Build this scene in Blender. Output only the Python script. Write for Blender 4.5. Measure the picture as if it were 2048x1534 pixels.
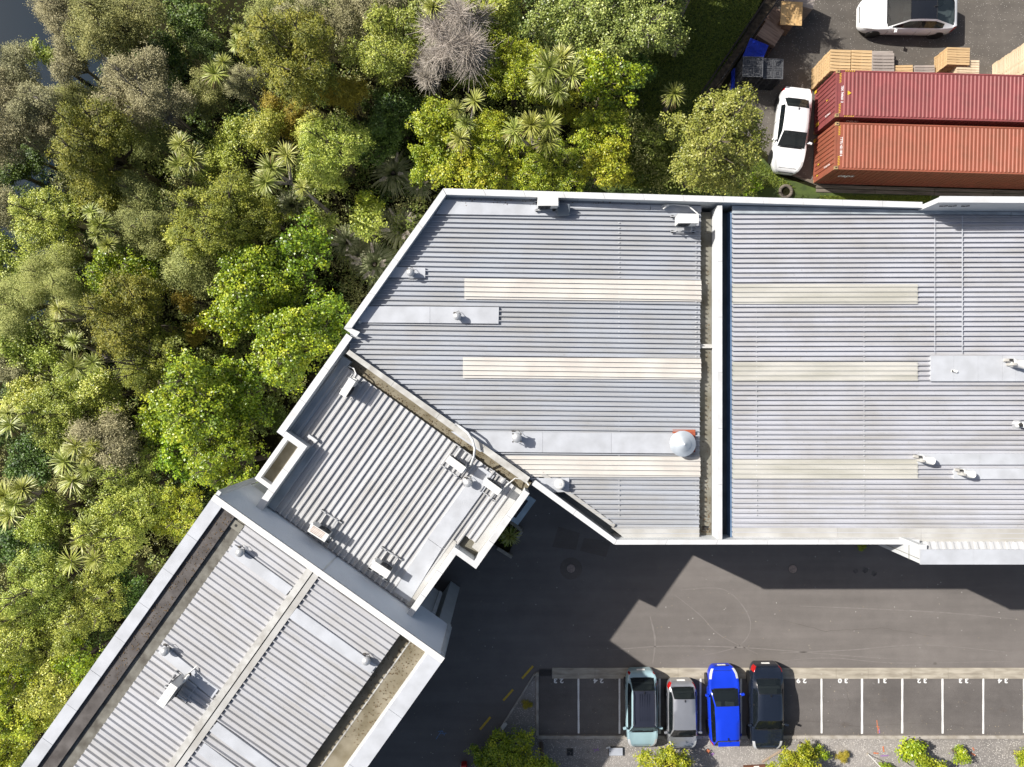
import bpy, bmesh, math, random
import numpy as np
from mathutils import Vector, Matrix

random.seed(7)
rng = np.random.default_rng(7)
for o in list(bpy.data.objects):
    bpy.data.objects.remove(o)
scene = bpy.context.scene
col = scene.collection

# ------------------------------------------------------------------ camera, sky, sun, exposure
H_CAM = 39.6            # drone height above the car park, metres
F_PX = 1420.0           # focal length in photo pixels (photo is 2048 px wide)
cam_data = bpy.data.cameras.new('camera')
cam = bpy.data.objects.new('camera', cam_data)
col.objects.link(cam)
cam.location = (0, 0, H_CAM)
cam.rotation_euler = (0, 0, 0)
cam_data.sensor_width = 36.0
cam_data.lens = F_PX / 2048 * 36.0
cam_data.clip_start = 0.5
cam_data.clip_end = 2000
scene.camera = cam

SHX, SHY = 1.055, -0.5          # shadow offset on flat ground per metre of height
sun_dir = Vector((SHX, SHY, -1)).normalized()
world = bpy.data.worlds.new('World')
scene.world = world
world.use_nodes = True
wn = world.node_tree.nodes
wl = world.node_tree.links
wn.clear()
sky = wn.new('ShaderNodeTexSky')
sky.sky_type = 'NISHITA'
sky.sun_disc = False
sky.sun_elevation = math.asin(-sun_dir.z)
sky.sun_rotation = math.atan2(-SHX, -SHY)
sky.altitude = 50
sky.air_density = 1.0
sky.dust_density = 3.5
sky.ozone_density = 0.6
bg = wn.new('ShaderNodeBackground')
bg.inputs['Strength'].default_value = 0.068
wo = wn.new('ShaderNodeOutputWorld')
wl.new(sky.outputs[0], bg.inputs[0])
wl.new(bg.outputs[0], wo.inputs[0])
sun_data = bpy.data.lights.new('sun', 'SUN')
sun_data.energy = 4.8
sun_data.angle = math.radians(0.5)
sun_data.color = (1.0, 0.955, 0.89)
sun = bpy.data.objects.new('sun', sun_data)
col.objects.link(sun)
sun.location = (-60, 28, 60)
sun.rotation_euler = sun_dir.to_track_quat('-Z', 'Y').to_euler()

scene.view_settings.view_transform = 'Standard'
scene.view_settings.look = 'None'
scene.view_settings.gamma = 1.0
scene.view_settings.use_curve_mapping = False
scene.view_settings.exposure = 0.60
scene.render.engine = 'CYCLES'
scene.cycles.max_bounces = 6
scene.cycles.diffuse_bounces = 3
scene.cycles.glossy_bounces = 3
scene.cycles.transmission_bounces = 4
scene.cycles.transparent_max_bounces = 6

# ------------------------------------------------------------------ survey helpers
def W(px, py, z=0.0):
    """survey point: where the photo's sight line meets height z"""
    k = (H_CAM - z) / F_PX
    return Vector(((px - 1024) * k, (767 - py) * k, z))

def W2(px, py, z=0.0):
    p = W(px, py, z)
    return (p.x, p.y)

# ------------------------------------------------------------------ object helpers
def tag(o, label=None, cat=None, group=None, kind=None):
    if label: o['label'] = label
    if cat: o['category'] = cat
    if group: o['group'] = group
    if kind: o['kind'] = kind
    return o

def thing(name, label, cat, loc=(0, 0, 0), rz=0.0, group=None):
    o = bpy.data.objects.new(name, None)
    o.empty_display_size = 0.3
    col.objects.link(o)
    o.location = loc
    o.rotation_euler = (0, 0, rz)
    return tag(o, label, cat, group)

class MB:
    """collects geometry; build() links it as one mesh object"""
    def __init__(self):
        self.v = []; self.f = []; self.m = []; self.mi = 0
    def add(self, vs, fs):
        b = len(self.v)
        self.v.extend([tuple(p) for p in vs])
        for f in fs:
            self.f.append(tuple(b + i for i in f)); self.m.append(self.mi)
        return self
    def prism(self, poly, z0, z1):
        """vertical prism over a 2D polygon (either winding); z1 may be a list of heights"""
        a = sum(poly[i][0] * poly[(i + 1) % len(poly)][1] - poly[(i + 1) % len(poly)][0] * poly[i][1] for i in range(len(poly)))
        zt = list(z1) if isinstance(z1, (list, tuple)) else [z1] * len(poly)
        poly = list(poly)
        if a < 0:
            poly.reverse(); zt.reverse()
        n = len(poly)
        vs = [(p[0], p[1], z0) for p in poly] + [(p[0], p[1], z) for p, z in zip(poly, zt)]
        fs = [tuple(range(n - 1, -1, -1)), tuple(range(n, 2 * n))]
        fs += [(i, (i + 1) % n, n + (i + 1) % n, n + i) for i in range(n)]
        return self.add(vs, fs)
    def box(self, c, s, rz=0.0, ry=0.0, rx=0.0, M=None):
        hx, hy, hz = s[0] / 2, s[1] / 2, s[2] / 2
        R = Matrix.Rotation(rz, 3, 'Z') @ Matrix.Rotation(ry, 3, 'Y') @ Matrix.Rotation(rx, 3, 'X') if M is None else M
        c = Vector(c)
        vs = [c + R @ Vector((x, y, z)) for z in (-hz, hz) for y in (-hy, hy) for x in (-hx, hx)]
        return self.add(vs, [(0, 2, 3, 1), (4, 5, 7, 6), (0, 1, 5, 4), (2, 6, 7, 3), (0, 4, 6, 2), (1, 3, 7, 5)])
    def beam(self, a, b, w, h, up=(0, 0, 1)):
        a = Vector(a); b = Vector(b); d = (b - a); L = d.length; d.normalize()
        u = Vector(up)
        if abs(d.dot(u)) > 0.98: u = Vector((1, 0, 0))
        s = d.cross(u).normalized(); u = s.cross(d)
        M = Matrix((d, s, u)).transposed()
        return self.box((a + b) / 2, (L, w, h), M=M)
    def tube(self, pts, rad, n=8, cap=True):
        pts = [Vector(p) for p in pts]
        rads = rad if isinstance(rad, (list, tuple)) else [rad] * len(pts)
        vs = []; fs = []
        for i, p in enumerate(pts):
            d = (pts[min(i + 1, len(pts) - 1)] - pts[max(i - 1, 0)]).normalized()
            u = Vector((0, 0, 1)) if abs(d.z) < 0.95 else Vector((1, 0, 0))
            s = d.cross(u).normalized(); t = s.cross(d)
            for k in range(n):
                a = 2 * math.pi * k / n
                vs.append(p + (s * math.cos(a) + t * math.sin(a)) * rads[i])
        for i in range(len(pts) - 1):
            for k in range(n):
                k2 = (k + 1) % n
                fs.append((i * n + k, i * n + k2, (i + 1) * n + k2, (i + 1) * n + k))
        if cap:
            fs.append(tuple(range(n))); fs.append(tuple((len(pts) - 1) * n + k for k in range(n - 1, -1, -1)))
        return self.add(vs, fs)
    def lathe(self, c, prof, n=20):
        """prof: list of (radius, z) from bottom to top, round a vertical axis at c"""
        vs = []; fs = []
        for r, z in prof:
            for k in range(n):
                a = 2 * math.pi * k / n
                vs.append((c[0] + r * math.cos(a), c[1] + r * math.sin(a), c[2] + z))
        for i in range(len(prof) - 1):
            for k in range(n):
                k2 = (k + 1) % n
                fs.append((i * n + k, i * n + k2, (i + 1) * n + k2, (i + 1) * n + k))
        fs.append(tuple(range(n - 1, -1, -1)))
        fs.append(tuple((len(prof) - 1) * n + k for k in range(n)))
        return self.add(vs, fs)
    def mesh(self, name, mats):
        me = bpy.data.meshes.new(name)
        me.from_pydata(self.v, [], self.f)
        for m in (mats if isinstance(mats, (list, tuple)) else [mats]):
            me.materials.append(m)
        if self.mi or any(self.m):
            me.polygons.foreach_set('material_index', self.m)
        me.update()
        return me
    def build(self, name, mats, parent=None, smooth=False, bevel=0.0, keep=False):
        me = self.mesh(name, mats)
        if smooth:
            me.polygons.foreach_set('use_smooth', [True] * len(me.polygons))
        o = bpy.data.objects.new(name, me)
        col.objects.link(o)
        if parent is not None:
            o.parent = parent
            if keep: o.matrix_parent_inverse = parent.matrix_basis.inverted()
        if bevel:
            b = o.modifiers.new('edge', 'BEVEL'); b.width = bevel; b.segments = 2; b.limit_method = 'ANGLE'
        return o

def copy_tree(o, parent=None):
    c = o.copy(); col.objects.link(c)
    c.parent = parent
    for ch in o.children:
        copy_tree(ch, c)
    return c

def inst(name, me, parent=None, loc=(0, 0, 0), rot=(0, 0, 0), scale=(1, 1, 1)):
    o = bpy.data.objects.new(name, me); col.objects.link(o)
    if parent is not None: o.parent = parent
    o.location = loc; o.rotation_euler = rot
    o.scale = scale if isinstance(scale, (tuple, list)) else (scale,) * 3
    return o

def text_mesh(body, size, mat, name, thick=0.0, bold=0.0):
    cu = bpy.data.curves.new(name, 'FONT')
    cu.body = body; cu.size = size; cu.align_x = 'CENTER'; cu.align_y = 'CENTER'
    cu.extrude = thick; cu.offset = bold; cu.resolution_u = 2
    t = bpy.data.objects.new(name, cu); col.objects.link(t)
    dg = bpy.context.evaluated_depsgraph_get()
    me = bpy.data.meshes.new_from_object(t.evaluated_get(dg))
    bpy.data.objects.remove(t)
    me.materials.clear(); me.materials.append(mat)
    return me

def clip_half(poly, a, b, c):
    """keep the part of poly with a*x+b*y<=c"""
    out = []
    for i in range(len(poly)):
        p, q = poly[i], poly[(i + 1) % len(poly)]
        dp = a * p[0] + b * p[1] - c; dq = a * q[0] + b * q[1] - c
        if dp <= 0: out.append(p)
        if (dp < 0 < dq) or (dq < 0 < dp):
            t = dp / (dp - dq)
            out.append((p[0] + (q[0] - p[0]) * t, p[1] + (q[1] - p[1]) * t))
    return out

def inset_poly(poly, d):
    cx = sum(p[0] for p in poly) / len(poly); cy = sum(p[1] for p in poly) / len(poly)
    out = []
    for p in poly:
        v = Vector((cx - p[0], cy - p[1])); L = v.length
        out.append((p[0] + v.x / L * d, p[1] + v.y / L * d))
    return out

# ------------------------------------------------------------------ materials
def pmat(name, c, rough=0.6, var=0.12, scale=1.5, bump=0.0, bscale=30.0, metal=0.0, c2=None, spec=0.5,
         stretch=(1, 1, 1), objvar=0.0, detail=6, thr=(0.35, 0.65), coat=0.0):
    m = bpy.data.materials.new(name); m.use_nodes = True
    nt = m.node_tree; n = nt.nodes; l = nt.links
    b = n['Principled BSDF']
    b.inputs['Roughness'].default_value = rough
    b.inputs['Metallic'].default_value = metal
    b.inputs['Specular IOR Level'].default_value = spec
    if coat:
        b.inputs['Coat Weight'].default_value = coat; b.inputs['Coat Roughness'].default_value = 0.06
    tc = n.new('ShaderNodeTexCoord'); mp = n.new('ShaderNodeMapping')
    mp.inputs['Scale'].default_value = stretch
    l.new(tc.outputs['Object'], mp.inputs['Vector'])
    no = n.new('ShaderNodeTexNoise'); no.inputs['Scale'].default_value = scale; no.inputs['Detail'].default_value = detail
    l.new(mp.outputs[0], no.inputs['Vector'])
    ra = n.new('ShaderNodeValToRGB')
    ra.color_ramp.elements[0].position = thr[0]; ra.color_ramp.elements[1].position = thr[1]
    d = c2 if c2 else tuple(x * (1 - var) for x in c)
    e = c if c2 else tuple(min(1, x * (1 + var)) for x in c)
    ra.color_ramp.elements[0].color = (*d, 1); ra.color_ramp.elements[1].color = (*e, 1)
    l.new(no.outputs['Fac'], ra.inputs[0])
    out = ra.outputs[0]
    if objvar:
        oi = n.new('ShaderNodeObjectInfo'); hs = n.new('ShaderNodeHueSaturation')
        mr = n.new('ShaderNodeMapRange'); mr.inputs[3].default_value = 1 - objvar; mr.inputs[4].default_value = 1 + objvar
        l.new(oi.outputs['Random'], mr.inputs[0]); l.new(mr.outputs[0], hs.inputs['Value']); l.new(out, hs.inputs['Color'])
        out = hs.outputs[0]
    l.new(out, b.inputs['Base Color'])
    if bump:
        nb = n.new('ShaderNodeTexNoise'); nb.inputs['Scale'].default_value = bscale; nb.inputs['Detail'].default_value = 4
        l.new(tc.outputs['Object'], nb.inputs['Vector'])
        bp = n.new('ShaderNodeBump'); bp.inputs['Strength'].default_value = bump; bp.inputs['Distance'].default_value = 0.02
        l.new(nb.outputs['Fac'], bp.inputs['Height']); l.new(bp.outputs[0], b.inputs['Normal'])
    return m

def asphalt_mat(name, base, speck=(0.4, 0.39, 0.37), speck_amt=0.02, stain=0.25, speck_scale=28.0, patch=0.12):
    """rolled asphalt: broad stains, fine grain, scattered pale stones"""
    m = bpy.data.materials.new(name); m.use_nodes = True
    nt = m.node_tree; n = nt.nodes; l = nt.links; b = n['Principled BSDF']
    b.inputs['Roughness'].default_value = 0.9; b.inputs['Specular IOR Level'].default_value = 0.25
    tc = n.new('ShaderNodeTexCoord')
    def noise(s, det=5, rough=0.6, v=None):
        t = n.new('ShaderNodeTexNoise'); t.inputs['Scale'].default_value = s; t.inputs['Detail'].default_value = det
        t.inputs['Roughness'].default_value = rough
        l.new(v if v else tc.outputs['Object'], t.inputs['Vector']); return t.outputs['Fac']
    def rng_(f, a, bb, lo, hi):
        r = n.new('ShaderNodeMapRange'); r.inputs[1].default_value = a; r.inputs[2].default_value = bb
        r.inputs[3].default_value = lo; r.inputs[4].default_value = hi; l.new(f, r.inputs[0]); return r.outputs[0]
    def mul(a, bb):
        r = n.new('ShaderNodeMath'); r.operation = 'MULTIPLY'; l.new(a, r.inputs[0]); l.new(bb, r.inputs[1]); return r.outputs[0]
    f = mul(rng_(noise(patch), 0.35, 0.65, 1 - stain, 1 + stain), rng_(noise(1.3, 8, 0.7), 0.3, 0.7, 1 - stain * 0.5, 1 + stain * 0.5))
    f = mul(f, rng_(noise(45, 2), 0.25, 0.75, 0.72, 1.28))
    mp = n.new('ShaderNodeMapping'); mp.inputs['Scale'].default_value = (0.07, 1.0, 1.0)
    l.new(tc.outputs['Object'], mp.inputs[0])
    f = mul(f, rng_(noise(1.6, 4, 0.55, mp.outputs[0]), 0.35, 0.65, 0.93, 1.07))
    vm = n.new('ShaderNodeVectorMath'); vm.operation = 'SCALE'; vm.inputs[0].default_value = base
    l.new(f, vm.inputs['Scale'])
    vo = n.new('ShaderNodeTexVoronoi'); vo.inputs['Scale'].default_value = speck_scale
    l.new(tc.outputs['Object'], vo.inputs['Vector'])
    wn_ = n.new('ShaderNodeSeparateColor'); l.new(vo.outputs['Color'], wn_.inputs[0])
    lt = n.new('ShaderNodeMath'); lt.operation = 'LESS_THAN'; lt.inputs[1].default_value = speck_amt
    l.new(wn_.outputs[0], lt.inputs[0])
    l2 = n.new('ShaderNodeMath'); l2.operation = 'LESS_THAN'; l2.inputs[1].default_value = 0.32
    l.new(vo.outputs['Distance'], l2.inputs[0])
    mx = n.new('ShaderNodeMix'); mx.data_type = 'RGBA'
    l.new(mul(lt.outputs[0], l2.outputs[0]), mx.inputs[0]); l.new(vm.outputs[0], mx.inputs[6]); mx.inputs[7].default_value = (*speck, 1)
    l.new(mx.outputs[2], b.inputs['Base Color'])
    bp = n.new('ShaderNodeBump'); bp.inputs['Strength'].default_value = 0.5; bp.inputs['Distance'].default_value = 0.01
    l.new(noise(60, 3), bp.inputs['Height']); l.new(bp.outputs[0], b.inputs['Normal'])
    return m

def roof_mat(name, c, ang, rough=0.42, dirt=0.14, warm=(0.42, 0.40, 0.36), objvar=0.04):
    """painted long-run steel: dirt streaks run along the ribs (ang), soft blotches"""
    m = bpy.data.materials.new(name); m.use_nodes = True
    nt = m.node_tree; n = nt.nodes; l = nt.links; b = n['Principled BSDF']
    b.inputs['Roughness'].default_value = rough; b.inputs['Metallic'].default_value = 0.0
    b.inputs['Specular IOR Level'].default_value = 0.5
    tc = n.new('ShaderNodeTexCoord')
    mp = n.new('ShaderNodeMapping'); mp.inputs['Rotation'].default_value = (0, 0, -ang)
    l.new(tc.outputs['Object'], mp.inputs[0])
    m2 = n.new('ShaderNodeMapping'); m2.inputs['Scale'].default_value = (0.25, 7.0, 1); l.new(mp.outputs[0], m2.inputs[0])
    a = n.new('ShaderNodeTexNoise'); a.inputs['Scale'].default_value = 1.0; a.inputs['Detail'].default_value = 6; l.new(m2.outputs[0], a.inputs['Vector'])
    c_ = n.new('ShaderNodeTexNoise'); c_.inputs['Scale'].default_value = 0.55; c_.inputs['Detail'].default_value = 7; c_.inputs['Roughness'].default_value = 0.65
    l.new(tc.outputs['Object'], c_.inputs['Vector'])
    ad = n.new('ShaderNodeMath'); ad.operation = 'ADD'; l.new(a.outputs['Fac'], ad.inputs[0]); l.new(c_.outputs['Fac'], ad.inputs[1])
    mr = n.new('ShaderNodeMapRange'); mr.inputs[1].default_value = 0.85; mr.inputs[2].default_value = 1.3; mr.inputs[3].default_value = 0.0; mr.inputs[4].default_value = 1.0
    l.new(ad.outputs[0], mr.inputs[0])
    mx = n.new('ShaderNodeMix'); mx.data_type = 'RGBA'
    mx.inputs[6].default_value = (*c, 1)
    mx.inputs[7].default_value = (*[x * (1 - dirt * 2) * 0.6 + w * 0.4 for x, w in zip(c, warm)], 1)
    l.new(mr.outputs[0], mx.inputs[0])
    sp = n.new('ShaderNodeTexNoise'); sp.inputs['Scale'].default_value = 9.0; sp.inputs['Detail'].default_value = 5; l.new(tc.outputs['Object'], sp.inputs['Vector'])
    sr = n.new('ShaderNodeMapRange'); sr.inputs[1].default_value = 0.64; sr.inputs[2].default_value = 0.74; sr.inputs[3].default_value = 0.0; sr.inputs[4].default_value = 0.55
    l.new(sp.outputs['Fac'], sr.inputs[0])
    mx2 = n.new('ShaderNodeMix'); mx2.data_type = 'RGBA'; mx2.inputs[7].default_value = (*[w * 0.62 for w in warm], 1)
    l.new(sr.outputs[0], mx2.inputs[0]); l.new(mx.outputs[2], mx2.inputs[6]); mx = mx2
    oi = n.new('ShaderNodeObjectInfo'); hs = n.new('ShaderNodeHueSaturation')
    m3 = n.new('ShaderNodeMapRange'); m3.inputs[3].default_value = 1 - objvar; m3.inputs[4].default_value = 1 + objvar
    l.new(oi.outputs['Random'], m3.inputs[0]); l.new(m3.outputs[0], hs.inputs['Value']); l.new(mx.outputs[2], hs.inputs['Color'])
    l.new(hs.outputs[0], b.inputs['Base Color'])
    return m

def leaf_mat(name, cols, transl=0.28, rough=0.5, objvar=0.12, spec=0.5):
    """foliage: colour per leaf from the 'tint' attribute through a ramp, some light through the leaf"""
    m = bpy.data.materials.new(name); m.use_nodes = True
    nt = m.node_tree; n = nt.nodes; l = nt.links; b = n['Principled BSDF']
    b.inputs['Roughness'].default_value = rough; b.inputs['Specular IOR Level'].default_value = spec
    at = n.new('ShaderNodeAttribute'); at.attribute_name = 'tint'
    ra = n.new('ShaderNodeValToRGB')
    cr = ra.color_ramp
    while len(cr.elements) < len(cols): cr.elements.new(0.5)
    for i, c in enumerate(cols):
        cr.elements[i].position = i / (len(cols) - 1); cr.elements[i].color = (*c, 1)
    l.new(at.outputs['Fac'], ra.inputs[0])
    oi = n.new('ShaderNodeObjectInfo'); hs = n.new('ShaderNodeHueSaturation')
    mr = n.new('ShaderNodeMapRange'); mr.inputs[3].default_value = 1 - objvar; mr.inputs[4].default_value = 1 + objvar
    l.new(oi.outputs['Random'], mr.inputs[0]); l.new(mr.outputs[0], hs.inputs['Value'])
    m2 = n.new('ShaderNodeMapRange'); m2.inputs[3].default_value = 0.5 - objvar * 0.12; m2.inputs[4].default_value = 0.5 + objvar * 0.12
    wh = n.new('ShaderNodeTexWhiteNoise'); wh.noise_dimensions = '1D'; l.new(oi.outputs['Random'], wh.inputs['W'])
    l.new(wh.outputs['Value'], m2.inputs[0]); l.new(m2.outputs[0], hs.inputs['Hue'])
    l.new(ra.outputs[0], hs.inputs['Color'])
    l.new(hs.outputs[0], b.inputs['Base Color'])
    tr = n.new('ShaderNodeBsdfTranslucent'); l.new(hs.outputs[0], tr.inputs['Color'])
    mx = n.new('ShaderNodeMixShader'); mx.inputs[0].default_value = transl
    l.new(b.outputs[0], mx.inputs[1]); l.new(tr.outputs[0], mx.inputs[2])
    l.new(mx.outputs[0], n['Material Output'].inputs['Surface'])
    return m

def glass_mat(name, tint, alpha=0.35):
    m = bpy.data.materials.new(name); m.use_nodes = True
    nt = m.node_tree; n = nt.nodes; l = nt.links; b = n['Principled BSDF']
    b.inputs['Base Color'].default_value = (*tint, 1); b.inputs['Roughness'].default_value = 0.04
    b.inputs['Specular IOR Level'].default_value = 0.7
    tr = n.new('ShaderNodeBsdfTransparent'); tr.inputs[0].default_value = (0.55, 0.62, 0.62, 1)
    mx = n.new('ShaderNodeMixShader'); mx.inputs[0].default_value = alpha
    l.new(b.outputs[0], mx.inputs[1]); l.new(tr.outputs[0], mx.inputs[2])
    l.new(mx.outputs[0], n['Material Output'].inputs['Surface'])
    return m
# ------------------------------------------------------------------ palette
M_COPING = pmat('coping_paint', (0.58, 0.59, 0.60), 0.5, c2=(0.47, 0.475, 0.475), scale=1.7, detail=10, thr=(0.25, 0.55), objvar=0.03)
M_COPING_OLD = pmat('weathered_coping', (0.49, 0.49, 0.47), 0.55, c2=(0.33, 0.32, 0.295), scale=2.2, detail=10, objvar=0.04)
M_WALL = pmat('wall_panel_paint', (0.52, 0.54, 0.55), 0.6, var=0.06, scale=0.8)
M_INNER = pmat('parapet_lining', (0.40, 0.44, 0.47), 0.5, c2=(0.26, 0.29, 0.31), scale=1.1)
M_FLASH = pmat('flashing_steel', (0.47, 0.49, 0.525), 0.42, c2=(0.395, 0.41, 0.435), scale=1.4, detail=9, objvar=0.035)
M_FLASH2 = pmat('edge_flashing', (0.45, 0.45, 0.44), 0.5, c2=(0.345, 0.335, 0.31), scale=0.8, objvar=0.03)
M_GUT_GREY = pmat('gutter_grey', (0.20, 0.195, 0.165), 0.75, c2=(0.115, 0.105, 0.075), scale=1.2)
M_GUT_TAN = pmat('gutter_tan', (0.225, 0.20, 0.145), 0.8, c2=(0.13, 0.11, 0.068), scale=1.4)
M_GUT_DARK = pmat('gutter_dark', (0.10, 0.115, 0.12), 0.6, c2=(0.06, 0.07, 0.075), scale=1.5)
M_GUT_BLUE = pmat('gutter_blue', (0.17, 0.20, 0.22), 0.5, c2=(0.11, 0.13, 0.15), scale=1.0)
M_MEMB = pmat('stained_membrane', (0.115, 0.105, 0.10), 0.85, c2=(0.05, 0.043, 0.040), scale=2.2, detail=9, thr=(0.3, 0.7))
M_MEMB2 = pmat('lichen_membrane', (0.19, 0.185, 0.16), 0.85, c2=(0.075, 0.068, 0.055), scale=2.6, detail=10, thr=(0.3, 0.7))
M_SKY_W = pmat('translucent_sheet_white', (0.57, 0.555, 0.52), 0.4, c2=(0.50, 0.475, 0.44), scale=0.7, objvar=0.02)
M_SKY_E = pmat('translucent_sheet_green', (0.485, 0.478, 0.445), 0.45, c2=(0.385, 0.378, 0.335), scale=1.0, stretch=(0.4, 2, 1))
M_DARK = pmat('black_rubber', (0.018, 0.018, 0.018), 0.8)
M_STEEL = pmat('galvanised_steel', (0.46, 0.47, 0.48), 0.38, var=0.12, scale=5, metal=0.35)
M_WHITE = pmat('white_powdercoat', (0.66, 0.66, 0.64), 0.4, var=0.04, scale=2)
M_ORANGE = pmat('orange_sealant', (0.38, 0.10, 0.04), 0.7, c2=(0.25, 0.05, 0.03), scale=6)
M_CABLE = pmat('white_conduit', (0.68, 0.68, 0.66), 0.5)

ZM, ZF, ZD, ZL = 9.15, 9.0, 9.1, 10.7      # parapet tops: main, fire wall, middle block, angled block

def quad_lerp(o0, o1, i0, i1, a, b):
    L = lambda p, q, t: (p[0] + (q[0] - p[0]) * t, p[1] + (q[1] - p[1]) * t)
    return [L(o0, o1, a), L(o0, o1, b), L(i0, i1, b), L(i0, i1, a)]

def parapet(parent, o0, o1, i0, i1, z, zb, n, mat=M_COPING, wmat=M_WALL, thick=0.07, lip=0.03, wall=True, pw=None):
    """coping (n lapped panels) over a wall; corners are 2D world points"""
    for k in range(n):
        m = MB()
        g = 0.006 / max(0.5, math.hypot(o1[0] - o0[0], o1[1] - o0[1]))
        q = quad_lerp(o0, o1, i0, i1, k / n + (g if k else 0), (k + 1) / n - (g if k < n - 1 else 0))
        m.prism(q, z - thick, z + random.uniform(-0.004, 0.004))
        m.build('coping_panel', mat, parent)
    if wall:
        m = MB()
        q = [o0, o1, i1, i0]
        c = Vector((sum(p[0] for p in q) / 4, sum(p[1] for p in q) / 4))
        w = []
        for a, b in ((o0, i0), (o1, i1), (i1, o1), (i0, o0)):
            v = Vector((b[0] - a[0], b[1] - a[1])); v.normalize()
            w.append((a[0] + v.x * lip, a[1] + v.y * lip))
        m.prism(w, zb, z - thick - 0.002)
        m.build('wall', wmat, parent)

def plane_fn(z0, p0, slope_dir, slope):
    return lambda x, y: z0 + slope * ((x - p0[0]) * slope_dir[0] + (y - p0[1]) * slope_dir[1])

def roof_sheets(parent, poly, zf, d, pitch, per, mat, prof, off=0.0, dz=0.0, name='roof_sheet'):
    """ribbed steel laid over convex poly: one object per sheet of `per` ribs; prof = [(fraction of pitch, height)]"""
    d = Vector(d).normalized(); p = Vector((-d.y, d.x))
    ss = [q[0] * p.x + q[1] * p.y for q in poly]
    s0, s1 = min(ss), max(ss)
    k0 = math.floor((s0 - off) / (pitch * per)); k1 = math.ceil((s1 - off) / (pitch * per))
    for k in range(k0, k1):
        m = MB()
        for r in range(per):
            base = off + (k * per + r) * pitch
            for (fa, ha), (fb, hb) in zip(prof[:-1], prof[1:]):
                a, b = base + fa * pitch, base + fb * pitch
                if b <= s0 or a >= s1: continue
                q = clip_half(poly, p.x, p.y, b)
                q = clip_half(q, -p.x, -p.y, -a) if q else q
                if len(q) < 3: continue
                ar = sum(q[i][0] * q[(i + 1) % len(q)][1] - q[(i + 1) % len(q)][0] * q[i][1] for i in range(len(q)))
                if abs(ar) < 1e-6: continue
                if ar < 0: q = q[::-1]
                vs = []
                for x, y in q:
                    f = (x * p.x + y * p.y - a) / (b - a)
                    vs.append((x, y, zf(x, y) + ha + (hb - ha) * min(1, max(0, f)) + dz))
                m.add(vs, [tuple(range(len(vs)))])
        if m.v: m.build(name, mat, parent)

def flat_sheet(parent, poly, zf, mat=M_FLASH, h=0.112, name='flashing_sheet', t=0.02):
    m = MB(); n = len(poly)
    a = sum(poly[i][0] * poly[(i + 1) % n][1] - poly[(i + 1) % n][0] * poly[i][1] for i in range(n))
    if a < 0: poly = poly[::-1]
    vs = [(x, y, zf(x, y) + 0.004) for x, y in poly] + [(x, y, zf(x, y) + h) for x, y in poly]
    m.add(vs, [tuple(range(n, 2 * n))] + [(i, (i + 1) % n, n + (i + 1) % n, n + i) for i in range(n)])
    return m.build(name, mat, parent)

# ================================================================== MAIN WAREHOUSE
main = thing('warehouse', 'large flat roofed pale grey warehouse with ribbed roofs either side of a fire wall', 'warehouse',
             W(1400, 750, 0))
main.location = (0, 0, 0)
P = lambda x, y, z=ZM: W2(x, y, z)
# parapets
parapet(main, P(886, 376.5), P(1845, 404), P(893, 389), P(1845, 415.5), ZM, 0, 12)
parapet(main, P(885.6, 377.5), P(688, 655.5), P(892, 389.6), P(703, 656), ZM, -1.5, 4)
m = MB(); m.prism([P(687, 656.5), P(703.5, 657), P(720, 664), P(712, 674)], ZM - 0.07, ZM + 0.003); m.build('coping_panel', M_COPING, main)
m = MB(); m.prism([P(691, 657.5), P(702, 658.5), P(717, 664.5), P(711, 672)], -1, ZM - 0.072); m.build('wall', M_WALL, main)
parapet(main, P(692, 707), P(1052, 967), P(698.5, 699.5), P(1060, 955), ZM - 0.02, 0, 4, mat=M_COPING_OLD, wmat=M_INNER)
parapet(main, P(1064, 970), P(1228.5, 1089), P(1072, 961), P(1233.5, 1080), ZM, 0, 2)
parapet(main, P(1229.5, 1089.2), P(1839, 1088.7), P(1234.5, 1079.7), P(1839, 1079), ZM, 0, 6)
# raised parapet, north
xw = P(1845.5, 404)[0]; ZR = 10.4
yo = W2(0, 392, ZR)[1]; yi = yo - 0.26
parapet(main, (xw, yo), (34, yo - 0.1), (xw, yi), (34, yi - 0.1), ZR, 0, 5)
m = MB()
for xx in (1884, 1902, 1928):
    a = W(xx, 0, 9.9).x
    m.box((a, yi - 0.1 + 0.075, 9.86), (0.16, 0.03, 0.05)); m.box((a + 0.16, yi - 0.1 + 0.075, 9.90), (0.14, 0.03, 0.05), ry=-0.5)
m.build('overflow_slot', M_DARK, main)
# raised bay projecting on the south side
xs = W2(1841, 1129, ZR)[0]; ys = W2(0, 1129, ZR)[1]; yb = ys + 0.62; ysm = P(0, 1079)[1]
for a, b in ((xs, 19.0), (19.0, 22.0), (22.0, 25.1), (25.1, 28.2), (28.2, 34)):
    m = MB(); m.prism([(a + (0.004 if a > xs else 0), ys), (b, ys), (b, yb), (a + (0.004 if a > xs else 0), yb)], ZR - 0.07, ZR); m.build('coping_panel', M_FLASH, main)
m = MB(); m.prism([(xs + 0.02, ys + 0.02), (34, ys + 0.02), (34, yb - 0.03), (xs + 0.02, yb - 0.03)], 0, ZR - 0.072); m.build('wall', M_WALL, main)
m = MB(); m.prism([(xs, yb + 0.003), (xs + 0.26, yb + 0.003), (xs + 0.26, ysm + 0.06), (xs, ysm + 0.06)], ZR - 0.07, ZR + 0.004); m.build('coping_panel', M_COPING, main)
m = MB(); m.prism([(xs + 0.02, yb - 0.028), (xs + 0.24, yb - 0.028), (xs + 0.24, ysm + 0.03), (xs + 0.02, ysm + 0.03)], 0, ZR - 0.072); m.build('wall', M_WALL, main)
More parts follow.
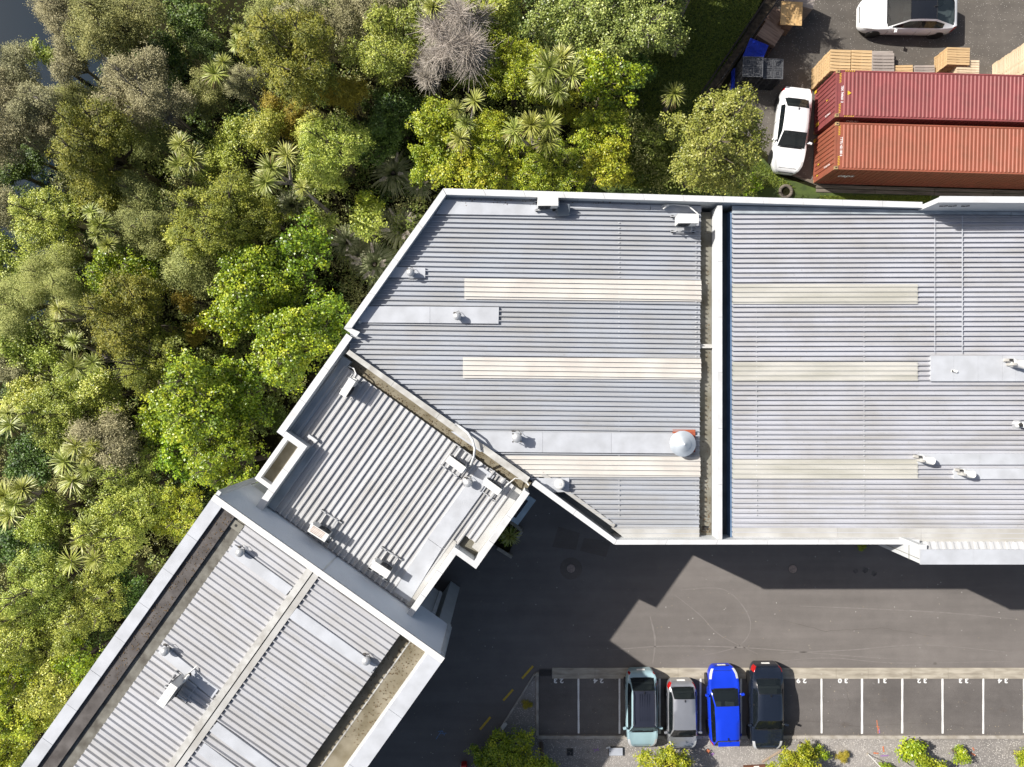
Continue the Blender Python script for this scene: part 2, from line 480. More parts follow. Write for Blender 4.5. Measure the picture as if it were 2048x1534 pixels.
roof_sheets(main, [(xs + 0.27, yb - 0.06), (34, yb - 0.06), (34, ysm + 0.12), (xs + 0.27, ysm + 0.12)],
            plane_fn(10.2, (0, yb), (0, 1), -0.45), (0, 1), 0.33, 6, roof_mat('lean_to_steel', (0.48, 0.49, 0.50), math.pi / 2),
            [(0, 0), (0.45, 0), (0.53, 0.06), (0.86, 0.06), (0.94, 0), (1, 0)], name='lean_to_sheet')
m = MB(); m.box((xs - 0.004, (ys + yb) / 2 - 0.1, 8.95), (0.012, 0.02, 2.7)); m.box((xs - 0.004, (ys + yb) / 2, 9.55), (0.012, 0.62, 0.02)); m.build('panel_joint', M_GUT_GREY, main)
# fire wall between the two roofs
parapet(main, (W2(1444.5, 0, ZF)[0], W2(0, 411, ZF)[1]), (W2(1444.5, 0, ZF)[0], W2(0, 1080, ZF)[1]),
        (W2(1435.5, 0, ZF)[0], W2(0, 411, ZF)[1]), (W2(1435.5, 0, ZF)[0], W2(0, 1080, ZF)[1]), ZF, 7.5, 6, lip=0.0)
xf0 = W2(1435.5, 0, ZF)[0]; xf1 = W2(1444.5, 0, ZF)[0]
m = MB()
for k in range(5):
    z = 8.22 + k * 0.15
    m.prism([(xf0 - 0.018, -6.7), (xf0 - 0.001, -6.7), (xf0 - 0.001, 7.6), (xf0 - 0.018, 7.6)], z, z + 0.07)
m.build('wall_cladding', M_COPING, main)
# gutters beside the fire wall
xg0 = 8.1
m = MB(); m.prism([(xg0, -6.72), (xf0 - 0.02, -6.72), (xf0 - 0.02, 7.6), (xg0, 7.6)], 7.9, 8.1); m.build('gutter_floor', M_GUT_GREY, main)
xE = W2(1464.5, 0, 8.6)[0]
m = MB(); m.prism([(xf1, -6.72), (xE + 0.2, -6.72), (xE + 0.2, 7.6), (xf1, 7.6)], 7.8, 8.0); m.build('gutter_floor', M_GUT_DARK, main)
m = MB(); a = W(1411, 692, 8.35); m.box((a.x + 0.05, a.y, 8.2), (0.62, 0.17, 0.14)); m.build('gutter_bridge', M_COPING_OLD, main)
m = MB(); a = W(1411, 1056, 8.1); m.box((a.x, a.y, 8.104), (0.28, 0.17, 0.01)); m.build('gutter_outlet', M_DARK, main)
# west roof
dW = (1, -0.012)
xr = W2(1400, 0, 8.4)[0]
zW = plane_fn(8.40, (xr, 0), (-1, 0), 0.022)
polyW = [P(894, 384), (W2(1401.5, 0, 8.4)[0], P(0, 396)[1]), (W2(1398, 0, 8.4)[0], P(0, 1085)[1]), P(1231, 1085), P(1063, 963), P(694, 702), P(697, 664)]
# gutter trough along the angled south west wall
nv = Vector((0.585, 0.811))
l0 = P(1068, 965.5); l1 = P(1231, 1084)
cW = nv.x * l0[0] + nv.y * l0[1] + 0.40
tro = [(l0[0] + nv.x * 0.04, l0[1] + nv.y * 0.04), (l1[0] + nv.x * 0.04, l1[1] + nv.y * 0.04),
       (l1[0] + nv.x * 0.43 - 0.2, l1[1] + nv.y * 0.43 + 0.14), (l0[0] + nv.x * 0.43 + 0.5, l0[1] + nv.y * 0.43 - 0.36)]
RIB = [(0, 0), (0.30, 0), (0.62, 0.0), (0.645, 0.105), (0.78, 0.105), (0.90, 0.0), (1.0, 0)]
M_ROOF_W = roof_mat('west_roof_steel', (0.365, 0.387, 0.425), math.atan2(dW[1], dW[0]))
M_ROOF_E = roof_mat('east_roof_steel', (0.425, 0.436, 0.475), 0.0)
PW = 0.214
RIBS = [(0, 0), (0.50, 0.0), (0.60, 0.050), (0.82, 0.052), (0.95, 0.0), (1.0, 0)]
RIBW = [(0, 0), (0.585, 0.0), (0.62, 0.066), (0.80, 0.056), (0.93, 0.0), (1.0, 0)]
# the part east of the trough start keeps clear of the trough
A = [p for p in polyW]
north = clip_half(A, -nv.x, -nv.y, -cW)                       # everything inside the trough line
roof_sheets(main, north, zW, dW, PW, 4, M_ROOF_W, RIB)
rest = clip_half(A, nv.x, nv.y, cW)
rest = clip_half(rest, 0.811, -0.585, 0.811 * l0[0] - 0.585 * l0[1] + 0.10)
roof_sheets(main, rest, zW, dW, PW, 4, M_ROOF_W, RIB)
m = MB(); m.prism([(l0[0] - 0.02 * nv.x, l0[1] - 0.02 * nv.y), (l1[0] - 0.02 * nv.x, l1[1] - 0.02 * nv.y), (l1[0] + 0.5 * nv.x, l1[1] + 0.5 * nv.y), (l0[0] + 0.5 * nv.x, l0[1] + 0.5 * nv.y)], 7.4, 7.75)
m.build('gutter_floor', M_GUT_BLUE, main)  # trough added with a dark floor colour to widen the parapet's shadow band
# upstand beside trough
e0 = Vector(l0) + nv * 0.40 + Vector((0.811, -0.585)) * 0.1; e1 = Vector(l1) + nv * 0.40
flat_sheet(main, [tuple(e0), tuple(e1 - Vector((0.811, -0.585)) * 0.3), tuple(e1 - Vector((0.811, -0.585)) * 0.3 + nv * 0.16), tuple(e0 + nv * 0.16)], lambda x, y: zW(x, y) - 0.3, M_FLASH2, 0.40, 'edge_flashing')
# flashings lying on the west roof
def PZ(px, py, zf, guess=8.6):
    z = guess
    for _ in range(4):
        q = W2(px, py, z); z = zf(*q) + 0.05
    return q
def fl(zf, *pts, mat=M_FLASH, h=0.112, parent=main, name='flashing_sheet'):
    return flat_sheet(parent, [PZ(x, y, zf) for x, y in pts], zf, mat, h, name)
fl(zW, (889, 400), (1300, 411), (1300, 420), (1122, 417), (1122, 432), (872, 428.5))
fl(zW, (1301, 411), (1402, 413), (1402, 424), (1301, 422), h=0.109)
fl(zW, (793, 534), (851, 536), (850.5, 556), (778, 555))
fl(zW, (735, 613), (860, 613.3), (860, 646), (705, 645))
fl(zW, (860.4, 613.3), (998, 614.5), (997, 647.5), (860.4, 646))
fl(zW, (902, 863), (1085, 864.5), (1085, 904.5), (960, 903))
fl(zW, (1085.4, 864.5), (1222, 865.5), (1222, 905.5), (1085.4, 904.5), h=0.116)
fl(zW, (1222.4, 865.5), (1350, 866.5), (1350, 906.5), (1222.4, 905.5))
fl(zW, (1070, 956), (1138, 955.5), (1138, 983), (1103, 984.5))
fl(zW, (1222, 1055), (1398, 1055), (1398, 1083), (1258, 1083), mat=M_FLASH2, h=0.10)
# translucent strips
def strip(zf, x0, x1, ya, yb, ya2, yb2, mat, dvec, pitch, x1b=None):
    q = [PZ(x0, ya, zf), PZ(x1, ya2, zf), PZ(x1, yb2, zf), PZ(x0, yb, zf)]
    m_ = q
    roof_sheets(main, m_, zf, dvec, pitch, 40, mat, RIBS if mat is M_SKY_E else RIBW, dz=0.062, name='skylight_sheet')
strip(zW, 929, 1402.5, 557, 598, 561, 603, M_SKY_W, dW, PW)
strip(zW, 926, 1402, 714.5, 756, 717, 759, M_SKY_W, dW, PW)
q = [PZ(1000, 911.5, zW), PZ(1400.5, 913, zW), PZ(1400.5, 954, zW), PZ(1062, 953.5, zW)]
roof_sheets(main, q, zW, dW, PW, 40, M_SKY_W, RIBW, dz=0.062, name='skylight_sheet')
# fixing lines: rows of dome screws across the ribs
def screws(zf, pxs, y0, y1, step_m, parent=main):
    m = MB()
    for px in pxs:
        a = PZ(px, y0, zf); b = PZ(px, y1, zf)
        n = int(abs(a[1] - b[1]) / step_m)
        for k in range(n):
            y = a[1] + (b[1] - a[1]) * k / n
            m.box((a[0], y, zf(a[0], y) + 0.055), (0.035, 0.05, 0.02))
    o = m.build('roof_screws', M_COPING, parent); o['kind'] = 'stuff'
screws(zW, [1238, 1392], 445, 1040, PW)
# east roof
zE = plane_fn(8.55, (xE, 0), (1, 0), 0.02)
polyE = [(xE, P(0, 407)[1]), (34, P(0, 407)[1] - 0.2), (34, P(0, 1083)[1]), (xE, P(0, 1083)[1])]
roof_sheets(main, polyE, zE, (1, 0), PW, 4, M_ROOF_E, RIB)
m = MB(); m.prism([(xE - 0.06, -6.75), (xE - 0.003, -6.75), (xE - 0.003, 7.55), (xE - 0.06, 7.55)], 8.0, 8.53); m.build('rib_closure', pmat('blue_closure', (0.13, 0.21, 0.34), 0.5), main)
fl(zE, (1464, 412), (1700, 418), (1700, 428), (1464, 427.5), mat=M_INNER)
fl(zE, (1701, 418), (2020, 425), (2020, 430), (1701, 428), mat=M_INNER, h=0.109)
fl(zE, (2021, 425), (2300, 430), (2300, 436), (2021, 431), mat=M_INNER, h=0.116)
for a, b in ((1860, 1906), (1906.4, 1954), (1954.4, 2003), (2003.4, 2029), (2029.4, 2300)):
    fl(zE, (a, 711.5), (b, 711.5), (b, 762.5), (a, 762.5), h=0.112 + random.uniform(-.003, .003))
for a, b in ((1834, 1958), (1958.4, 2300)):
    fl(zE, (a, 907), (b, 907), (b, 929), (a, 929), h=0.112 + random.uniform(-.003, .003))
for a, b in ((1906, 1958), (1958.4, 2300)):
    fl(zE, (a, 936.5), (b, 936.5), (b, 957.5), (a, 957.5), h=0.112 + random.uniform(-.003, .003))
for a, b in ((1466, 1674), (1674.4, 1841), (1841.4, 2300)):
    fl(zE, (a, 1055.5), (b, 1055.5), (b, 1083), (a, 1083), mat=M_FLASH2, h=0.10)
for ya, yb in ((568, 608), (724, 762.5), (918, 957)):
    strip(zE, 1464.5, 1835, ya, yb, ya, yb, M_SKY_E, (1, 0), PW)
screws(zE, [1513, 1728], 445, 1040, PW)
# dried sealant lines across the east roof
m = MB()
for x0_, dx in ((1868, 0.03), (1923, 0.05)):
    a = PZ(x0_, 432, zE); b = PZ(x0_, 706, zE)
    m.box((a[0], (a[1] + b[1]) / 2, zE(a[0], 0) + 0.107), (dx * 0.9, abs(a[1] - b[1]), 0.006))
m.build('sealant_line', M_FLASH, main)

# ================================================================== frame shared by the two turned blocks
dv = Vector((0.579, 0.8153)).normalized()       # along the ribs of the middle block, towards north east
pv = Vector((-dv.y, dv.x))                      # towards north west
ST = lambda s, t: (pv.x * s + dv.x * t, pv.y * s + dv.y * t)
S_ = lambda px, py, z: pv.x * W(px, py, z).x + pv.y * W(px, py, z).y
T_ = lambda px, py, z: dv.x * W(px, py, z).x + dv.y * W(px, py, z).y
def rect(s0, s1, t0, t1): return [ST(s0, t0), ST(s1, t0), ST(s1, t1), ST(s0, t1)]
def cop(parent, s0, s1, t0, t1, z, zb, n, along='t', **k):
    """coping running along t (or s): outer edge first"""
    if along == 't': parapet(parent, ST(s0, t0), ST(s0, t1), ST(s1, t0), ST(s1, t1), z, zb, n, **k)
    else: parapet(parent, ST(s0, t0), ST(s1, t0), ST(s0, t1), ST(s1, t1), z, zb, n, **k)

# ================================================================== MIDDLE BLOCK
mid = thing('link_building', 'middle block turned at an angle with deeply ribbed roof between two larger roofs', 'building')
sNW = S_(628, 758.5, ZD); sNW2 = S_(554.5, 952.5, ZD); sSE2 = S_(870.5, 1168, ZD); sSE1 = S_(1010, 1056, ZD)
tNE = T_(872, 837, ZD) - 0.02; tRn = T_(583, 878, ZD); tRs = T_(931, 1123, ZD)
cw = 0.30
cop(mid, sNW, sNW - cw, tRn - 0.12, T_(693, 667, ZD), ZD, -1.5, 3)
cop(mid, sNW - cw - 0.003, sNW2 - cw, tRn - 0.13, tRn + 0.13, ZD - 0.006, -1.5, 1, along='s')
zlow = 8.25
tSW = T_(672, 1123, zlow)
cop(mid, sNW2, sNW2 - cw, tSW + 0.02, tRn - 0.135, ZD, -1.5, 3, mat=M_COPING)
cop(mid, sSE1, sSE1 + 0.26, tRs, tNE - 0.28, ZD, 0, 3)
cop(mid, sSE1 + 0.262, sSE2 + 0.0, tRs, tRs + 0.24, ZD - 0.005, 0, 1, along='s')
cop(mid, sSE2, sSE2 + 0.26, tSW + 0.02, tRs + 0.235, ZD, 0, 3)
# outer ledge gutter on the north west side
tl0 = T_(531, 955, 7.9); tl1 = T_(580, 884, 7.9)
m = MB(); m.prism(rect(sNW2 + 0.03, sNW2 + 0.78, tl0 - 0.1, tRn - 0.15), 7.2, 7.6); m.build('gutter_floor', M_GUT_TAN, mid)
m = MB(); m.prism(rect(sNW2 + 0.78, sNW2 + 0.98, tl0 - 0.1, tRn - 0.15), 7.0, 8.0); m.build('ledge_rail', M_COPING, mid)
m = MB(); m.prism(rect(sNW2 + 0.04, sNW2 + 0.98, tl0 - 0.3, tl0 - 0.105), 7.0, 7.98); m.build('ledge_end', M_COPING, mid)
zMid = lambda x, y: 8.30 + 0.012 * ((dv.x * x + dv.y * y) - tSW)
M_ROOF_M = roof_mat('middle_roof_steel', (0.47, 0.475, 0.485), math.atan2(dv.y, dv.x), rough=0.3, dirt=0.16)
RIBM = [(0, 0), (0.42, 0.0), (0.45, 0.082), (0.66, 0.086), (0.76, 0.0), (1.0, 0.0)]
tA = tSW + 0.30; tB = tNE - 0.47
PM = 0.285
roof_sheets(mid, rect(sSE2 + 0.1, sNW2 - 0.15, tA, tB), zMid, dv, PM, 3, M_ROOF_M, RIBM)
roof_sheets(mid, rect(sNW2 - 0.15, sNW - 0.15, tRn, tB), zMid, dv, PM, 3, M_ROOF_M, RIBM)
roof_sheets(mid, rect(sSE1 + 0.5, sSE2 + 0.1, tRs + 0.75, tB), zMid, dv, PM, 3, M_ROOF_M, RIBM)
m = MB(); m.prism(rect(sSE1 + 0.1, sNW - 0.1, tB - 0.25, tNE + 0.05), 7.6, 8.12); m.build('gutter_floor', M_GUT_TAN, mid)
m = MB(); m.prism(rect(sSE2 + 0.1, sNW2 - 0.1, tSW - 0.02, tA + 0.2), 7.6, 8.08); m.build('gutter_floor', M_GUT_DARK, mid)
m = MB(); m.prism(rect(sSE1 + 0.1, sSE2 + 0.2, tRs + 0.1, tRs + 0.9), 7.6, 8.16); m.build('gutter_floor', M_GUT_GREY, mid)
m = MB(); m.prism(rect(sSE1 + 0.24, sSE1 + 0.62, tRs + 0.5, tB), 8.1, zMid(*ST(sSE1, tRs)) + 0.05); m.build('edge_flashing', M_FLASH2, mid)
m = MB(); m.prism(rect(sSE2 + 0.24, sSE2 + 0.46, tA, tRs + 0.3), 8.1, 8.40); m.build('edge_flashing', M_FLASH2, mid)
m = MB(); m.prism(rect(sNW - 0.72, sNW - 0.28, tRn + 0.14, tB + 0.3), 8.1, 8.42); m.build('edge_flashing', M_INNER, mid)
m = MB(); m.prism(rect(sNW2 - 0.62, sNW2 - 0.28, tA, tRn + 0.1), 8.1, 8.40); m.build('edge_flashing', M_INNER, mid)
def flm(*pts, mat=M_FLASH, h=0.092): return fl(zMid, *pts, mat=mat, h=h + 0.02, parent=mid)
flm((960, 931), (989, 951), (884, 1096), (856, 1076))
flm((883.6, 1096.6), (855.6, 1076.6), (788, 1182), (819, 1203), h=0.088)
m = MB(); a = W(602, 878, 8.9); b = W(626, 884, 8.9)
m.prism(rect(S_(614, 872, 8.75), S_(631, 884, 8.75), T_(622, 878, 8.75) - 0.05, T_(622, 878, 8.75) + 0.08), 8.45, 8.62); m.build('flashing_sheet', M_COPING, mid)

# ================================================================== ANGLED BLOCK (lower left)
low = thing('angled_warehouse', 'long angled warehouse with wide pale coping and a central ridge running off the lower left', 'warehouse')
so1 = S_(279, 1200, ZL); si1 = S_(311, 1200, ZL)
sb = S_(353, 1200, 10.42); sre = S_(386, 1200, 10.33)
srA = S_(498.5, 1300, 10.5); srB = S_(533, 1300, 10.5)
sse = S_(706, 1400, 10.25); swl = S_(736, 1400, 10.0)
si2 = S_(789.6, 1400, ZL); so2 = S_(830, 1400, ZL)
tN = T_(650, 1146, ZL); tmin = -33.0
n1 = 13
cop(low, so1, si1, tmin, tN - 0.26, ZL, -3, n1, mat=M_FLASH)
cop(low, so2, si2, tmin, tN - 0.26, ZL, 0, 8, mat=M_FLASH)
for a, b in ((so1, srB), (srB, so2)):
    m = MB(); m.prism(rect(a - (0.004 if a != so1 else 0), b, tN - 0.255, tN), ZL - 0.07, ZL + 0.006); m.build('coping_panel', M_WHITE, low)
# north east wall: overhanging ribbed upper panel, shorter lower wall
m = MB(); m.prism(rect(so1 - 0.02, so2 + 0.02, tN - 0.24, tN - 0.02), 7.0, ZL - 0.072); m.build('upper_wall', M_WALL, low)
m = MB(); m.prism(rect(so1 - 0.3, so2 + 0.95, tN - 0.5, tN - 0.03), 3.6, 6.998); m.build('lower_wall', M_WALL, low)
m = MB(); m.prism(rect(so1 - 0.8, so2 + 2.4, tN - 2.0, tN - 1.0), -2, 3.598); m.build('base_wall', M_WALL, low)
m = MB(); m.prism(rect(so1 - 0.02, si1, tmin, tN - 0.5), -3, 3.59); m.build('base_wall', M_WALL, low)
M_CLAD = pmat('pale_blue_cladding', (0.88, 0.90, 0.91), 0.35, var=0.03, scale=0.6)
for a, b in ((so1 - 0.15, srB + 0.03), (srB - 0.03, so2 + 0.22)):
    m = MB(); z = 7.02; k = 0
    A_ = []; 
    while z < ZL - 0.1:
        z2 = min(z + 0.095, ZL - 0.085)
        zs = [(z, 0.0), (z + 0.06, 0.0), (z + 0.066, 0.03), (z + 0.085, 0.03), (z2, 0.0)]
        for (za, ha), (zb_, hb) in zip(zs[:-1], zs[1:]):
            if zb_ > ZL - 0.08: continue
            t0 = tN - 0.018
            vs = [(*ST(a, t0 + ha), za), (*ST(b, t0 + ha), za), (*ST(b, t0 + hb), zb_), (*ST(a, t0 + hb), zb_)]
            m.add(vs, [(0, 1, 2, 3)])
        z += 0.095
    m.build('wall_cladding', M_CLAD, low)
m = MB(); m.prism(rect(srB - 0.03, srB + 0.03, tN - 0.02, tN + 0.012), 7.0, ZL - 0.075); m.build('wall_joint', M_COPING, low)
m = MB(); m.prism(rect(so2 + 0.10, so2 + 0.26, tN - 0.02, tN + 0.05), 7.0, ZL - 0.3); m.build('corner_flashing', M_COPING, low)
m = MB(); m.prism(rect(so2 + 1.0, so2 + 1.16, tN - 0.02, tN + 0.05), 3.7, 6.99); m.build('corner_flashing', M_COPING, low)
m = MB(); m.prism(rect(so1 - 0.16, so1 - 0.0, tN - 0.018, tN + 0.2), 3.7, ZL - 0.09); m.build('corner_flashing', M_WALL, low)
m = MB(); m.prism(rect(so2 + 0.0, so2 + 0.02, tmin, tN - 0.03), 7.0, ZL - 0.1); m.build('upper_wall', M_WALL, low)
# membrane gutters and roofs
m = MB(); m.prism(rect(sb, si1 + 0.05, tmin, tN - 0.2), 9.8, 10.575); m.build('membrane_gutter', M_MEMB, low)
m = MB(); m.prism(rect(sre - 0.3, sb - 0.004, tmin, tN - 0.2), 9.6, 10.45); m.build('membrane_gutter', M_MEMB2, low)
a = S_(470, 1062, 10.4)
m = MB(); m.prism(rect(sre + 0.02, sre + 0.62, tN - 0.78, tN - 0.42), 10.0, 10.50); m.build('gutter_box', M_GUT_GREY, low)
m = MB(); m.lathe((*ST(sre + 0.3, tN - 0.6), 10.501), [(0.06, 0), (0.06, 0.004)], 10); m.build('gutter_outlet', M_DARK, low)
M_ROOF_L = roof_mat('angled_roof_steel', (0.425, 0.432, 0.455), math.atan2(pv.y, pv.x), dirt=0.12)
zLr = lambda x, y: 10.475 + 0.018 * min((sre - (pv.x * x + pv.y * y)), (pv.x * x + pv.y * y) - sse + 0.0)
PL = 0.262
RIBL = [(0, 0), (0.5, 0), (0.62, 0.085), (0.80, 0.085), (0.93, 0), (1, 0)]
roof_sheets(low, rect(srA - 0.1, sre, tmin, tN - 0.1), zLr, -pv, PL, 4, M_ROOF_L, RIBL)
roof_sheets(low, rect(sse, srB + 0.12, tmin, tN - 0.1), zLr, -pv, PL, 4, M_ROOF_L, RIBL)
zr = zLr(*ST((srA + srB) / 2, 0)) 
smid = srA + (srB - srA) * 0.52
m = MB(); m.prism(rect(smid + 0.02, srA, tmin, tN - 0.26), zr - 0.25, zr + 0.14); m.build('ridge_cap', M_COPING_OLD, low)
m = MB(); m.prism(rect(srB, smid - 0.02, tmin, tN - 0.26), zr - 0.25, zr + 0.10); m.build('ridge_cap', M_FLASH2, low)
m = MB()
t = tmin
tk = math.floor(tmin / PL) * PL
while tk < tN - 0.5:
    m.prism(rect(srB - 0.035, srB - 0.002, tk + 0.03, tk + PL * 0.62), zr - 0.12, zr + 0.055); tk += PL
o = m.build('ridge_closure', M_DARK, low); o['kind'] = 'stuff'
m = MB(); m.prism(rect(si2, sse + 0.25, tmin, tN - 0.2), 9.5, 10.10); m.build('gutter_floor', M_GUT_TAN, low)
m = MB(); m.prism(rect(swl - 0.03, swl + 0.03, tmin, tN - 0.5), 9.9, 10.112); m.build('gutter_joint', M_COPING_OLD, low)
m = MB(); m.prism(rect(si2 - 0.002, si2 + 0.05, tmin, tN - 0.25), 9.9, ZL - 0.075); m.build('gutter_lining', M_COPING, low)
def fll(*pts, h=0.098): return fl(zLr, *pts, h=h, parent=low)
fll((469.5, 1089), (457, 1105), (572, 1190), (586, 1174))
fll((329.5, 1290), (317, 1304), (425, 1396), (438, 1378))
fll((594, 1215), (579, 1235), (741, 1346), (754, 1330))
fll((435, 1443), (420, 1461), (520, 1536), (560, 1536))
fll((410, 1485), (396, 1503), (440, 1540), (490, 1546))

# wind-blown leaf litter lying in the gutters and against the parapets
M_LITTER = pmat('dry_leaf_litter', (0.17, 0.11, 0.055), 0.9, c2=(0.07, 0.05, 0.025), scale=11)
def litter(parent, poly_fn, n, z):
    m = MB()
    for _ in range(n):
        x, y = poly_fn(); a = random.uniform(0, 6.28); r = random.uniform(0.02, 0.045)
        zz = z(x, y) + random.uniform(0.004, 0.03)
        m.add([(x + r * math.cos(a), y + r * math.sin(a), zz), (x - r * .5 * math.sin(a), y + r * .5 * math.cos(a), zz + 0.012), (x - r * math.cos(a), y - r * math.sin(a), zz), (x + r * .5 * math.sin(a), y - r * .5 * math.cos(a), zz)], [(0, 1, 2, 3)])
    m.build('leaf_litter', M_LITTER, parent)['kind'] = 'stuff'
litter(main, lambda: (random.uniform(xg0 + 0.2, xf0 - 0.05), -6.6 + 14 * random.random() ** 2.2), 260, lambda x, y: 8.1)
litter(main, lambda: (random.uniform(-2.2, 8.0), W2(0, 398, 8.7)[1] - abs(random.gauss(0, 0.10))), 120, lambda x, y: zW(x, y) + 0.095)
litter(mid, lambda: ST(random.uniform(sSE1 + 0.3, sNW - 0.4), random.uniform(tB + 0.05, tNE - 0.15)), 240, lambda x, y: 8.12)
litter(mid, lambda: ST(random.uniform(sSE2 + 0.3, sNW2 - 0.4), random.uniform(tSW + 0.02, tA)), 160, lambda x, y: 8.08)
litter(low, lambda: ST(random.uniform(si2 + 0.05, sse - 0.1), random.uniform(-16, tN - 0.4)), 260, lambda x, y: 10.10)
litter(low, lambda: ST(random.uniform(sb, si1), random.uniform(-20, tN - 0.4)), 300, lambda x, y: 10.575)
# ================================================================== GROUND
M_SOIL = pmat('forest_soil', (0.022, 0.021, 0.009), 0.95, spec=0.05, c2=(0.010, 0.010, 0.004), scale=1.2, detail=9, bump=0.6, bscale=9)
M_ASPH = asphalt_mat('car_park_asphalt', (0.152, 0.138, 0.128), speck=(0.45, 0.43, 0.40), speck_amt=0.004, stain=0.13, speck_scale=12)
M_ASPH2 = asphalt_mat('bay_asphalt', (0.126, 0.115, 0.108), speck=(0.30, 0.29, 0.28), speck_amt=0.006, stain=0.16, speck_scale=16, patch=0.3)
M_YARD = asphalt_mat('yard_chip_seal', (0.108, 0.097, 0.085), speck=(0.46, 0.44, 0.40), speck_amt=0.07, stain=0.24, speck_scale=24)
M_CONC = pmat('kerb_concrete', (0.42, 0.38, 0.31), 0.85, c2=(0.27, 0.24, 0.19), scale=2.2, bump=0.3, bscale=40, stretch=(0.5, 2, 1), detail=8)
M_KERB = pmat('pale_kerb', (0.40, 0.37, 0.33), 0.85, c2=(0.28, 0.25, 0.21), scale=2.5, bump=0.3, bscale=40)
M_LINE = pmat('white_line_paint', (0.72, 0.72, 0.70), 0.7, c2=(0.50, 0.49, 0.47), scale=14, thr=(0.25, 0.5))
M_YEL = pmat('yellow_line_paint', (0.60, 0.40, 0.03), 0.7, c2=(0.42, 0.28, 0.04), scale=9)
M_LAWN = pmat('lawn_soil', (0.075, 0.11, 0.018), 0.9, c2=(0.035, 0.055, 0.012), scale=1.6, detail=8, bump=0.5, bscale=14)
M_GRAVEL = asphalt_mat('gravel', (0.22, 0.205, 0.19), speck=(0.55, 0.52, 0.48), speck_amt=0.28, stain=0.3, speck_scale=17)

def ss(t): t = max(0.0, min(1.0, t)); return t * t * (3 - 2 * t)
def ground_z(x, y):
    """bush slopes away from the buildings down to the creek in the north west"""
    e = (-x * 0.80 + y * 0.25) - 8.0
    z = -2.6 * ss(e / 16.0)
    c = math.hypot((x + 29.5) / 8.0, (y - 22.5) / 7.0)
    z -= 1.1 * ss(1.45 - c)
    c2 = math.hypot((x + 28.8) / 2.2, (y - 9.5) / 6.0)
    z -= 0.8 * ss(1.5 - c2)
    return z
m = MB()
xs_ = [-160, -90, -60] + [-46 + i * 1.0 for i in range(47)] + [8, 20, 40, 60, 90, 160]
ys_ = [-160, -90, -60, -45] + [-34 + i * 1.0 for i in range(69)] + [45, 60, 90, 160]
nx, ny = len(xs_), len(ys_)
vs = [(x, y, ground_z(x, y) - 0.02 + (0.12 * math.sin(x * 1.7 + y) * math.cos(y * 1.3) if (x < -6 and y > -8) or x < -18 else 0)) for y in ys_ for x in xs_]
fs = [(j * nx + i, j * nx + i + 1, (j + 1) * nx + i + 1, (j + 1) * nx + i) for j in range(ny - 1) for i in range(nx - 1)]
m.add(vs, fs)
tag(m.build('ground', M_SOIL, smooth=True), kind='structure')

def sheet(name, pts, z, mat, px=True):
    m = MB(); q = [W2(x, y, z) if px else (x, y) for x, y in pts]
    a = sum(q[i][0] * q[(i + 1) % len(q)][1] - q[(i + 1) % len(q)][0] * q[i][1] for i in range(len(q)))
    if a < 0: q = q[::-1]
    m.add([(x, y, z) for x, y in q], [tuple(range(len(q)))])
    return tag(m.build(name, mat), kind='structure')

# water
M_WATER = bpy.data.materials.new('creek_water'); M_WATER.use_nodes = True
b = M_WATER.node_tree.nodes['Principled BSDF']
b.inputs['Base Color'].default_value = (0.006, 0.018, 0.032, 1); b.inputs['Roughness'].default_value = 0.04; b.inputs['Specular IOR Level'].default_value = 0.22
no = M_WATER.node_tree.nodes.new('ShaderNodeTexNoise'); no.inputs['Scale'].default_value = 1.1
bp = M_WATER.node_tree.nodes.new('ShaderNodeBump'); bp.inputs['Strength'].default_value = 0.08; bp.inputs['Distance'].default_value = 0.1
M_WATER.node_tree.links.new(no.outputs['Fac'], bp.inputs['Height']); M_WATER.node_tree.links.new(bp.outputs[0], b.inputs['Normal'])
m = MB(); m.add([(-60, 2, -3.05), (-24, 2, -3.05), (-24, 40, -3.05), (-60, 40, -3.05)], [(0, 1, 2, 3)])
tag(m.build('creek_water', M_WATER), kind='structure')

# car park, yard
sheet('car_park', [(420, 1720), (620, 1290), (950, 930), (1250, 960), (2700, 960), (2700, 1720)], 0.0, M_ASPH)
sheet('container_yard', [(1475, 128), (1590, -60), (1700, -300), (2900, -300), (2900, 352), (1640, 372), (1575, 345), (1480, 260), (1445, 200)], 0.0, M_YARD)
sheet('lawn', [(1210, 190), (1300, -40), (1540, -40), (1470, 110), (1430, 200), (1500, 290), (1560, 352), (1640, 380), (3000, 392), (3000, 520), (1180, 520)], -0.008, M_LAWN)
# parking bays
bays = sheet('parking_bays', [(1078, 1345), (2700, 1345), (2700, 1470), (1076, 1470)], 0.004, M_ASPH2)
BX = [1157, 1239, 1319.5, 1401, 1482, 1562, 1643, 1724, 1804.5, 1885, 1966.5, 2048]
m0 = MB(); a = W(0, 1336, 0.012); b = W(0, 1468, 0.012)
L = a.y - b.y
seg = 9
for k in range(seg):
    y0 = -L / 2 + L * k / seg; y1 = -L / 2 + L * (k + 1) / seg
    w0 = 0.055 + 0.008 * math.sin(k * 2.1); w1 = 0.055 + 0.008 * math.sin((k + 1) * 2.1)
    m0.add([(-w0, y0, 0), (w0, y0, 0), (w1, y1, 0), (-w1, y1, 0)], [(0, 1, 2, 3)])
me_line = m0.mesh('bay_line', M_LINE)
for x in BX:
    p = W(x, 1402, 0.0125)
    inst('bay_line', me_line, bays, p, (0, 0, random.uniform(-.006, .006)), (random.uniform(.85, 1.1), random.uniform(.97, 1.0), 1))
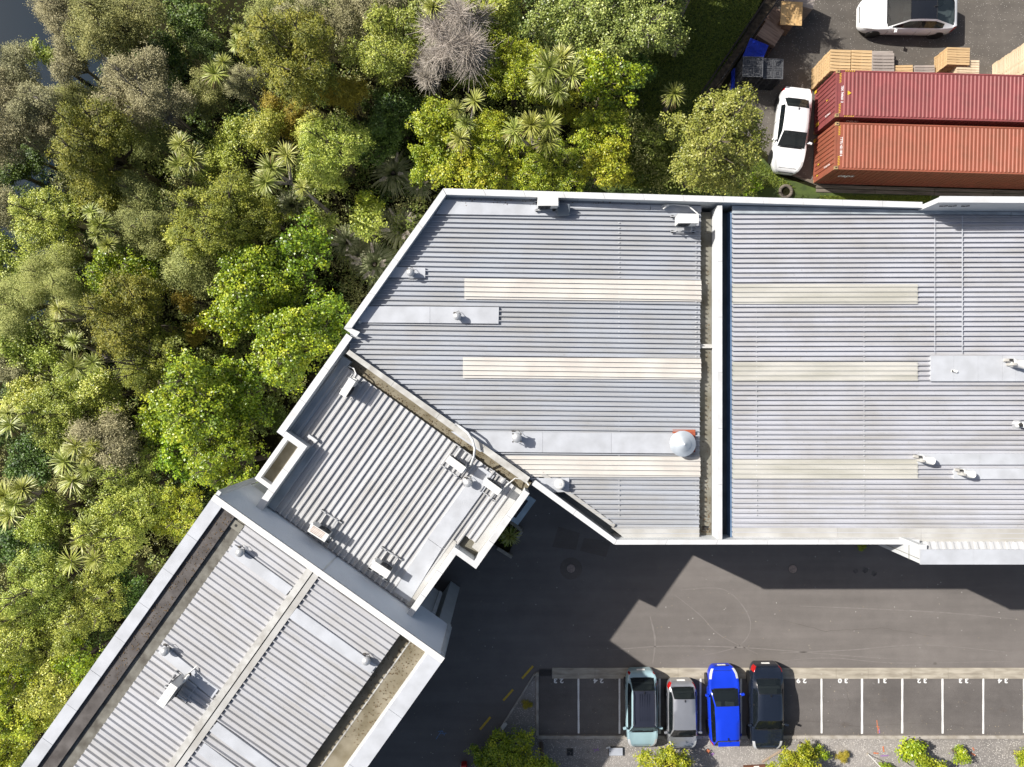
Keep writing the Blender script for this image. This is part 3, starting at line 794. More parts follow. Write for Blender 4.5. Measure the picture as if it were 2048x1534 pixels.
for num, x in zip(range(23, 35), (1117, 1197, 1278, 1357, 1440, 1521, 1603, 1686, 1763.5, 1844, 1927, 2006)):
    me = text_mesh(f'{num // 10} {num % 10}', 0.44, M_LINE, 'bay_number', bold=0.016)
    p = W(x, 1361, 0.0125)
    inst('bay_number', me, bays, p, (0, 0, math.pi), (1.0, 0.82, 1))
# concrete nib strip along the bays, laid in bays of concrete
nib = thing('concrete_strip', None, None); tag(nib, kind='structure')
xx = 1104.0; k = 0
while xx < 2300:
    x2 = xx + (86, 74, 92, 64)[k % 4]
    for ya, yb, z in ((1335.5, 1347.6, 0.018), (1348.0, 1357, 0.022)):
        m = MB(); m.prism([W2(xx + 0.25, ya), W2(x2 - 0.25, ya), W2(x2 - 0.25, yb), W2(xx + 0.25, yb)], -0.05, z + (0.002 if k % 2 else 0)); m.build('concrete_slab', M_CONC, nib)
    xx = x2; k += 1
# drain
dr = thing('drain_grate', 'dark rectangular drain grate at the end of the concrete strip', 'drain', W(1091, 1345, 0))
m = MB(); m.box((0, 0, 0.006), (0.66, 0.36, 0.01)); m.build('pit', M_DARK, dr)
M_IRON = pmat('cast_iron', (0.085, 0.078, 0.072), 0.65, metal=0.3)
m = MB()
for k in range(-8, 9): m.box((k * 0.036, 0, 0.022), (0.016, 0.34, 0.022))
m.build('bars', M_IRON, dr)['kind'] = 'stuff'
m = MB()
for s in (-1, 1): m.box((0, s * 0.185, 0.02), (0.7, 0.03, 0.03)); m.box((s * 0.34, 0, 0.02), (0.03, 0.34, 0.03))
m.build('frame', M_IRON, dr)
# gravel garden and island
sheet('gravel_bed', [(1076, 1477), (2700, 1477), (2700, 1760), (880, 1760), (930, 1545), (985, 1482), (1060, 1390), (1072, 1392)], 0.03, M_GRAVEL)
sheet('gravel_island', [(1073, 1349), (1072, 1480), (985, 1480)], 0.034, M_GRAVEL)
kb = thing('kerb', None, None); tag(kb, kind='structure')
def kerb_run(a, b, w, h, n, mat=M_KERB):
    a = Vector(W2(*a)); b = Vector(W2(*b)); d = (b - a); L = d.length; d.normalize()
    for k in range(n):
        m = MB(); m.beam((*(a + d * (L * k / n + 0.004)), h / 2 - 0.03), (*(a + d * (L * (k + 1) / n - 0.004)), h / 2 - 0.03), w, h + 0.06)
        m.build('kerb_stone', mat, kb, bevel=0.012)
kerb_run((1074.5, 1349), (1074.5, 1470), 0.15, 0.10, 5)
kerb_run((1074, 1473), (2300, 1473), 0.17, 0.10, 26)
kerb_run((1070, 1347), (986, 1481), 0.10, 0.04, 6)
kerb_run((985, 1482), (905, 1600), 0.14, 0.08, 5)
m = MB(); m.prism([W2(1067, 1350), W2(1073, 1343), W2(1077.5, 1343), W2(1077.5, 1351)], -0.02, 0.125); m.build('kerb_stone', M_CONC, kb, bevel=0.015)
# yellow no-stopping dashes
yl = thing('yellow_dashes', None, None); tag(yl, kind='structure')
for a, b in (((1044, 1357), (1066, 1332)), ((1006.5, 1401), (1026, 1379)), ((960, 1459), (981, 1434))):
    m = MB(); p, q = W(*a), W(*b); m.beam((p.x, p.y, 0.007), (q.x, q.y, 0.007), 0.12, 0.006); m.build('yellow_dash', M_YEL, yl)
# manholes
def manhole(px, py, r, label, ring):
    t = thing('manhole_cover', label, 'manhole cover', W(px, py, 0))
    if ring:
        m = MB(); m.lathe((0, 0, 0), [(0.62, 0.001), (0.6, 0.004)], 28); m.build('bitumen_patch', asphalt_mat('fresh_bitumen', (0.128, 0.112, 0.099), speck_amt=0.002, stain=0.1), t)
    m = MB(); m.lathe((0, 0, 0.005), [(r, 0), (r, 0.01), (r * 0.93, 0.012)], 24); m.build('ring', M_IRON, t)
    m = MB(); m.lathe((0, 0, 0.012), [(r * 0.9, 0), (r * 0.9, 0.008)], 24)
    for i in range(-3, 4):
        for j in range(-3, 4):
            if math.hypot(i, j) < 3.3: m.box((i * r * 0.24, j * r * 0.24, 0.026), (r * 0.14, r * 0.06, 0.006), rz=math.pi / 4 * (1 if (i + j) % 2 else -1))
    m.build('lid', pmat('rusty_lid', (0.34, 0.27, 0.23), 0.8, c2=(0.22, 0.18, 0.16), scale=9), t)
manhole(1142, 1137, 0.26, 'round manhole cover ringed by a dark bitumen patch below the angled roof edge', True)
manhole(1585.5, 1138, 0.26, 'round manhole cover in plain asphalt under the long south wall', False)
# darker repair patches of asphalt
M_PATCH = asphalt_mat('asphalt_repair', (0.128, 0.112, 0.099), speck_amt=0.003, stain=0.12)
sheet('asphalt_patch', [(1117, 1053), (1160, 1066), (1152, 1100), (1104, 1094)], 0.003, M_PATCH)
sheet('asphalt_patch', [(1168, 1076), (1222, 1082), (1212, 1114), (1160, 1102)], 0.003, M_PATCH)
M_OIL = pmat('oil_stain', (0.085, 0.078, 0.070), 0.6, var=0.3, scale=5)
for x, y, r in ((1711, 1142, 0.13), (1730, 1140, 0.17), (1748, 1147, 0.15)):
    m = MB(); c = W(x, y, 0.004)
    m.add([(c.x + r * (1 + 0.25 * math.sin(k * 2.3)) * math.cos(k * math.pi / 8), c.y + r * (1 + 0.2 * math.sin(k * 1.7)) * math.sin(k * math.pi / 8), 0.004) for k in range(16)], [tuple(range(16))])
    tag(m.build('oil_stain', M_OIL), kind='structure')
# tyre scuffs: pale curved tracks
M_SCUFF = pmat('tyre_scuff', (0.215, 0.196, 0.182), 0.9, c2=(0.158, 0.143, 0.132), scale=3.5, thr=(0.35, 0.8), detail=8)
def scuff(pts, w):
    m = MB(); P_ = [W(x, y, 0.003) for x, y in pts]
    # Catmull-Rom
    Q = []
    for i in range(len(P_) - 1):
        p0 = P_[max(i - 1, 0)]; p1 = P_[i]; p2 = P_[i + 1]; p3 = P_[min(i + 2, len(P_) - 1)]
        for k in range(10):
            t = k / 10
            Q.append(0.5 * ((2 * p1) + (p2 - p0) * t + (2 * p0 - 5 * p1 + 4 * p2 - p3) * t * t + (3 * p1 - p0 - 3 * p2 + p3) * t ** 3))
    vs = []
    for i, p in enumerate(Q):
        d = (Q[min(i + 1, len(Q) - 1)] - Q[max(i - 1, 0)]); d.normalize(); s = Vector((-d.y, d.x, 0)) * w * (0.35 + 0.65 * math.sin(math.pi * (i + 0.5) / len(Q)))
        vs += [(p.x - s.x, p.y - s.y, 0.003), (p.x + s.x, p.y + s.y, 0.003)]
    m.add(vs, [(2 * i, 2 * i + 1, 2 * i + 3, 2 * i + 2) for i in range(len(Q) - 1)])
    tag(m.build('tyre_scuff', M_SCUFF), kind='structure')
scuff([(1360, 1180), (1450, 1180), (1500, 1240), (1480, 1290), (1400, 1312)], 0.03)
scuff([(1220, 1300), (1340, 1292), (1500, 1296), (1700, 1312), (1800, 1318)], 0.025)
scuff([(1350, 1190), (1400, 1230), (1440, 1270), (1520, 1310)], 0.025)
scuff([(1560, 1306), (1700, 1300), (1850, 1290), (2048, 1308)], 0.03)
scuff([(1560, 1322), (1660, 1316), (1800, 1326), (2048, 1322)], 0.02)
scuff([(1300, 1232), (1310, 1280), (1305, 1330)], 0.05)
scuff([(1600, 1212), (1750, 1218), (1900, 1226), (2048, 1240)], 0.03)
# survey spray marks
M_SPO = pmat('orange_spray', (0.62, 0.17, 0.06), 0.8, c2=(0.35, 0.14, 0.08), scale=14)
M_SPB = pmat('blue_spray', (0.13, 0.25, 0.45), 0.8, c2=(0.10, 0.14, 0.2), scale=14)
M_SPP = pmat('purple_spray', (0.32, 0.14, 0.45), 0.8, c2=(0.2, 0.15, 0.2), scale=14)
def spray(name, strokes, mat, z=0.008, w=0.04):
    m = MB()
    for i, (a, b) in enumerate(strokes):
        p, q = W(*a), W(*b); m.beam((p.x, p.y, z + i * 0.0015), (q.x, q.y, z + i * 0.0015), w, 0.002)
    tag(m.build(name, mat), kind='structure')
spray('spray_mark', [((872, 1478), (883, 1462)), ((880, 1467), (893, 1466)), ((884, 1461), (889, 1470)), ((876, 1463), (884, 1461))], M_SPB)
spray('spray_mark', [((1753.5, 1440), (1754.5, 1452)), ((1752, 1453), (1758, 1453)), ((1755, 1452), (1756, 1467)), ((1758, 1455), (1756, 1461))], M_SPO)
spray('spray_mark', [((1758, 1458), (1759, 1466))], M_SPP, w=0.05)
spray('spray_mark', [((1412, 1502), (1420, 1500)), ((1415, 1497), (1417, 1506))], M_SPO, z=0.05, w=0.1)
spray('spray_mark', [((1420, 1508), (1428, 1506)), ((1423, 1505), (1424, 1511))], M_SPP, z=0.05, w=0.09)
spray('spray_mark', [((1185, 1497), (1198, 1500)), ((1188, 1503), (1196, 1496))], M_SPP, z=0.05, w=0.05)
spray('spray_mark', [((1746, 1505), (1756, 1506)), ((1765, 1492), (1767, 1503))], M_SPO, z=0.05, w=0.08)
spray('spray_mark', [((1760, 1511), (1776, 1510))], M_SPP, z=0.05, w=0.08)
spray('spray_mark', [((1940, 1505), (1950, 1510)), ((1944, 1494), (1947, 1500))], M_SPO, z=0.05, w=0.08)

# retaining timber beside the containers
M_TIMB = pmat('weathered_timber', (0.17, 0.145, 0.115), 0.9, c2=(0.085, 0.072, 0.058), scale=2, stretch=(0.5, 5, 5), bump=0.4, bscale=25)
rw = thing('timber_retaining_wall', 'low stepped timber sleeper wall between the containers and the warehouse', 'retaining wall')
for (ya, za, w_) in ((373.5, 0.02, 0.16), (381, -0.06, 0.20), (388.5, -0.14, 0.20)):
    xs0 = 1632 if ya < 385 else 1640
    for k in range(5):
        a = W(xs0 + k * 118, ya + k * 3.2, 0); b = W(xs0 + (k + 1) * 118 - 1, ya + (k + 1) * 3.2, 0)
        m = MB(); m.beam((a.x, a.y, za), (b.x, b.y, za), w_, 0.2); m.build('sleeper', M_TIMB, rw, bevel=0.012)
ln = MB(); a = W(1540, 330, 0); b = W(1640, 372, 0); ln.beam((a.x, a.y, 0.03), (b.x, b.y, 0.03), 0.16, 0.14)
ln.build('sleeper', M_TIMB, rw, bevel=0.012)
# fence: posts, rails, wires along the diagonal edge of the yard
M_BLK = pmat('black_fence_paint', (0.02, 0.02, 0.021), 0.6)
fe = thing('wire_fence', 'black wire mesh fence running diagonally between the lawn and the yard', 'fence')
fa = W(1552, 6, 0); fb = W(1430, 178, 0)
for k in range(4):
    p = fa.lerp(fb, k / 3.0); m = MB(); m.tube([(p.x, p.y, -0.1), (p.x, p.y, 1.25)], 0.03, 8); m.build('post', M_BLK, fe)
for z in (0.15, 1.2):
    m = MB(); m.tube([(fa.x, fa.y, z), (fb.x, fb.y, z)], 0.025, 6); m.build('rail', M_BLK, fe)
m = MB()
n = 46
for k in range(n + 1):
    p = fa.lerp(fb, k / n); q = fa.lerp(fb, min(1, (k + 5) / n)); q2 = fa.lerp(fb, max(0, (k - 5) / n))
    m.beam((p.x, p.y, 0.15), (q.x, q.y, 1.2), 0.012, 0.012); m.beam((p.x, p.y, 0.15), (q2.x, q2.y, 1.2), 0.012, 0.012)
m.build('wire_mesh', M_BLK, fe)['kind'] = 'stuff'
ed = thing('timber_edging', 'dark timber edging strip beside the lawn along the fence', 'edging')
a = W(1528, 4, 0); b = W(1400, 190, 0)
for k in range(4):
    p = a.lerp(b, k / 4 + 0.002); q = a.lerp(b, (k + 1) / 4 - 0.002); m = MB(); m.beam((p.x, p.y, 0.08), (q.x, q.y, 0.08), 0.09, 0.26); m.build('edging_board', pmat('dark_timber', (0.04, 0.034, 0.028), 0.9) if k == 0 else bpy.data.materials['dark_timber'], ed)
sheet('leaf_litter', [(1532, 0), (1556, 0), (1436, 180), (1404, 195)], -0.002, pmat('leaf_litter', (0.13, 0.10, 0.065), 0.95, c2=(0.04, 0.032, 0.022), scale=5, detail=9, bump=0.6, bscale=30))

# hairline cracks and drip marks in the bays
M_CRACK = pmat('asphalt_crack', (0.095, 0.083, 0.074), 0.95)
def crack(pts):
    m = MB(); z = 0.0062
    P_ = []
    for (a, b) in zip(pts[:-1], pts[1:]):
        for k in range(8):
            t = k / 8; P_.append((a[0] + (b[0] - a[0]) * t + random.uniform(-1.4, 1.4), a[1] + (b[1] - a[1]) * t + random.uniform(-1.4, 1.4)))
    for i in range(len(P_) - 1):
        p, q = W(*P_[i]), W(*P_[i + 1]); w = random.uniform(0.004, 0.010); d = (q - p); 
        if d.length < 1e-4: continue
        d.normalize(); n = Vector((-d.y, d.x, 0)) * w
        m.add([(p.x - n.x, p.y - n.y, z), (p.x + n.x, p.y + n.y, z), (q.x + n.x, q.y + n.y, z), (q.x - n.x, q.y - n.y, z)], [(0, 1, 2, 3)])
    tag(m.build('asphalt_crack', M_CRACK), kind='structure')
crack([(1600, 1440), (1720, 1452), (1850, 1446), (1990, 1455)])
crack([(1690, 1370), (1700, 1410), (1688, 1440)])
crack([(1560, 1240), (1650, 1262), (1760, 1256), (1880, 1274)])
crack([(1905, 1380), (1930, 1420), (1925, 1462)])
for x, y, r in ((1845, 1442, 0.09), (1690, 1449, 0.22), (1770, 1400, 0.16), (1930, 1405, 0.14), (2006, 1420, 0.2), (1190, 1420, 0.18), (1870, 1327, 0.1)):
    m = MB(); c = W(x, y)
    m.add([(c.x + r * (1 + 0.3 * math.sin(k * 2.3 + x)) * math.cos(k * math.pi / 9), c.y + 0.7 * r * (1 + 0.25 * math.sin(k * 1.7 + y)) * math.sin(k * math.pi / 9), 0.0058) for k in range(18)], [tuple(range(18))])
    tag(m.build('oil_stain', pmat('drip_stain', (0.105, 0.092, 0.083), 0.7, var=0.12, scale=9) if 'drip_stain' not in bpy.data.materials else bpy.data.materials['drip_stain']), kind='structure')
# fallen leaves scattered over the car park
m = MB(); ML = [(0.42, 0.40, 0.30), (0.30, 0.22, 0.10)]
for _ in range(420):
    px = random.uniform(800, 2048); py = random.choice((random.uniform(1100, 1330), 1330 + 140 * random.random(), 1470 - abs(random.gauss(0, 10)), 1530 - abs(random.gauss(0, 26))))
    if py > 1470 and px > 960: continue
    c = W(px, py); a = random.uniform(0, 6.28); r = random.uniform(0.015, 0.04)
    m.add([(c.x + r * math.cos(a), c.y + r * math.sin(a), 0.012), (c.x - r * .5 * math.sin(a), c.y + r * .5 * math.cos(a), 0.02), (c.x - r * math.cos(a), c.y - r * math.sin(a), 0.012), (c.x + r * .5 * math.sin(a), c.y - r * .5 * math.cos(a), 0.014)], [(0, 1, 2, 3)])
tag(m.build('fallen_leaves', pmat('pale_fallen_leaf', (0.45, 0.42, 0.33), 0.9, c2=(0.24, 0.17, 0.08), scale=0.8)), kind='stuff')
# ================================================================== ROOF PLANT
M_GRILLE = pmat('dark_grille', (0.05, 0.055, 0.06), 0.45)
M_RUST = pmat('rusty_louvre', (0.50, 0.40, 0.33), 0.7, c2=(0.30, 0.16, 0.11), scale=7)
def aircon(px, py, zt, zroof, ang, label, L=0.86, D=0.33, Hh=0.66, rails=((-1, 1), (0.55, 0.55)), rusty=False, ext=(0.25, 0.25), pipe=None):
    c = W(px, py, zt)
    t = thing('air_conditioner', label, 'air conditioner', (c.x, c.y, zroof), math.radians(ang), 'air conditioning units on the roofs')
    top = zt - zroof; b = top - Hh
    m = MB(); m.box((0, 0, b + Hh / 2), (L, D, Hh - 0.02))
    m.build('casing', M_WHITE, t, bevel=0.015)
    m = MB(); m.box((0, 0, top - 0.006), (L + 0.015, D + 0.015, 0.022))
    for k in (-0.6, 0, 0.6): m.box((0, k * D / 2, top + 0.009), (L * 0.9, 0.02, 0.012))
    m.build('lid', M_WHITE, t, bevel=0.006)
    if rusty:
        m = MB()
        for k in range(5): m.box((0.05, -D * 0.38 + k * D * 0.17, top + 0.008), (L * 0.72, 0.028, 0.014))
        m.build('louvres', M_RUST, t)
    fan = MB(); r = Hh * 0.38
    pts = [(-L * 0.16 + r * math.cos(a * math.pi / 12), -D / 2 - 0.012, b + Hh / 2 + r * math.sin(a * math.pi / 12)) for a in range(25)]
    fan.tube(pts, 0.018, 6, cap=False)
    for k in range(8):
        a = k * math.pi / 4; fan.beam((-L * 0.16, -D / 2 - 0.012, b + Hh / 2), (-L * 0.16 + r * math.cos(a), -D / 2 - 0.012, b + Hh / 2 + r * math.sin(a)), 0.02, 0.01)
    fan.build('fan_guard', M_GRILLE, t)
    m = MB(); m.box((-L * 0.16, -D / 2 - 0.003, b + Hh / 2), (2.1 * r, 0.006, 2.1 * r)); m.build('fan_recess', M_GRILLE, t)
    m = MB()
    for k in range(7): m.box((0, D / 2 + 0.004, b + 0.08 + k * (Hh - 0.16) / 6), (L * 0.86, 0.008, 0.03))
    m.build('coil_fins', M_GRILLE, t)
    # mounting frame: two rails under the unit, feet on timber blocks
    fr = MB(); e0, e1 = ext
    for s in (-1, 1):
        fr.beam((s * L * 0.36, -D / 2 - e0, b - 0.03), (s * L * 0.36, D / 2 + e1, b - 0.03), 0.05, 0.05)
        for y in (-D / 2 - e0 + 0.05, D / 2 + e1 - 0.05):
            fr.beam((s * L * 0.36, y, 0.09), (s * L * 0.36, y, b - 0.055), 0.04, 0.04)
    for y in (-D / 2 - e0 + 0.05, D / 2 + e1 - 0.05):
        fr.beam((-L * 0.36 - 0.24, y, 0.075), (L * 0.36 + 0.24, y, 0.075), 0.045, 0.045)
    fr.build('mounting_frame', M_STEEL, t)
    ft = MB()
    for y in (-D / 2 - e0 + 0.05, D / 2 + e1 - 0.05):
        for s in (-1, 1): ft.box((s * (L * 0.36 + 0.15), y, 0.035), (0.09, 0.12, 0.05))
    ft.build('rubber_feet', M_DARK, t)
    pc = MB(); x = L / 2
    pc.box((x + 0.035, -0.02, b + Hh * 0.3), (0.07, D * 0.6, Hh * 0.4))
    pc.build('pipe_cover', M_WHITE, t, bevel=0.01)
    if pipe:
        pp = MB(); pp.tube(pipe, 0.028, 7); pp.build('refrigerant_pipe', M_CABLE, t, smooth=True)
    return t
aircon(1096, 402.5, 9.42, 8.72, 0, 'white air conditioner tucked under the north parapet coping of the left roof', L=0.86, D=0.36, ext=(0.1, 0.02))
aircon(1377, 437, 9.55, 8.5, 0, 'white air conditioner on a frame in the corner beside the fire wall', L=0.86, D=0.38, ext=(0.2, 0.18),
       pipe=[(0.45, 0.1, 0.6), (0.55, 0.35, 0.45), (0.2, 0.75, 0.2), (-0.4, 0.82, 0.12), (-0.85, 0.8, 0.12), (-0.95, 0.72, 0.05)])
zm = 8.38
aircon(695, 775, 9.25, zm, 57, 'white air conditioner standing in parapet shade at the top corner of the middle roof', L=0.80, D=0.30, ext=(0.2, 0.2),
       pipe=[(0.4, 0.05, 0.5), (0.62, 0.1, 0.35), (0.75, 0.35, 0.14), (0.7, 0.62, 0.08)])
aircon(911.5, 929, 9.3, zm, -36, 'clean white air conditioner beside the curved white pipe on the middle roof', L=0.86, D=0.31, ext=(0.4, 0.5))
aircon(984.5, 974, 9.2, zm, -36, 'clean white air conditioner nearest the right corner of the middle roof', L=0.80, D=0.30, ext=(0.42, 0.4),
       pipe=[(0.42, 0.05, 0.4), (0.5, 0.4, 0.35), (0.62, 0.8, 0.15), (1.0, 1.0, 0.05), (1.3, 0.9, 0.02)])
aircon(636.5, 1066, 9.2, zm, -32.5 + 180, 'rusty topped air conditioner near the blue clad wall, under the ridge line', L=0.86, D=0.36, ext=(0.55, 0.28), rusty=True)
aircon(761, 1139.5, 9.2, zm, -33 + 180, 'grey white air conditioner at the foot of the wide smooth flashing sheet', L=0.84, D=0.34, ext=(0.5, 0.4))
aircon(334, 1391, 11.65, 10.47, 55 + 180, 'tall air conditioner on a pipe frame alone on the angled warehouse roof', L=0.98, D=0.32, Hh=0.95, ext=(0.3, 0.5),
       pipe=[(-0.5, 0, 0.5), (-0.75, 0.1, 0.3), (-1.0, 0.15, 0.1)])

def vent(px, py, zt, zroof, label, kind='cap', r=0.14, stay=False):
    c = W(px, py, zt); h = zt - zroof
    t = thing('roof_vent', label, 'roof vent', (c.x, c.y, zroof), 0, 'vents standing on the roofs')
    if kind == 'cap':
        m = MB(); m.lathe((0, 0, 0), [(r * 1.7, 0.0), (r * 1.3, 0.035), (r * 0.75, 0.06)], 18); m.build('boot', M_STEEL, t, smooth=True)
        m = MB(); m.lathe((0, 0, 0.05), [(r * 0.68, 0), (r * 0.68, h - 0.22)], 16); m.build('pipe', M_STEEL, t, smooth=True)
        m = MB(); m.lathe((0, 0, h - 0.22), [(r * 0.95, 0), (r * 1.12, 0.03), (r * 1.12, 0.12), (r * 1.0, 0.15), (r * 0.8, 0.18), (r * 0.3, 0.215), (0.01, 0.22)], 20); m.build('cap', M_STEEL, t, smooth=True)
        if stay:
            m = MB()
            for k in range(4):
                a = math.pi / 4 + k * math.pi / 2
                m.beam((r * 1.25 * math.cos(a), r * 1.25 * math.sin(a), h - 0.16), (r * 1.1 * math.cos(a), r * 1.1 * math.sin(a), h - 0.42), 0.025, 0.025)
                m.box((r * 1.3 * math.cos(a), r * 1.3 * math.sin(a), h - 0.13), (0.06, 0.06, 0.03))
            m.build('cap_brackets', M_IRON, t)
        m = MB(); m.box((-r * 0.9, r * 1.2, 0.10), (0.10, 0.07, 0.08)); m.tube([(-r * 0.8, r * 1.2, 0.14), (r * 0.3, r * 1.7, 0.22), (r * 1.1, r * 0.5, 0.28)], 0.012, 5)
        m.build('cable_box', M_IRON, t)
    elif kind == 'cowl':
        m = MB(); m.prism([(-0.34, -0.40), (0.64, -0.40), (0.64, 0.58), (-0.34, 0.58)], 0.0, 0.10); m.build('sealant_base', M_ORANGE, t)
        m = MB(); m.lathe((0, 0, 0.08), [(0.34, 0), (0.34, h - 0.45)], 24); m.build('pipe', M_STEEL, t, smooth=True)
        m = MB(); m.lathe((0, 0, h - 0.42), [(0.50, 0), (r, 0.02), (r, 0.05), (r * 0.55, 0.2), (r * 0.55, 0.215), (r * 0.50, 0.235), (r * 0.08, 0.40), (0.015, 0.42)], 36); m.build('cowl', pmat('zinc_cowl', (0.46, 0.50, 0.54), 0.35, metal=0.3, var=0.1, scale=3), t, smooth=False)
        m = MB()
        for k in range(6):
            a = k * math.pi / 3; m.beam((0.33 * math.cos(a), 0.33 * math.sin(a), h - 0.6), (0.47 * math.cos(a), 0.47 * math.sin(a), h - 0.40), 0.03, 0.01)
        m.build('cowl_stay', M_STEEL, t)
    elif kind == 'dome':
        m = MB(); m.lathe((0, 0, 0), [(r * 1.1, 0), (r * 0.9, 0.05), (r * 0.9, h * 0.5)], 24); m.build('boot', M_STEEL, t, smooth=True)
        m = MB(); m.lathe((0, 0, h * 0.45), [(r, 0), (r, h * 0.38), (r * 0.93, h * 0.47), (r * 0.6, h * 0.53), (0.01, h * 0.55)], 28); m.build('cap', M_WHITE, t, smooth=True)
        m = MB()
        for i in range(-1, 2):
            for j in range(-1, 2): m.box((i * 0.045, j * 0.045, h + 0.004), (0.02, 0.02, 0.012))
        m.build('screws', M_STEEL, t)
    elif kind == 'elbow':
        m = MB(); m.lathe((0, 0, 0), [(r * 2.0, 0), (r * 1.2, 0.04)], 14); m.build('boot', M_STEEL, t)
        m = MB(); m.tube([(0, 0, 0), (0, 0, h - r * 2), (r * 0.4, 0, h - r), (r * 1.4, -r * 0.2, h - r * 0.6), (r * 3.4, -r * 0.6, h - r * 0.8)], r, 10); m.build('pipe', M_WHITE, t, smooth=True)
        m = MB(); m.tube([(-r, 0, h - r * 0.4), (-r * 0.2, 0.0, h - r * 0.1)], r * 0.7, 8); m.build('pipe_end', M_DARK, t)
    elif kind == 'twin':
        m = MB(); m.lathe((0, 0, 0), [(r * 1.5, 0), (r * 1.1, 0.05)], 14); m.build('boot', M_STEEL, t)
        m = MB(); m.tube([(0, 0, 0), (0, 0, h * 0.6), (r * 0.5, -r * 0.2, h - r)], r, 12); m.build('pipe', M_WHITE, t, smooth=True)
        m = MB(); m.tube([(r * 0.2, 0, h * 0.6), (r * 1.2, -r * 0.3, h - r * 0.5), (r * 2.2, -r * 0.4, h - r * 0.8)], r * 1.05, 12); m.build('hood', M_WHITE, t, smooth=True)
        m = MB(); m.box((-r * 1.3, r * 0.8, 0.2), (r * 1.2, r * 0.7, 0.4)); m.box((-r * 0.8, -r * 0.3, 0.3), (r * 0.7, r * 0.6, 0.5)); m.build('flue_box', M_COPING_OLD, t)
        m = MB(); m.box((-r * 1.3, r * 0.8, 0.41), (r * 0.9, r * 0.5, 0.012)); m.build('opening', M_DARK, t)
    return t
vent(820, 544, 9.25, 8.72, 'small domed vent in the shade line of the left parapet', r=0.15)
vent(914, 632, 9.2, 8.66, 'domed vent with cable on the long smooth strip left of the roof', r=0.15)
vent(717, 643, 8.95, 8.82, 'tiny pipe stub by the notch in the left parapet', r=0.07)
vent(1034, 876, 9.35, 8.55, 'tall mushroom vent with four brackets on a smooth flashing row', r=0.19, stay=True)
vent(1370, 889, 9.3, 8.42, 'large zinc conical cowl on an orange base at the gutter edge', 'cowl', r=0.56)
vent(1120, 969, 9.05, 8.55, 'squat white round vent near the angled south wall', 'dome', r=0.225)
vent(1907, 742, 8.95, 8.77, 'small white elbow pipe on the right roof flashing sheet', 'elbow', r=0.05)
vent(2036, 726, 9.35, 8.85, 'white twin flue at the right edge above the middle flashing sheets', 'twin', r=0.17)
vent(2046, 850, 9.2, 8.85, 'fat white bent duct cut by the right edge of the roof', 'elbow', r=0.12)
vent(1853, 920, 9.25, 8.72, 'hooded white flue at the end of the upper smooth strip on the right roof', 'twin', r=0.15)
vent(1934, 947, 9.25, 8.76, 'hooded white flue on the lowest smooth strip of the right roof', 'twin', r=0.15)
vent(936, 967, 8.95, 8.45, 'steel dome vent between two air conditioners on the middle roof', r=0.16)
vent(477, 1107, 11.0, 10.47, 'vent near the ridge end of the angled roof beside the membrane gutter', r=0.15)
vent(326, 1306, 11.0, 10.47, 'vent on the smooth strip above the tall air conditioner frame', r=0.15)
vent(731, 1325, 10.95, 10.43, 'vent at the eave of the angled roof beside the tan gutter', r=0.15)
# bent conduit spanning the shared parapet
t = thing('bent_pipe', 'white bent pipe arching over the parapet beside an air conditioner', 'pipe', W(915, 851, 9.2))
o = t.location
pts = [W(912, 848, 9.32), W(922, 855, 9.42), W(935, 865, 9.45), W(945, 880, 9.45), W(949.5, 897, 9.42), W(948, 912, 9.2), W(943, 926, 8.9), W(940, 932, 8.5)]
m = MB(); m.tube([p - o for p in pts], 0.05, 8); m.build('pipe', M_CABLE, t, smooth=True)
m = MB(); m.tube([W(911, 850, 8.95) - o, W(912, 848, 9.35) - o], 0.06, 8); m.tube([W(914, 851, 9.2) - o, W(928, 856, 8.95) - o], 0.03, 6); m.build('bracket', M_STEEL, t)
t = thing('gooseneck_pipe', 'white gooseneck pipe next to the tall air conditioner', 'pipe', W(374, 1356, 10.48))
m = MB(); m.tube([(0, 0, 0), (0, 0, 0.35), (0.06, 0.04, 0.52), (0.16, 0.14, 0.58), (0.24, 0.24, 0.5), (0.25, 0.27, 0.36)], 0.06, 10); m.build('pipe', M_WHITE, t, smooth=True)
m = MB(); m.lathe((0.25, 0.27, 0.30), [(0.075, 0), (0.075, 0.1)], 12); m.build('outlet', M_DARK, t)
m = MB(); m.tube([(-0.04, -0.08, 0.05), (-0.2, -0.4, 0.3), (-0.3, -0.6, 0.4)], 0.035, 7); m.build('lagged_hose', M_DARK, t)
# cloth / membrane hump beside the first air conditioner
t = thing('pipe_shroud', 'blue grey sheet metal shroud right of the air conditioner under the parapet', 'shroud', W(1127, 421, 8.75))
m = MB(); m.prism([(-0.3, -0.26), (0.27, -0.22), (0.27, 0.22), (-0.28, 0.24)], 0.0, [0.10, 0.16, 0.28, 0.22]); m.build('cover', M_GUT_BLUE, t, bevel=0.04)
m = MB(); m.lathe((-0.42, 0.02, 0.06), [(0.08, 0), (0.08, 0.08), (0.04, 0.09)], 12); m.build('grommet', M_DARK, t)
t = thing('pipe_flashing_boot', 'white elbow fitting lying in parapet shade left of the corner air conditioner', 'pipe fitting', W(1331, 414, 8.6))
m = MB(); m.tube([(-0.1, -0.08, 0.05), (-0.02, 0.0, 0.16), (0.1, 0.05, 0.18)], 0.05, 9); m.build('elbow', M_WHITE, t, smooth=True)

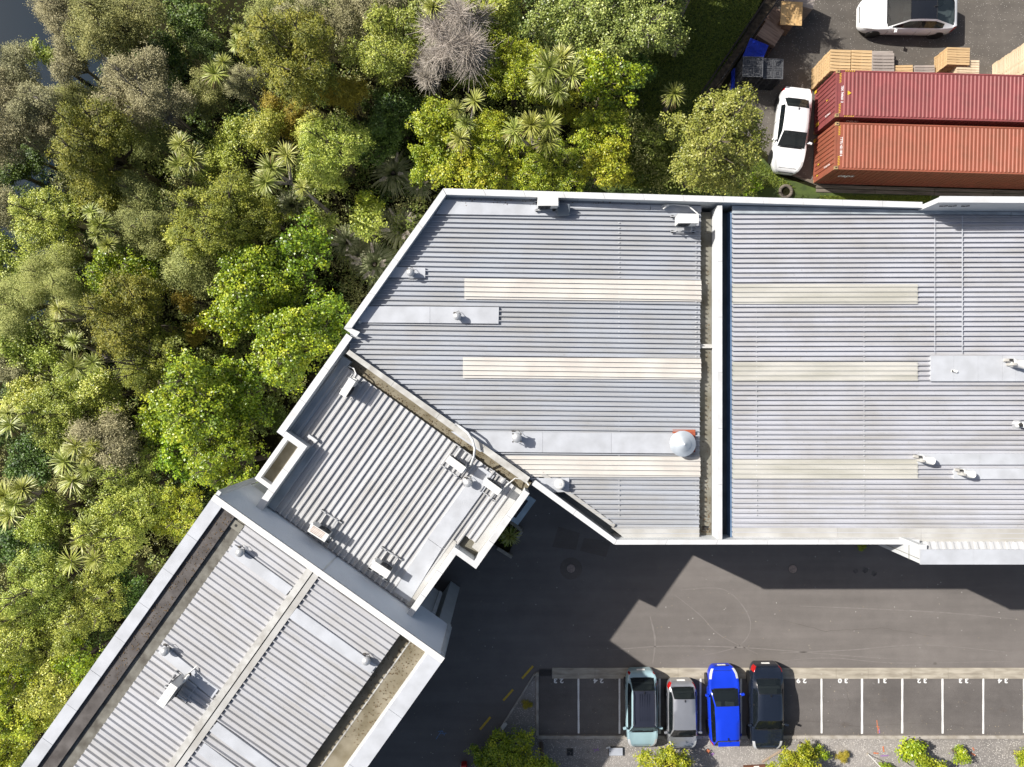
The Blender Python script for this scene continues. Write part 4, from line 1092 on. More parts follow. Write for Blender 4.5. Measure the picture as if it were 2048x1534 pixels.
# ================================================================== COURTYARD
t = thing('awning_frame', 'pale blue steel awning frame under the angled parapet in the shaded corner', 'awning', W(1045, 1019, 3.0))
o = t.location
c1, c2, c3, c4 = [W(*p, 3.0) - o for p in ((1059, 992), (1067, 997), (1031, 1046.5), (1022, 1042))]
M_AWN = pmat('awning_paint', (0.40, 0.50, 0.56), 0.5)
m = MB(); m.beam(c2, c3, 0.30, 0.16); m.build('front_beam', M_AWN, t)
e = (c1 - c2).normalized()
for c in (c2, c3):
    m = MB(); d_ = (c2 - c3).normalized() * (0.12 if c == c3 else -0.12)
    m.beam(c + d_ + e * 0.15, c + d_ + e * 1.3, 0.24, 0.158); m.build('side_beam', M_AWN, t)
m = MB(); g = (c2 - c3) * 0.42
m.beam((c2 + c3) / 2 + e * 0.7 - g + Vector((0, 0, -0.05)), (c2 + c3) / 2 + e * 0.7 + g + Vector((0, 0, -0.05)), 1.1, 0.02); m.build('glass_panel', glass_mat('awning_glass', (0.02, 0.025, 0.03), 0.3), t)
t = thing('planter_bed', 'low concrete edged planting bed in the shaded corner under the middle block', 'planter', W(1025, 1075, 0))
o = t.location
def pw(a, b, w=0.16, h=0.34):
    p, q = W(*a) - o, W(*b) - o
    m = MB(); m.beam((p.x, p.y, h / 2), (q.x, q.y, h / 2), w, h); m.build('kerb_wall', M_CONC, t)
pw((1020, 1041), (1043, 1059)); pw((1043.5, 1060.5), (1033, 1077)); pw((995, 1094), (1024, 1112))
m = MB(); m.prism([tuple((W(*p) - o)[:2]) for p in ((1005, 1040), (1041, 1060), (1026, 1086), (1018, 1104), (985, 1085))], 0.0, 0.18); m.build('soil', M_SOIL, t)
# utility lid, pit, cone, boundary board, garden post
t = thing('meter_box_lid', 'grey rectangular utility box lid set in gravel beside the pale blue car', 'utility box', W(1231, 1501, 0.03))
m = MB(); m.box((0, 0, 0.05), (0.80, 0.46, 0.14)); m.build('base', M_IRON, t)
m = MB(); m.box((0, 0, 0.135), (0.76, 0.42, 0.03)); m.build('lid', pmat('grey_lid', (0.36, 0.38, 0.42), 0.6), t, bevel=0.01)
m = MB(); m.lathe((-0.32, 0.02, 0.15), [(0.03, 0), (0.03, 0.004)], 8); m.build('lift_hole', M_DARK, t)
m = MB(); m.box((-0.42, 0.22, 0.1), (0.24, 0.07, 0.06), rz=0.3); m.build('hinge_block', M_WHITE, t)
t = thing('open_drain_pit', 'black square open pit in the gravel left of the grey utility lid', 'drain', W(1140, 1504, 0.03))
m = MB(); m.box((0, 0, 0.006), (0.30, 0.34, 0.012)); m.build('pit', M_DARK, t)
m = MB()
for s in (-1, 1): m.box((0, s * 0.19, 0.01), (0.38, 0.04, 0.03)); m.box((s * 0.17, 0, 0.011), (0.04, 0.34, 0.028))
m.build('rim', M_IRON, t)
t = thing('red_barrier_foot', 'red and white plastic barrier foot at the bottom edge by the dark tree', 'barrier', W(929, 1528, 0), 0.1)
M_RED = pmat('red_plastic', (0.55, 0.03, 0.02), 0.4)
m = MB(); m.box((0, 0, 0.25), (0.30, 0.34, 0.5)); m.build('body', M_RED, t, bevel=0.03)
m = MB(); m.box((-0.165, 0, 0.30), (0.03, 0.30, 0.28)); m.box((0, -0.185, 0.3), (0.28, 0.03, 0.28)); m.build('reflective_band', M_WHITE, t)
t = thing('leaning_board', 'small white board leaning in the gravel island above the dark tree', 'board', W(1008, 1449, 0.03), 0.95)
m = MB(); m.box((0, 0, 0.13), (0.42, 0.03, 0.26), rx=0.6); m.build('panel', M_WHITE, t)
m = MB(); m.tube([(0.2, 0, 0), (0.2, 0.1, 0.24)], 0.015, 6); m.build('stake', M_TIMB, t)
t = thing('garden_stake', 'thin pale stake leaning out of the gravel beside the round green bush', 'stake', W(1735, 1507, 0.03))
m = MB(); m.tube([(0, 0, 0), (0.05, -0.06, 1.4)], 0.022, 6); m.build('pole', M_WHITE, t)
m = MB(); m.tube([(0, 0, 0.0), (0, 0, 0.08)], 0.05, 8); m.build('footing', M_CONC, t)
t = thing('fallen_branch', 'bare pale branch lying beside the round green bush', 'branch', W(1795, 1510, 0.05))
m = MB(); m.tube([(0, 0, 0.05), (0.25, -0.2, 0.14), (0.55, -0.5, 0.1), (0.8, -0.62, 0.06)], [0.035, 0.04, 0.03, 0.015], 6); m.build('limb', M_KERB, t)
m = MB(); m.tube([(0.25, -0.2, 0.14), (0.42, -0.22, 0.2), (0.62, -0.3, 0.16)], [0.025, 0.02, 0.01], 5); m.build('twig', M_KERB, t)
t = thing('timber_plank', 'short timber plank lying in gravel behind the dark sedan', 'plank', W(1543, 1512, 0.04), 0.55)
m = MB(); m.box((0, 0, 0.03), (1.25, 0.09, 0.05)); m.build('plank', pmat('raw_plank', (0.38, 0.30, 0.22), 0.8, c2=(0.28, 0.2, 0.14), scale=3, stretch=(0.5, 8, 1)), t)
m = MB(); m.tube([(0.5, 0, 0.05), (0.5, 0, 0.062)], 0.012, 6); m.build('nail', M_STEEL, t)
t = thing('brown_timber_offcut', 'dark brown timber offcut at the bottom edge beside the yellow bush', 'timber', W(1508, 1532, 0.04), 0.05)
m = MB(); m.box((0, 0, 0.05), (1.2, 0.16, 0.1)); m.build('beam', pmat('brown_timber', (0.13, 0.05, 0.025), 0.8), t)
m = MB(); m.box((0.1, 0.0, 0.105), (0.3, 0.1, 0.012)); m.build('label_plate', M_WHITE, t)
t = thing('stump_ring', 'old concrete pipe ring half hidden at the wall foot behind the white sedan', 'pipe ring', W(1570, 384, 0))
m = MB()
m.tube([(0.32 * math.cos(k * math.pi / 9), 0.32 * math.sin(k * math.pi / 9), 0.12) for k in range(19)], 0.09, 8, cap=False); m.build('ring', M_TIMB, t, smooth=True)
m = MB(); m.lathe((0, 0, 0), [(0.26, 0.0), (0.26, 0.08)], 16); m.build('soil_fill', M_SOIL, t)

# ================================================================== CONTAINERS
def container(name, cx, cy, rz, cmain, label, code, logo, Hc=2.72, Lc=12.19, Wc=2.44, tri=False):
    t = thing('shipping_container', label, 'shipping container', (cx, cy, 0), rz, 'shipping containers side by side')
    mt = pmat(name, cmain, 0.55, c2=(cmain[0] * 0.80, cmain[1] * 0.92, cmain[2] * 0.88), scale=1.6, detail=10, thr=(0.3, 0.6), bump=0.15, bscale=3)
    x0, x1 = 0.0, Lc; y0, y1 = -Wc / 2, Wc / 2
    # roof with stamped ribs
    m = MB(); rz_ = Hc - 0.05; n = 56; p = (Lc - 0.7) / n
    ya, yb = y0 + 0.10, y1 - 0.10
    m.add([(x0 + 0.02, y0 + 0.03, rz_), (x0 + 0.35, y0 + 0.03, rz_), (x0 + 0.35, y1 - 0.03, rz_), (x0 + 0.02, y1 - 0.03, rz_)], [(0, 1, 2, 3)])
    for k in range(n):
        a = 0.35 + k * p
        q = [(a, rz_), (a + p * 0.34, rz_), (a + p * 0.50, rz_ + 0.036), (a + p * 0.82, rz_ + 0.036), (a + p, rz_)]
        for (u0, h0), (u1, h1) in zip(q[:-1], q[1:]):
            m.add([(u0, ya, h0), (u1, ya, h1), (u1, yb, h1), (u0, yb, h0)], [(0, 1, 2, 3)])
        m.add([(a + p * 0.34, ya - 0.02, rz_), (a + p, ya - 0.02, rz_), (a + p * 0.82, ya, rz_ + 0.036), (a + p * 0.5, ya, rz_ + 0.036)], [(0, 1, 2, 3)])
        m.add([(a + p * 0.34, yb + 0.02, rz_), (a + p * 0.5, yb, rz_ + 0.036), (a + p * 0.82, yb, rz_ + 0.036), (a + p, yb + 0.02, rz_)], [(0, 1, 2, 3)])
    for s in ((y0 + 0.03, ya), (yb, y1 - 0.03)):
        m.add([(0.35, s[0], rz_ - 0.001), (Lc - 0.02, s[0], rz_ - 0.001), (Lc - 0.02, s[1], rz_ - 0.001), (0.35, s[1], rz_ - 0.001)], [(0, 1, 2, 3)])
    m.add([(Lc - 0.36, ya, rz_), (Lc - 0.02, ya, rz_), (Lc - 0.02, yb, rz_), (Lc - 0.36, yb, rz_)], [(0, 1, 2, 3)])
    m.build('roof_panel', mt, t)
    def corr(axis, c, a0, a1, pitch, depth, sgn):
        m = MB(); n = int((a1 - a0) / pitch); pt = (a1 - a0) / n
        za, zb = 0.16, Hc - 0.12
        for k in range(n):
            a = a0 + k * pt
            q = [(a, 0), (a + pt * 0.35, 0), (a + pt * 0.46, -depth), (a + pt * 0.86, -depth), (a + pt, 0)]
            for (u0, h0), (u1, h1) in zip(q[:-1], q[1:]):
                A = [(u0, c + sgn * h0), (u1, c + sgn * h1)]
                if axis == 'x': v = [(A[0][0], A[0][1], za), (A[1][0], A[1][1], za), (A[1][0], A[1][1], zb), (A[0][0], A[0][1], zb)]
                else: v = [(A[0][1], A[0][0], za), (A[1][1], A[1][0], za), (A[1][1], A[1][0], zb), (A[0][1], A[0][0], zb)]
                m.add(v, [(0, 1, 2, 3)])
        return m
    corr('x', y0 + 0.012, x0 + 0.14, x1 - 0.14, 0.278, 0.036, -1).build('side_wall', mt, t)
    corr('x', y1 - 0.012, x0 + 0.14, x1 - 0.14, 0.278, 0.036, 1).build('side_wall', mt, t)
    corr('y', x0 + 0.012, y0 + 0.14, y1 - 0.14, 0.24, 0.045, -1).build('end_wall', mt, t)
    corr('y', x1 - 0.012, y0 + 0.14, y1 - 0.14, 0.25, 0.045, 1).build('end_wall', mt, t)
    m = MB()
    for y in (y0, y1):
        s = 1 if y < 0 else -1
        m.box((Lc / 2, y + s * 0.035, Hc - 0.075), (Lc - 0.36, 0.07, 0.09)); m.box((Lc / 2, y + s * 0.05, 0.11), (Lc - 0.36, 0.1, 0.14))
        for x in (x0, x1):
            sx = 1 if x == 0 else -1
            m.box((x + sx * 0.07, y + s * 0.07, Hc / 2), (0.14, 0.14, Hc - 0.27))
    for x in (x0, x1):
        sx = 1 if x == 0 else -1
        m.box((x + sx * 0.04, 0, Hc - 0.08), (0.08, Wc - 0.36, 0.1)); m.box((x + sx * 0.05, 0, 0.11), (0.1, Wc - 0.36, 0.14))
    m.build('frame', mt, t)
    M_CAST = bpy.data.materials.get('corner_casting') or pmat('corner_casting', (0.34, 0.23, 0.11), 0.6, var=0.2, scale=6)
    for x in (x0 + 0.085, x1 - 0.085):
        for y in (y0 + 0.08, y1 - 0.08):
            for z in (0.06, Hc - 0.06):
                m = MB(); m.box((x, y, z), (0.18, 0.17, 0.12)); m.mi = 1
                if z > 1: m.box((x, y, z + 0.061), (0.10, 0.06, 0.004))
                m.build('corner_casting', [M_CAST, M_DARK], t)
    hz = bpy.data.materials.get('hazard_yellow') or pmat('hazard_yellow', (0.62, 0.42, 0.03), 0.6)
    m = MB()
    for c in (0.52, -0.52):
        for k in range(6):
            yy = c * Wc * 0.62 + (k - 2.5) * 0.085
            v = [(0.17, yy - 0.02, rz_ + 0.003), (0.27, yy + 0.03, rz_ + 0.003), (0.27, yy + 0.065, rz_ + 0.003), (0.17, yy + 0.015, rz_ + 0.003)]
            m.add(v, [(0, 1, 2, 3)])
    m.build('hazard_stripes', hz, t)['kind'] = 'stuff'; m = MB()
    if tri:
        for y in (y0 + 0.045, y1 - 0.045):
            for k in range(5):
                xx = 0.45 + k * 0.11
                m.add([(xx, y - 0.03, Hc - 0.027), (xx + 0.045, y - 0.03, Hc - 0.027), (xx + 0.075, y + 0.03, Hc - 0.027), (xx + 0.03, y + 0.03, Hc - 0.027)], [(0, 1, 2, 3)])
        m.build('hazard_stripes', hz, t)['kind'] = 'stuff'; m = MB()
        m.add([(0.60, 0.03 - 0.12, rz_ + 0.04), (0.80, 0.03, rz_ + 0.04), (0.60, 0.03 + 0.12, rz_ + 0.04)], [(0, 1, 2)]); m.build('warning_triangle', hz, t); m = MB()
        m.add([(0.003, -0.9, 0.25), (0.003, -0.72, 0.25), (0.003, -0.72, 0.62), (0.003, -0.9, 0.62)], [(3, 2, 1, 0)]); m.build('warning_label', hz, t); m = MB()
    m.add([(0.003, 0.0 if tri else -0.42, 1.55 if tri else 0.62), (0.003, 0.1 if tri else -0.3, 1.55 if tri else 0.62), (0.003, 0.05 if tri else -0.36, 1.75 if tri else 0.86)], [(2, 1, 0)]); m.build('warning_label', hz, t); m = MB()
    if not tri: m.add([(0.003, -1.0, 0.5), (0.003, -0.88, 0.5), (0.003, -0.94, 0.72)], [(2, 1, 0)]); m.build('warning_label', hz, t); m = MB()
    m.add([(-0.012, s_ * (Wc / 2 - 0.2), 0.0 + z_) for s_, z_ in ((1, 0.02), (1, 0.3))] + [(-0.012, Wc / 2 - 0.02, 0.3), (-0.012, Wc / 2 - 0.02, 0.02)], [(0, 1, 2, 3)])
    m.build('hazard_marking', hz, t)
    wt = bpy.data.materials.get('white_lettering') or pmat('white_lettering', (0.80, 0.80, 0.80), 0.6)
    me = text_mesh(code, 0.165, wt, 'code_lettering', bold=0.004)
    inst('code_lettering', me, t, (0.355 if False else 0.33, -0.03, rz_ + 0.004), (0, 0, -math.pi / 2), (0.92, 1.0, 1))
    me = text_mesh(code.replace(' ', ''), 0.15, wt, 'code_lettering', bold=0.003)
    inst('code_lettering', me, t, (0.006, -0.78, 1.75), (math.pi / 2, -math.pi / 2, -math.pi / 2), (0.8, 0.8, 1))
    me = text_mesh(logo, 0.5, wt, 'side_lettering', bold=0.012)
    inst('side_lettering', me, t, (1.15, y0 + 0.008, 1.55 if not tri else 2.1), (math.pi / 2, 0, 0), (1, 1, 1))
    return t
cA = W(1676, 186, 2.72); cB = W(1674, 291, 2.72)
container('maroon_container_paint', cA.x - 0.09, cA.y, math.radians(-1.6), (0.235, 0.060, 0.060), 'maroon shipping container with a yellow triangle on its roof', 'TEX 749601 2', 'tex', tri=True)
container('rust_container_paint', cB.x - 0.09, cB.y, math.radians(-1.6), (0.275, 0.082, 0.048), 'rust orange shipping container nearest the warehouse wall', 'TTTU 421180 6', 'caps')

# ================================================================== PALLETS AND CRATES
M_PINE = pmat('new_pine', (0.56, 0.40, 0.22), 0.75, c2=(0.44, 0.29, 0.14), scale=3, stretch=(0.6, 4, 4), objvar=0.10)
M_PINEP = pmat('pale_pine', (0.60, 0.50, 0.36), 0.75, c2=(0.46, 0.36, 0.24), scale=3, objvar=0.10)
M_GREYW = pmat('grey_wood', (0.33, 0.29, 0.26), 0.85, c2=(0.23, 0.20, 0.18), scale=3, stretch=(0.6, 5, 5), objvar=0.10)
M_PLY = pmat('golden_plywood', (0.58, 0.38, 0.17), 0.7, c2=(0.46, 0.28, 0.11), scale=2.2, stretch=(3, 0.5, 1), objvar=0.06)
M_OLDW = pmat('brown_boards', (0.25, 0.175, 0.13), 0.85, c2=(0.155, 0.10, 0.075), scale=2.5, stretch=(0.6, 5, 5), objvar=0.12)
def deck_mesh(L, D, mat, nb=7, h=0.15):
    """boards of a pallet's top deck as one shared board mesh plus its base (bearers and bottom boards)"""
    bw = D / nb * 0.80
    m = MB(); m.box((0, 0, 0), (L, bw, 0.022)); board = m.mesh('deck_board', mat)
    m = MB()
    for s in (-1, 0, 1): m.box((s * (L / 2 - 0.05), 0, h / 2 - 0.006), (0.09, D, h - 0.052))
    for k in (0, 3, 6): m.box((0, -D / 2 + (k + 0.5) * D / nb, 0.011), (L, bw, 0.02))
    base = m.mesh('bearers', mat)
    m = MB()
    for s in (-1, 0, 1): m.box((s * (L / 2 - 0.05), 0, h / 2 - 0.006), (0.09, D, h - 0.052))
    for k in (0, 3, 6): m.box((0, -D / 2 + (k + 0.5) * D / nb, 0.011), (L, bw, 0.02))
    for k in range(nb): m.box((0, -D / 2 + (k + 0.5) * D / nb, h - 0.013), (L, bw, 0.022))
    whole = m.mesh('pallet', mat)
    return board, base, whole
def pallet_pile(c, rz, L, D, n, mat, group, toplabel, nb=7, h=0.15, ncol=1, under=None):
    board, base, whole = deck_mesh(L, D, mat, nb, h)
    for k in range(n):
        jx, jy, jr = random.uniform(-.02, .02), random.uniform(-.02, .02), random.uniform(-.015, .015)
        if k == n - 1:
            p = thing('pallet', toplabel, 'pallet', (c[0], c[1], c[2] + k * h), rz, group)
            inst('bearers', base, p)
            for q in range(nb): inst('deck_board', board, p, (0, -D / 2 + (q + 0.5) * D / nb, h - 0.013), (0, 0, random.uniform(-.008, .008)))
        else:
            o = inst('pallet', whole, None, (c[0] + jx, c[1] + jy, c[2] + k * h), (0, 0, rz + jr))
            tag(o, under or toplabel, 'pallet', group)
rz0 = math.radians(-1.6)
zt = 2.4
for i, px in enumerate((1681, 1723.5)):
    c = W(px, 121 + i, zt); 
    pallet_pile((c.x, c.y, 0), rz0 + random.uniform(-.01, .01), 1.06, 1.16, 16, M_PINE, f'new pine pallets piled tall, {("outer", "inner")[i]} column',
                ('topmost new pine pallet on the tall pile at the container corner', 'topmost new pine pallet on the tall pile beside the grey pallet')[i],
                under=('new pine pallet stacked within the tall pile at the container corner', 'new pine pallet stacked within the tall pile beside the grey pallet')[i])
c = W(1768, 124, 0.5)
pallet_pile((c.x, c.y, 0), rz0 + 0.03, 1.18, 1.06, 3, M_GREYW, 'grey pallets between the pine piles', 'weathered grey close boarded pallet right of the tall pine pile', nb=6, under='weathered grey pallet under another grey pallet')
for i, (px, mat, lab) in enumerate(((1806, M_PINE, 'low pine pallet half hidden behind the maroon container'), (1850, M_GREYW, 'low grey pallet half hidden behind the maroon container'))):
    c = W(px, 148, 0.3); pallet_pile((c.x, c.y, 0), rz0 + 0.05, 1.1, 1.0, 2, mat, 'low pallets behind the container', lab, under=('pine', 'grey')[i] + ' pallet underneath the low ' + ('pine', 'grey')[i] + ' pile')
c = W(1917, 112, 1.2); pallet_pile((c.x, c.y, 0), rz0, 1.22, 0.95, 8, M_PINE, 'pine pallets, back pile of the pair', 'top pallet of the farther pine pile beside the white crossover shadow', under='pine pallet in the farther of the two short piles')
c = W(1936, 137, 1.05); pallet_pile((c.x, c.y, 0), rz0, 1.22, 0.95, 7, M_PINEP, 'pine pallets, front pile of the pair', 'top pallet of the pale pile against the maroon container', under='pale pallet in the pile against the maroon container')
c = W(2078, 114, 2.7); pallet_pile((c.x, c.y, 0), rz0, 1.3, 1.6, 18, M_PINEP, 'pale pallets in the tallest pile', 'top pallet of the tallest pale pile at the right edge', under='pale pallet stacked in the tall pile cut by the right edge')

# black plastic pallets with moulded square grid
M_BLKP = pmat('black_plastic', (0.035, 0.036, 0.04), 0.32, var=0.2, scale=8)
M_BLKP2 = pmat('black_plastic_rim', (0.115, 0.118, 0.125), 0.3, var=0.2, scale=8)
M_BLUEP = pmat('blue_plastic', (0.01, 0.035, 0.42), 0.4, var=0.1, scale=5)
def plastic_top(L, mat):
    m = MB(); z = 0.14; w = 0.03
    def ring(c, s, w=0.022):
        for sx in (-1, 1): m.box((c[0] + sx * s, c[1], z), (w, 2 * s + w, 0.02)); m.box((c[0], c[1] + sx * s, z), (2 * s - w, w, 0.02))
    ring((0, 0), L / 2 - 0.02, 0.035)
    for q in (-0.035, 0.035): m.box((q, 0, z), (0.016, L - 0.1, 0.02)); m.box((0, q, z + 0.001), (L - 0.1, 0.016, 0.02))
    for i in (-1, 1):
        for j in (-1, 1):
            c = (i * L * 0.23, j * L * 0.23); ring(c, L * 0.17); ring(c, L * 0.11); m.box((c[0], c[1], z), (0.03, 0.03, 0.03))
            m.box((i * (L / 2 - 0.08), j * (L / 2 - 0.08), z), (0.05, 0.05, 0.03))
    return m.mesh('grid_deck', mat)
def plastic_base(L, mat):
    m = MB()
    for i in (-1, 0, 1):
        for j in (-1, 0, 1): m.box((i * (L / 2 - 0.08), j * (L / 2 - 0.08), 0.065), (0.14, 0.14, 0.13))
    m.box((0, 0, 0.122), (L - 0.02, L - 0.02, 0.012))
    for s in (-1, 1): m.box((s * (L / 2 - 0.02), 0, 0.02), (0.035, L, 0.04)); m.box((0, s * (L / 2 - 0.02), 0.02), (L - 0.08, 0.035, 0.039))
    return m.mesh('moulded_base', mat)
gt, gb, gbu = plastic_top(1.08, M_BLKP2), plastic_base(1.08, M_BLKP), plastic_base(1.06, M_BLUEP)
gtu = plastic_top(1.06, M_BLUEP)
for i, (px, py, n) in enumerate(((1505.5, 133.5, 12), (1546, 137, 10))):
    c = W(px, py, n * 0.15)
    for k in range(n):
        last = k == n - 1
        p = thing('plastic_pallet', (('topmost black plastic grid pallet of the taller stack by the blue pallet', 'topmost black plastic grid pallet of the stack nearer the white sedan')[i] if last else
                  ('black plastic pallet within the taller dark stack', 'black plastic pallet within the stack nearer the white sedan')[i]), 'pallet', (c.x + random.uniform(-.02, .02), c.y + random.uniform(-.02, .02), k * 0.15), rz0 + random.uniform(-.01, .01),
                  ('black plastic pallets, taller stack', 'black plastic pallets, second stack')[i])
        if i == 0 and k < 3:
            p['label'] = 'blue plastic pallet at the bottom of the taller dark stack'; p['group'] = 'blue plastic pallets'; p.location.x -= 0.09; p.location.y -= 0.02
        inst('moulded_base', gbu if (i == 0 and k < 3) else gb, p)
        if last: inst('grid_deck', gt, p)
c = W(1508, 122, 1.0)
p = thing('plastic_pallet', 'bright blue plastic pallet lying skewed behind the black pallet stack', 'pallet', (c.x, c.y + 0.42, 1.15), math.radians(-22)); inst('moulded_base', gbu, p); inst('grid_deck', gtu, p)
# wooden boxes
def crate(c, rz, L, D, Hh, mat, label, slots=False, nb=6):
    t = thing('wooden_crate', label, 'crate', c, rz, 'wooden crates by the fence')
    for k in range(nb):
        m = MB(); m.box((0, -D / 2 + (k + 0.5) * D / nb, Hh - 0.012), (L, D / nb * 0.985, 0.024)); m.build('lid_board', mat, t)
    for sgn in (-1, 1):
        for k in range(4):
            hh = (Hh - 0.03) / 4
            m = MB(); m.box((0, sgn * (D / 2 - 0.012), hh * (k + 0.5)), (L, 0.022, hh * 0.97)); m.build('side_board', mat, t)
            m = MB(); m.box((sgn * (L / 2 - 0.012), 0, hh * (k + 0.5)), (0.022, D - 0.05, hh * 0.97)); m.build('end_board', mat, t)
    if slots:
        m = MB()
        for k in range(6): m.box((-L / 2 + (k + 0.5) * L / 6, -D / 2 - 0.001, Hh * 0.72), (0.09, 0.008, 0.11))
        m.build('slot', M_DARK, t)
    return t
c = W(1541.5, 66, 1.25); crate((c.x, c.y, 0), math.radians(-32.5), 1.12, 1.00, 1.25, M_OLDW, 'weathered brown crate with a row of dark slots, beside the fence', True)
c = W(1550, 41, 0.8); crate((c.x + 0.1, c.y + 0.1, 0), math.radians(-38), 1.0, 1.0, 0.8, M_OLDW, 'low brown crate tucked under the golden plywood box')
c = W(1583, 27, 1.55); crate((c.x + 0.02, c.y + 0.05, 0), math.radians(-20), 0.78, 0.80, 1.5, M_OLDW, 'dark crate hidden under the golden plywood panel')
t = thing('plywood_panel', 'golden plywood panel lying on a crate at the top edge', 'panel', (c.x, c.y, 1.505), math.radians(-3))
for k in range(3):
    m = MB(); m.box(((k - 1) * 0.385, 0, 0.045), (0.38, 1.26, 0.03)); m.build('ply_sheet', M_PLY, t)
m = MB()
for k in (-0.5, 0, 0.5): m.box((0, k, 0.014), (1.12, 0.09, 0.028))
m.build('battens', M_PINE, t)
c = W(1606, -4, 1.3); crate((c.x, c.y, 0), math.radians(-14), 1.3, 0.9, 1.3, M_GREYW, 'grey boarded crate cut by the top edge behind the plywood box')
# ================================================================== CARS
M_GLASS = glass_mat('car_glass', (0.012, 0.016, 0.018), 0.35)
M_TYRE = pmat('tyre_rubber', (0.02, 0.02, 0.02), 0.85)
M_RIM = pmat('alloy_rim', (0.35, 0.35, 0.36), 0.3, metal=0.7)
M_TRIM = pmat('black_trim', (0.015, 0.015, 0.016), 0.4)
M_PLATE = pmat('number_plate', (0.75, 0.75, 0.73), 0.5)
M_LAMP = pmat('headlamp_lens', (0.55, 0.56, 0.56), 0.12, coat=0.6)
M_TAIL = pmat('tail_lamp_red', (0.35, 0.008, 0.008), 0.15, coat=0.6)
M_SEAT = pmat('seat_cloth', (0.16, 0.15, 0.14), 0.9)
M_DASH = pmat('dashboard', (0.05, 0.05, 0.05), 0.7)
M_CHROME = pmat('bright_trim', (0.6, 0.6, 0.6), 0.15, metal=0.9)

def lerp_tab(tab, x):
    if x <= tab[0][0]: return tab[0][1]
    for (a, va), (b, vb) in zip(tab[:-1], tab[1:]):
        if x <= b: return va + (vb - va) * (x - a) / (b - a)
    return tab[-1][1]

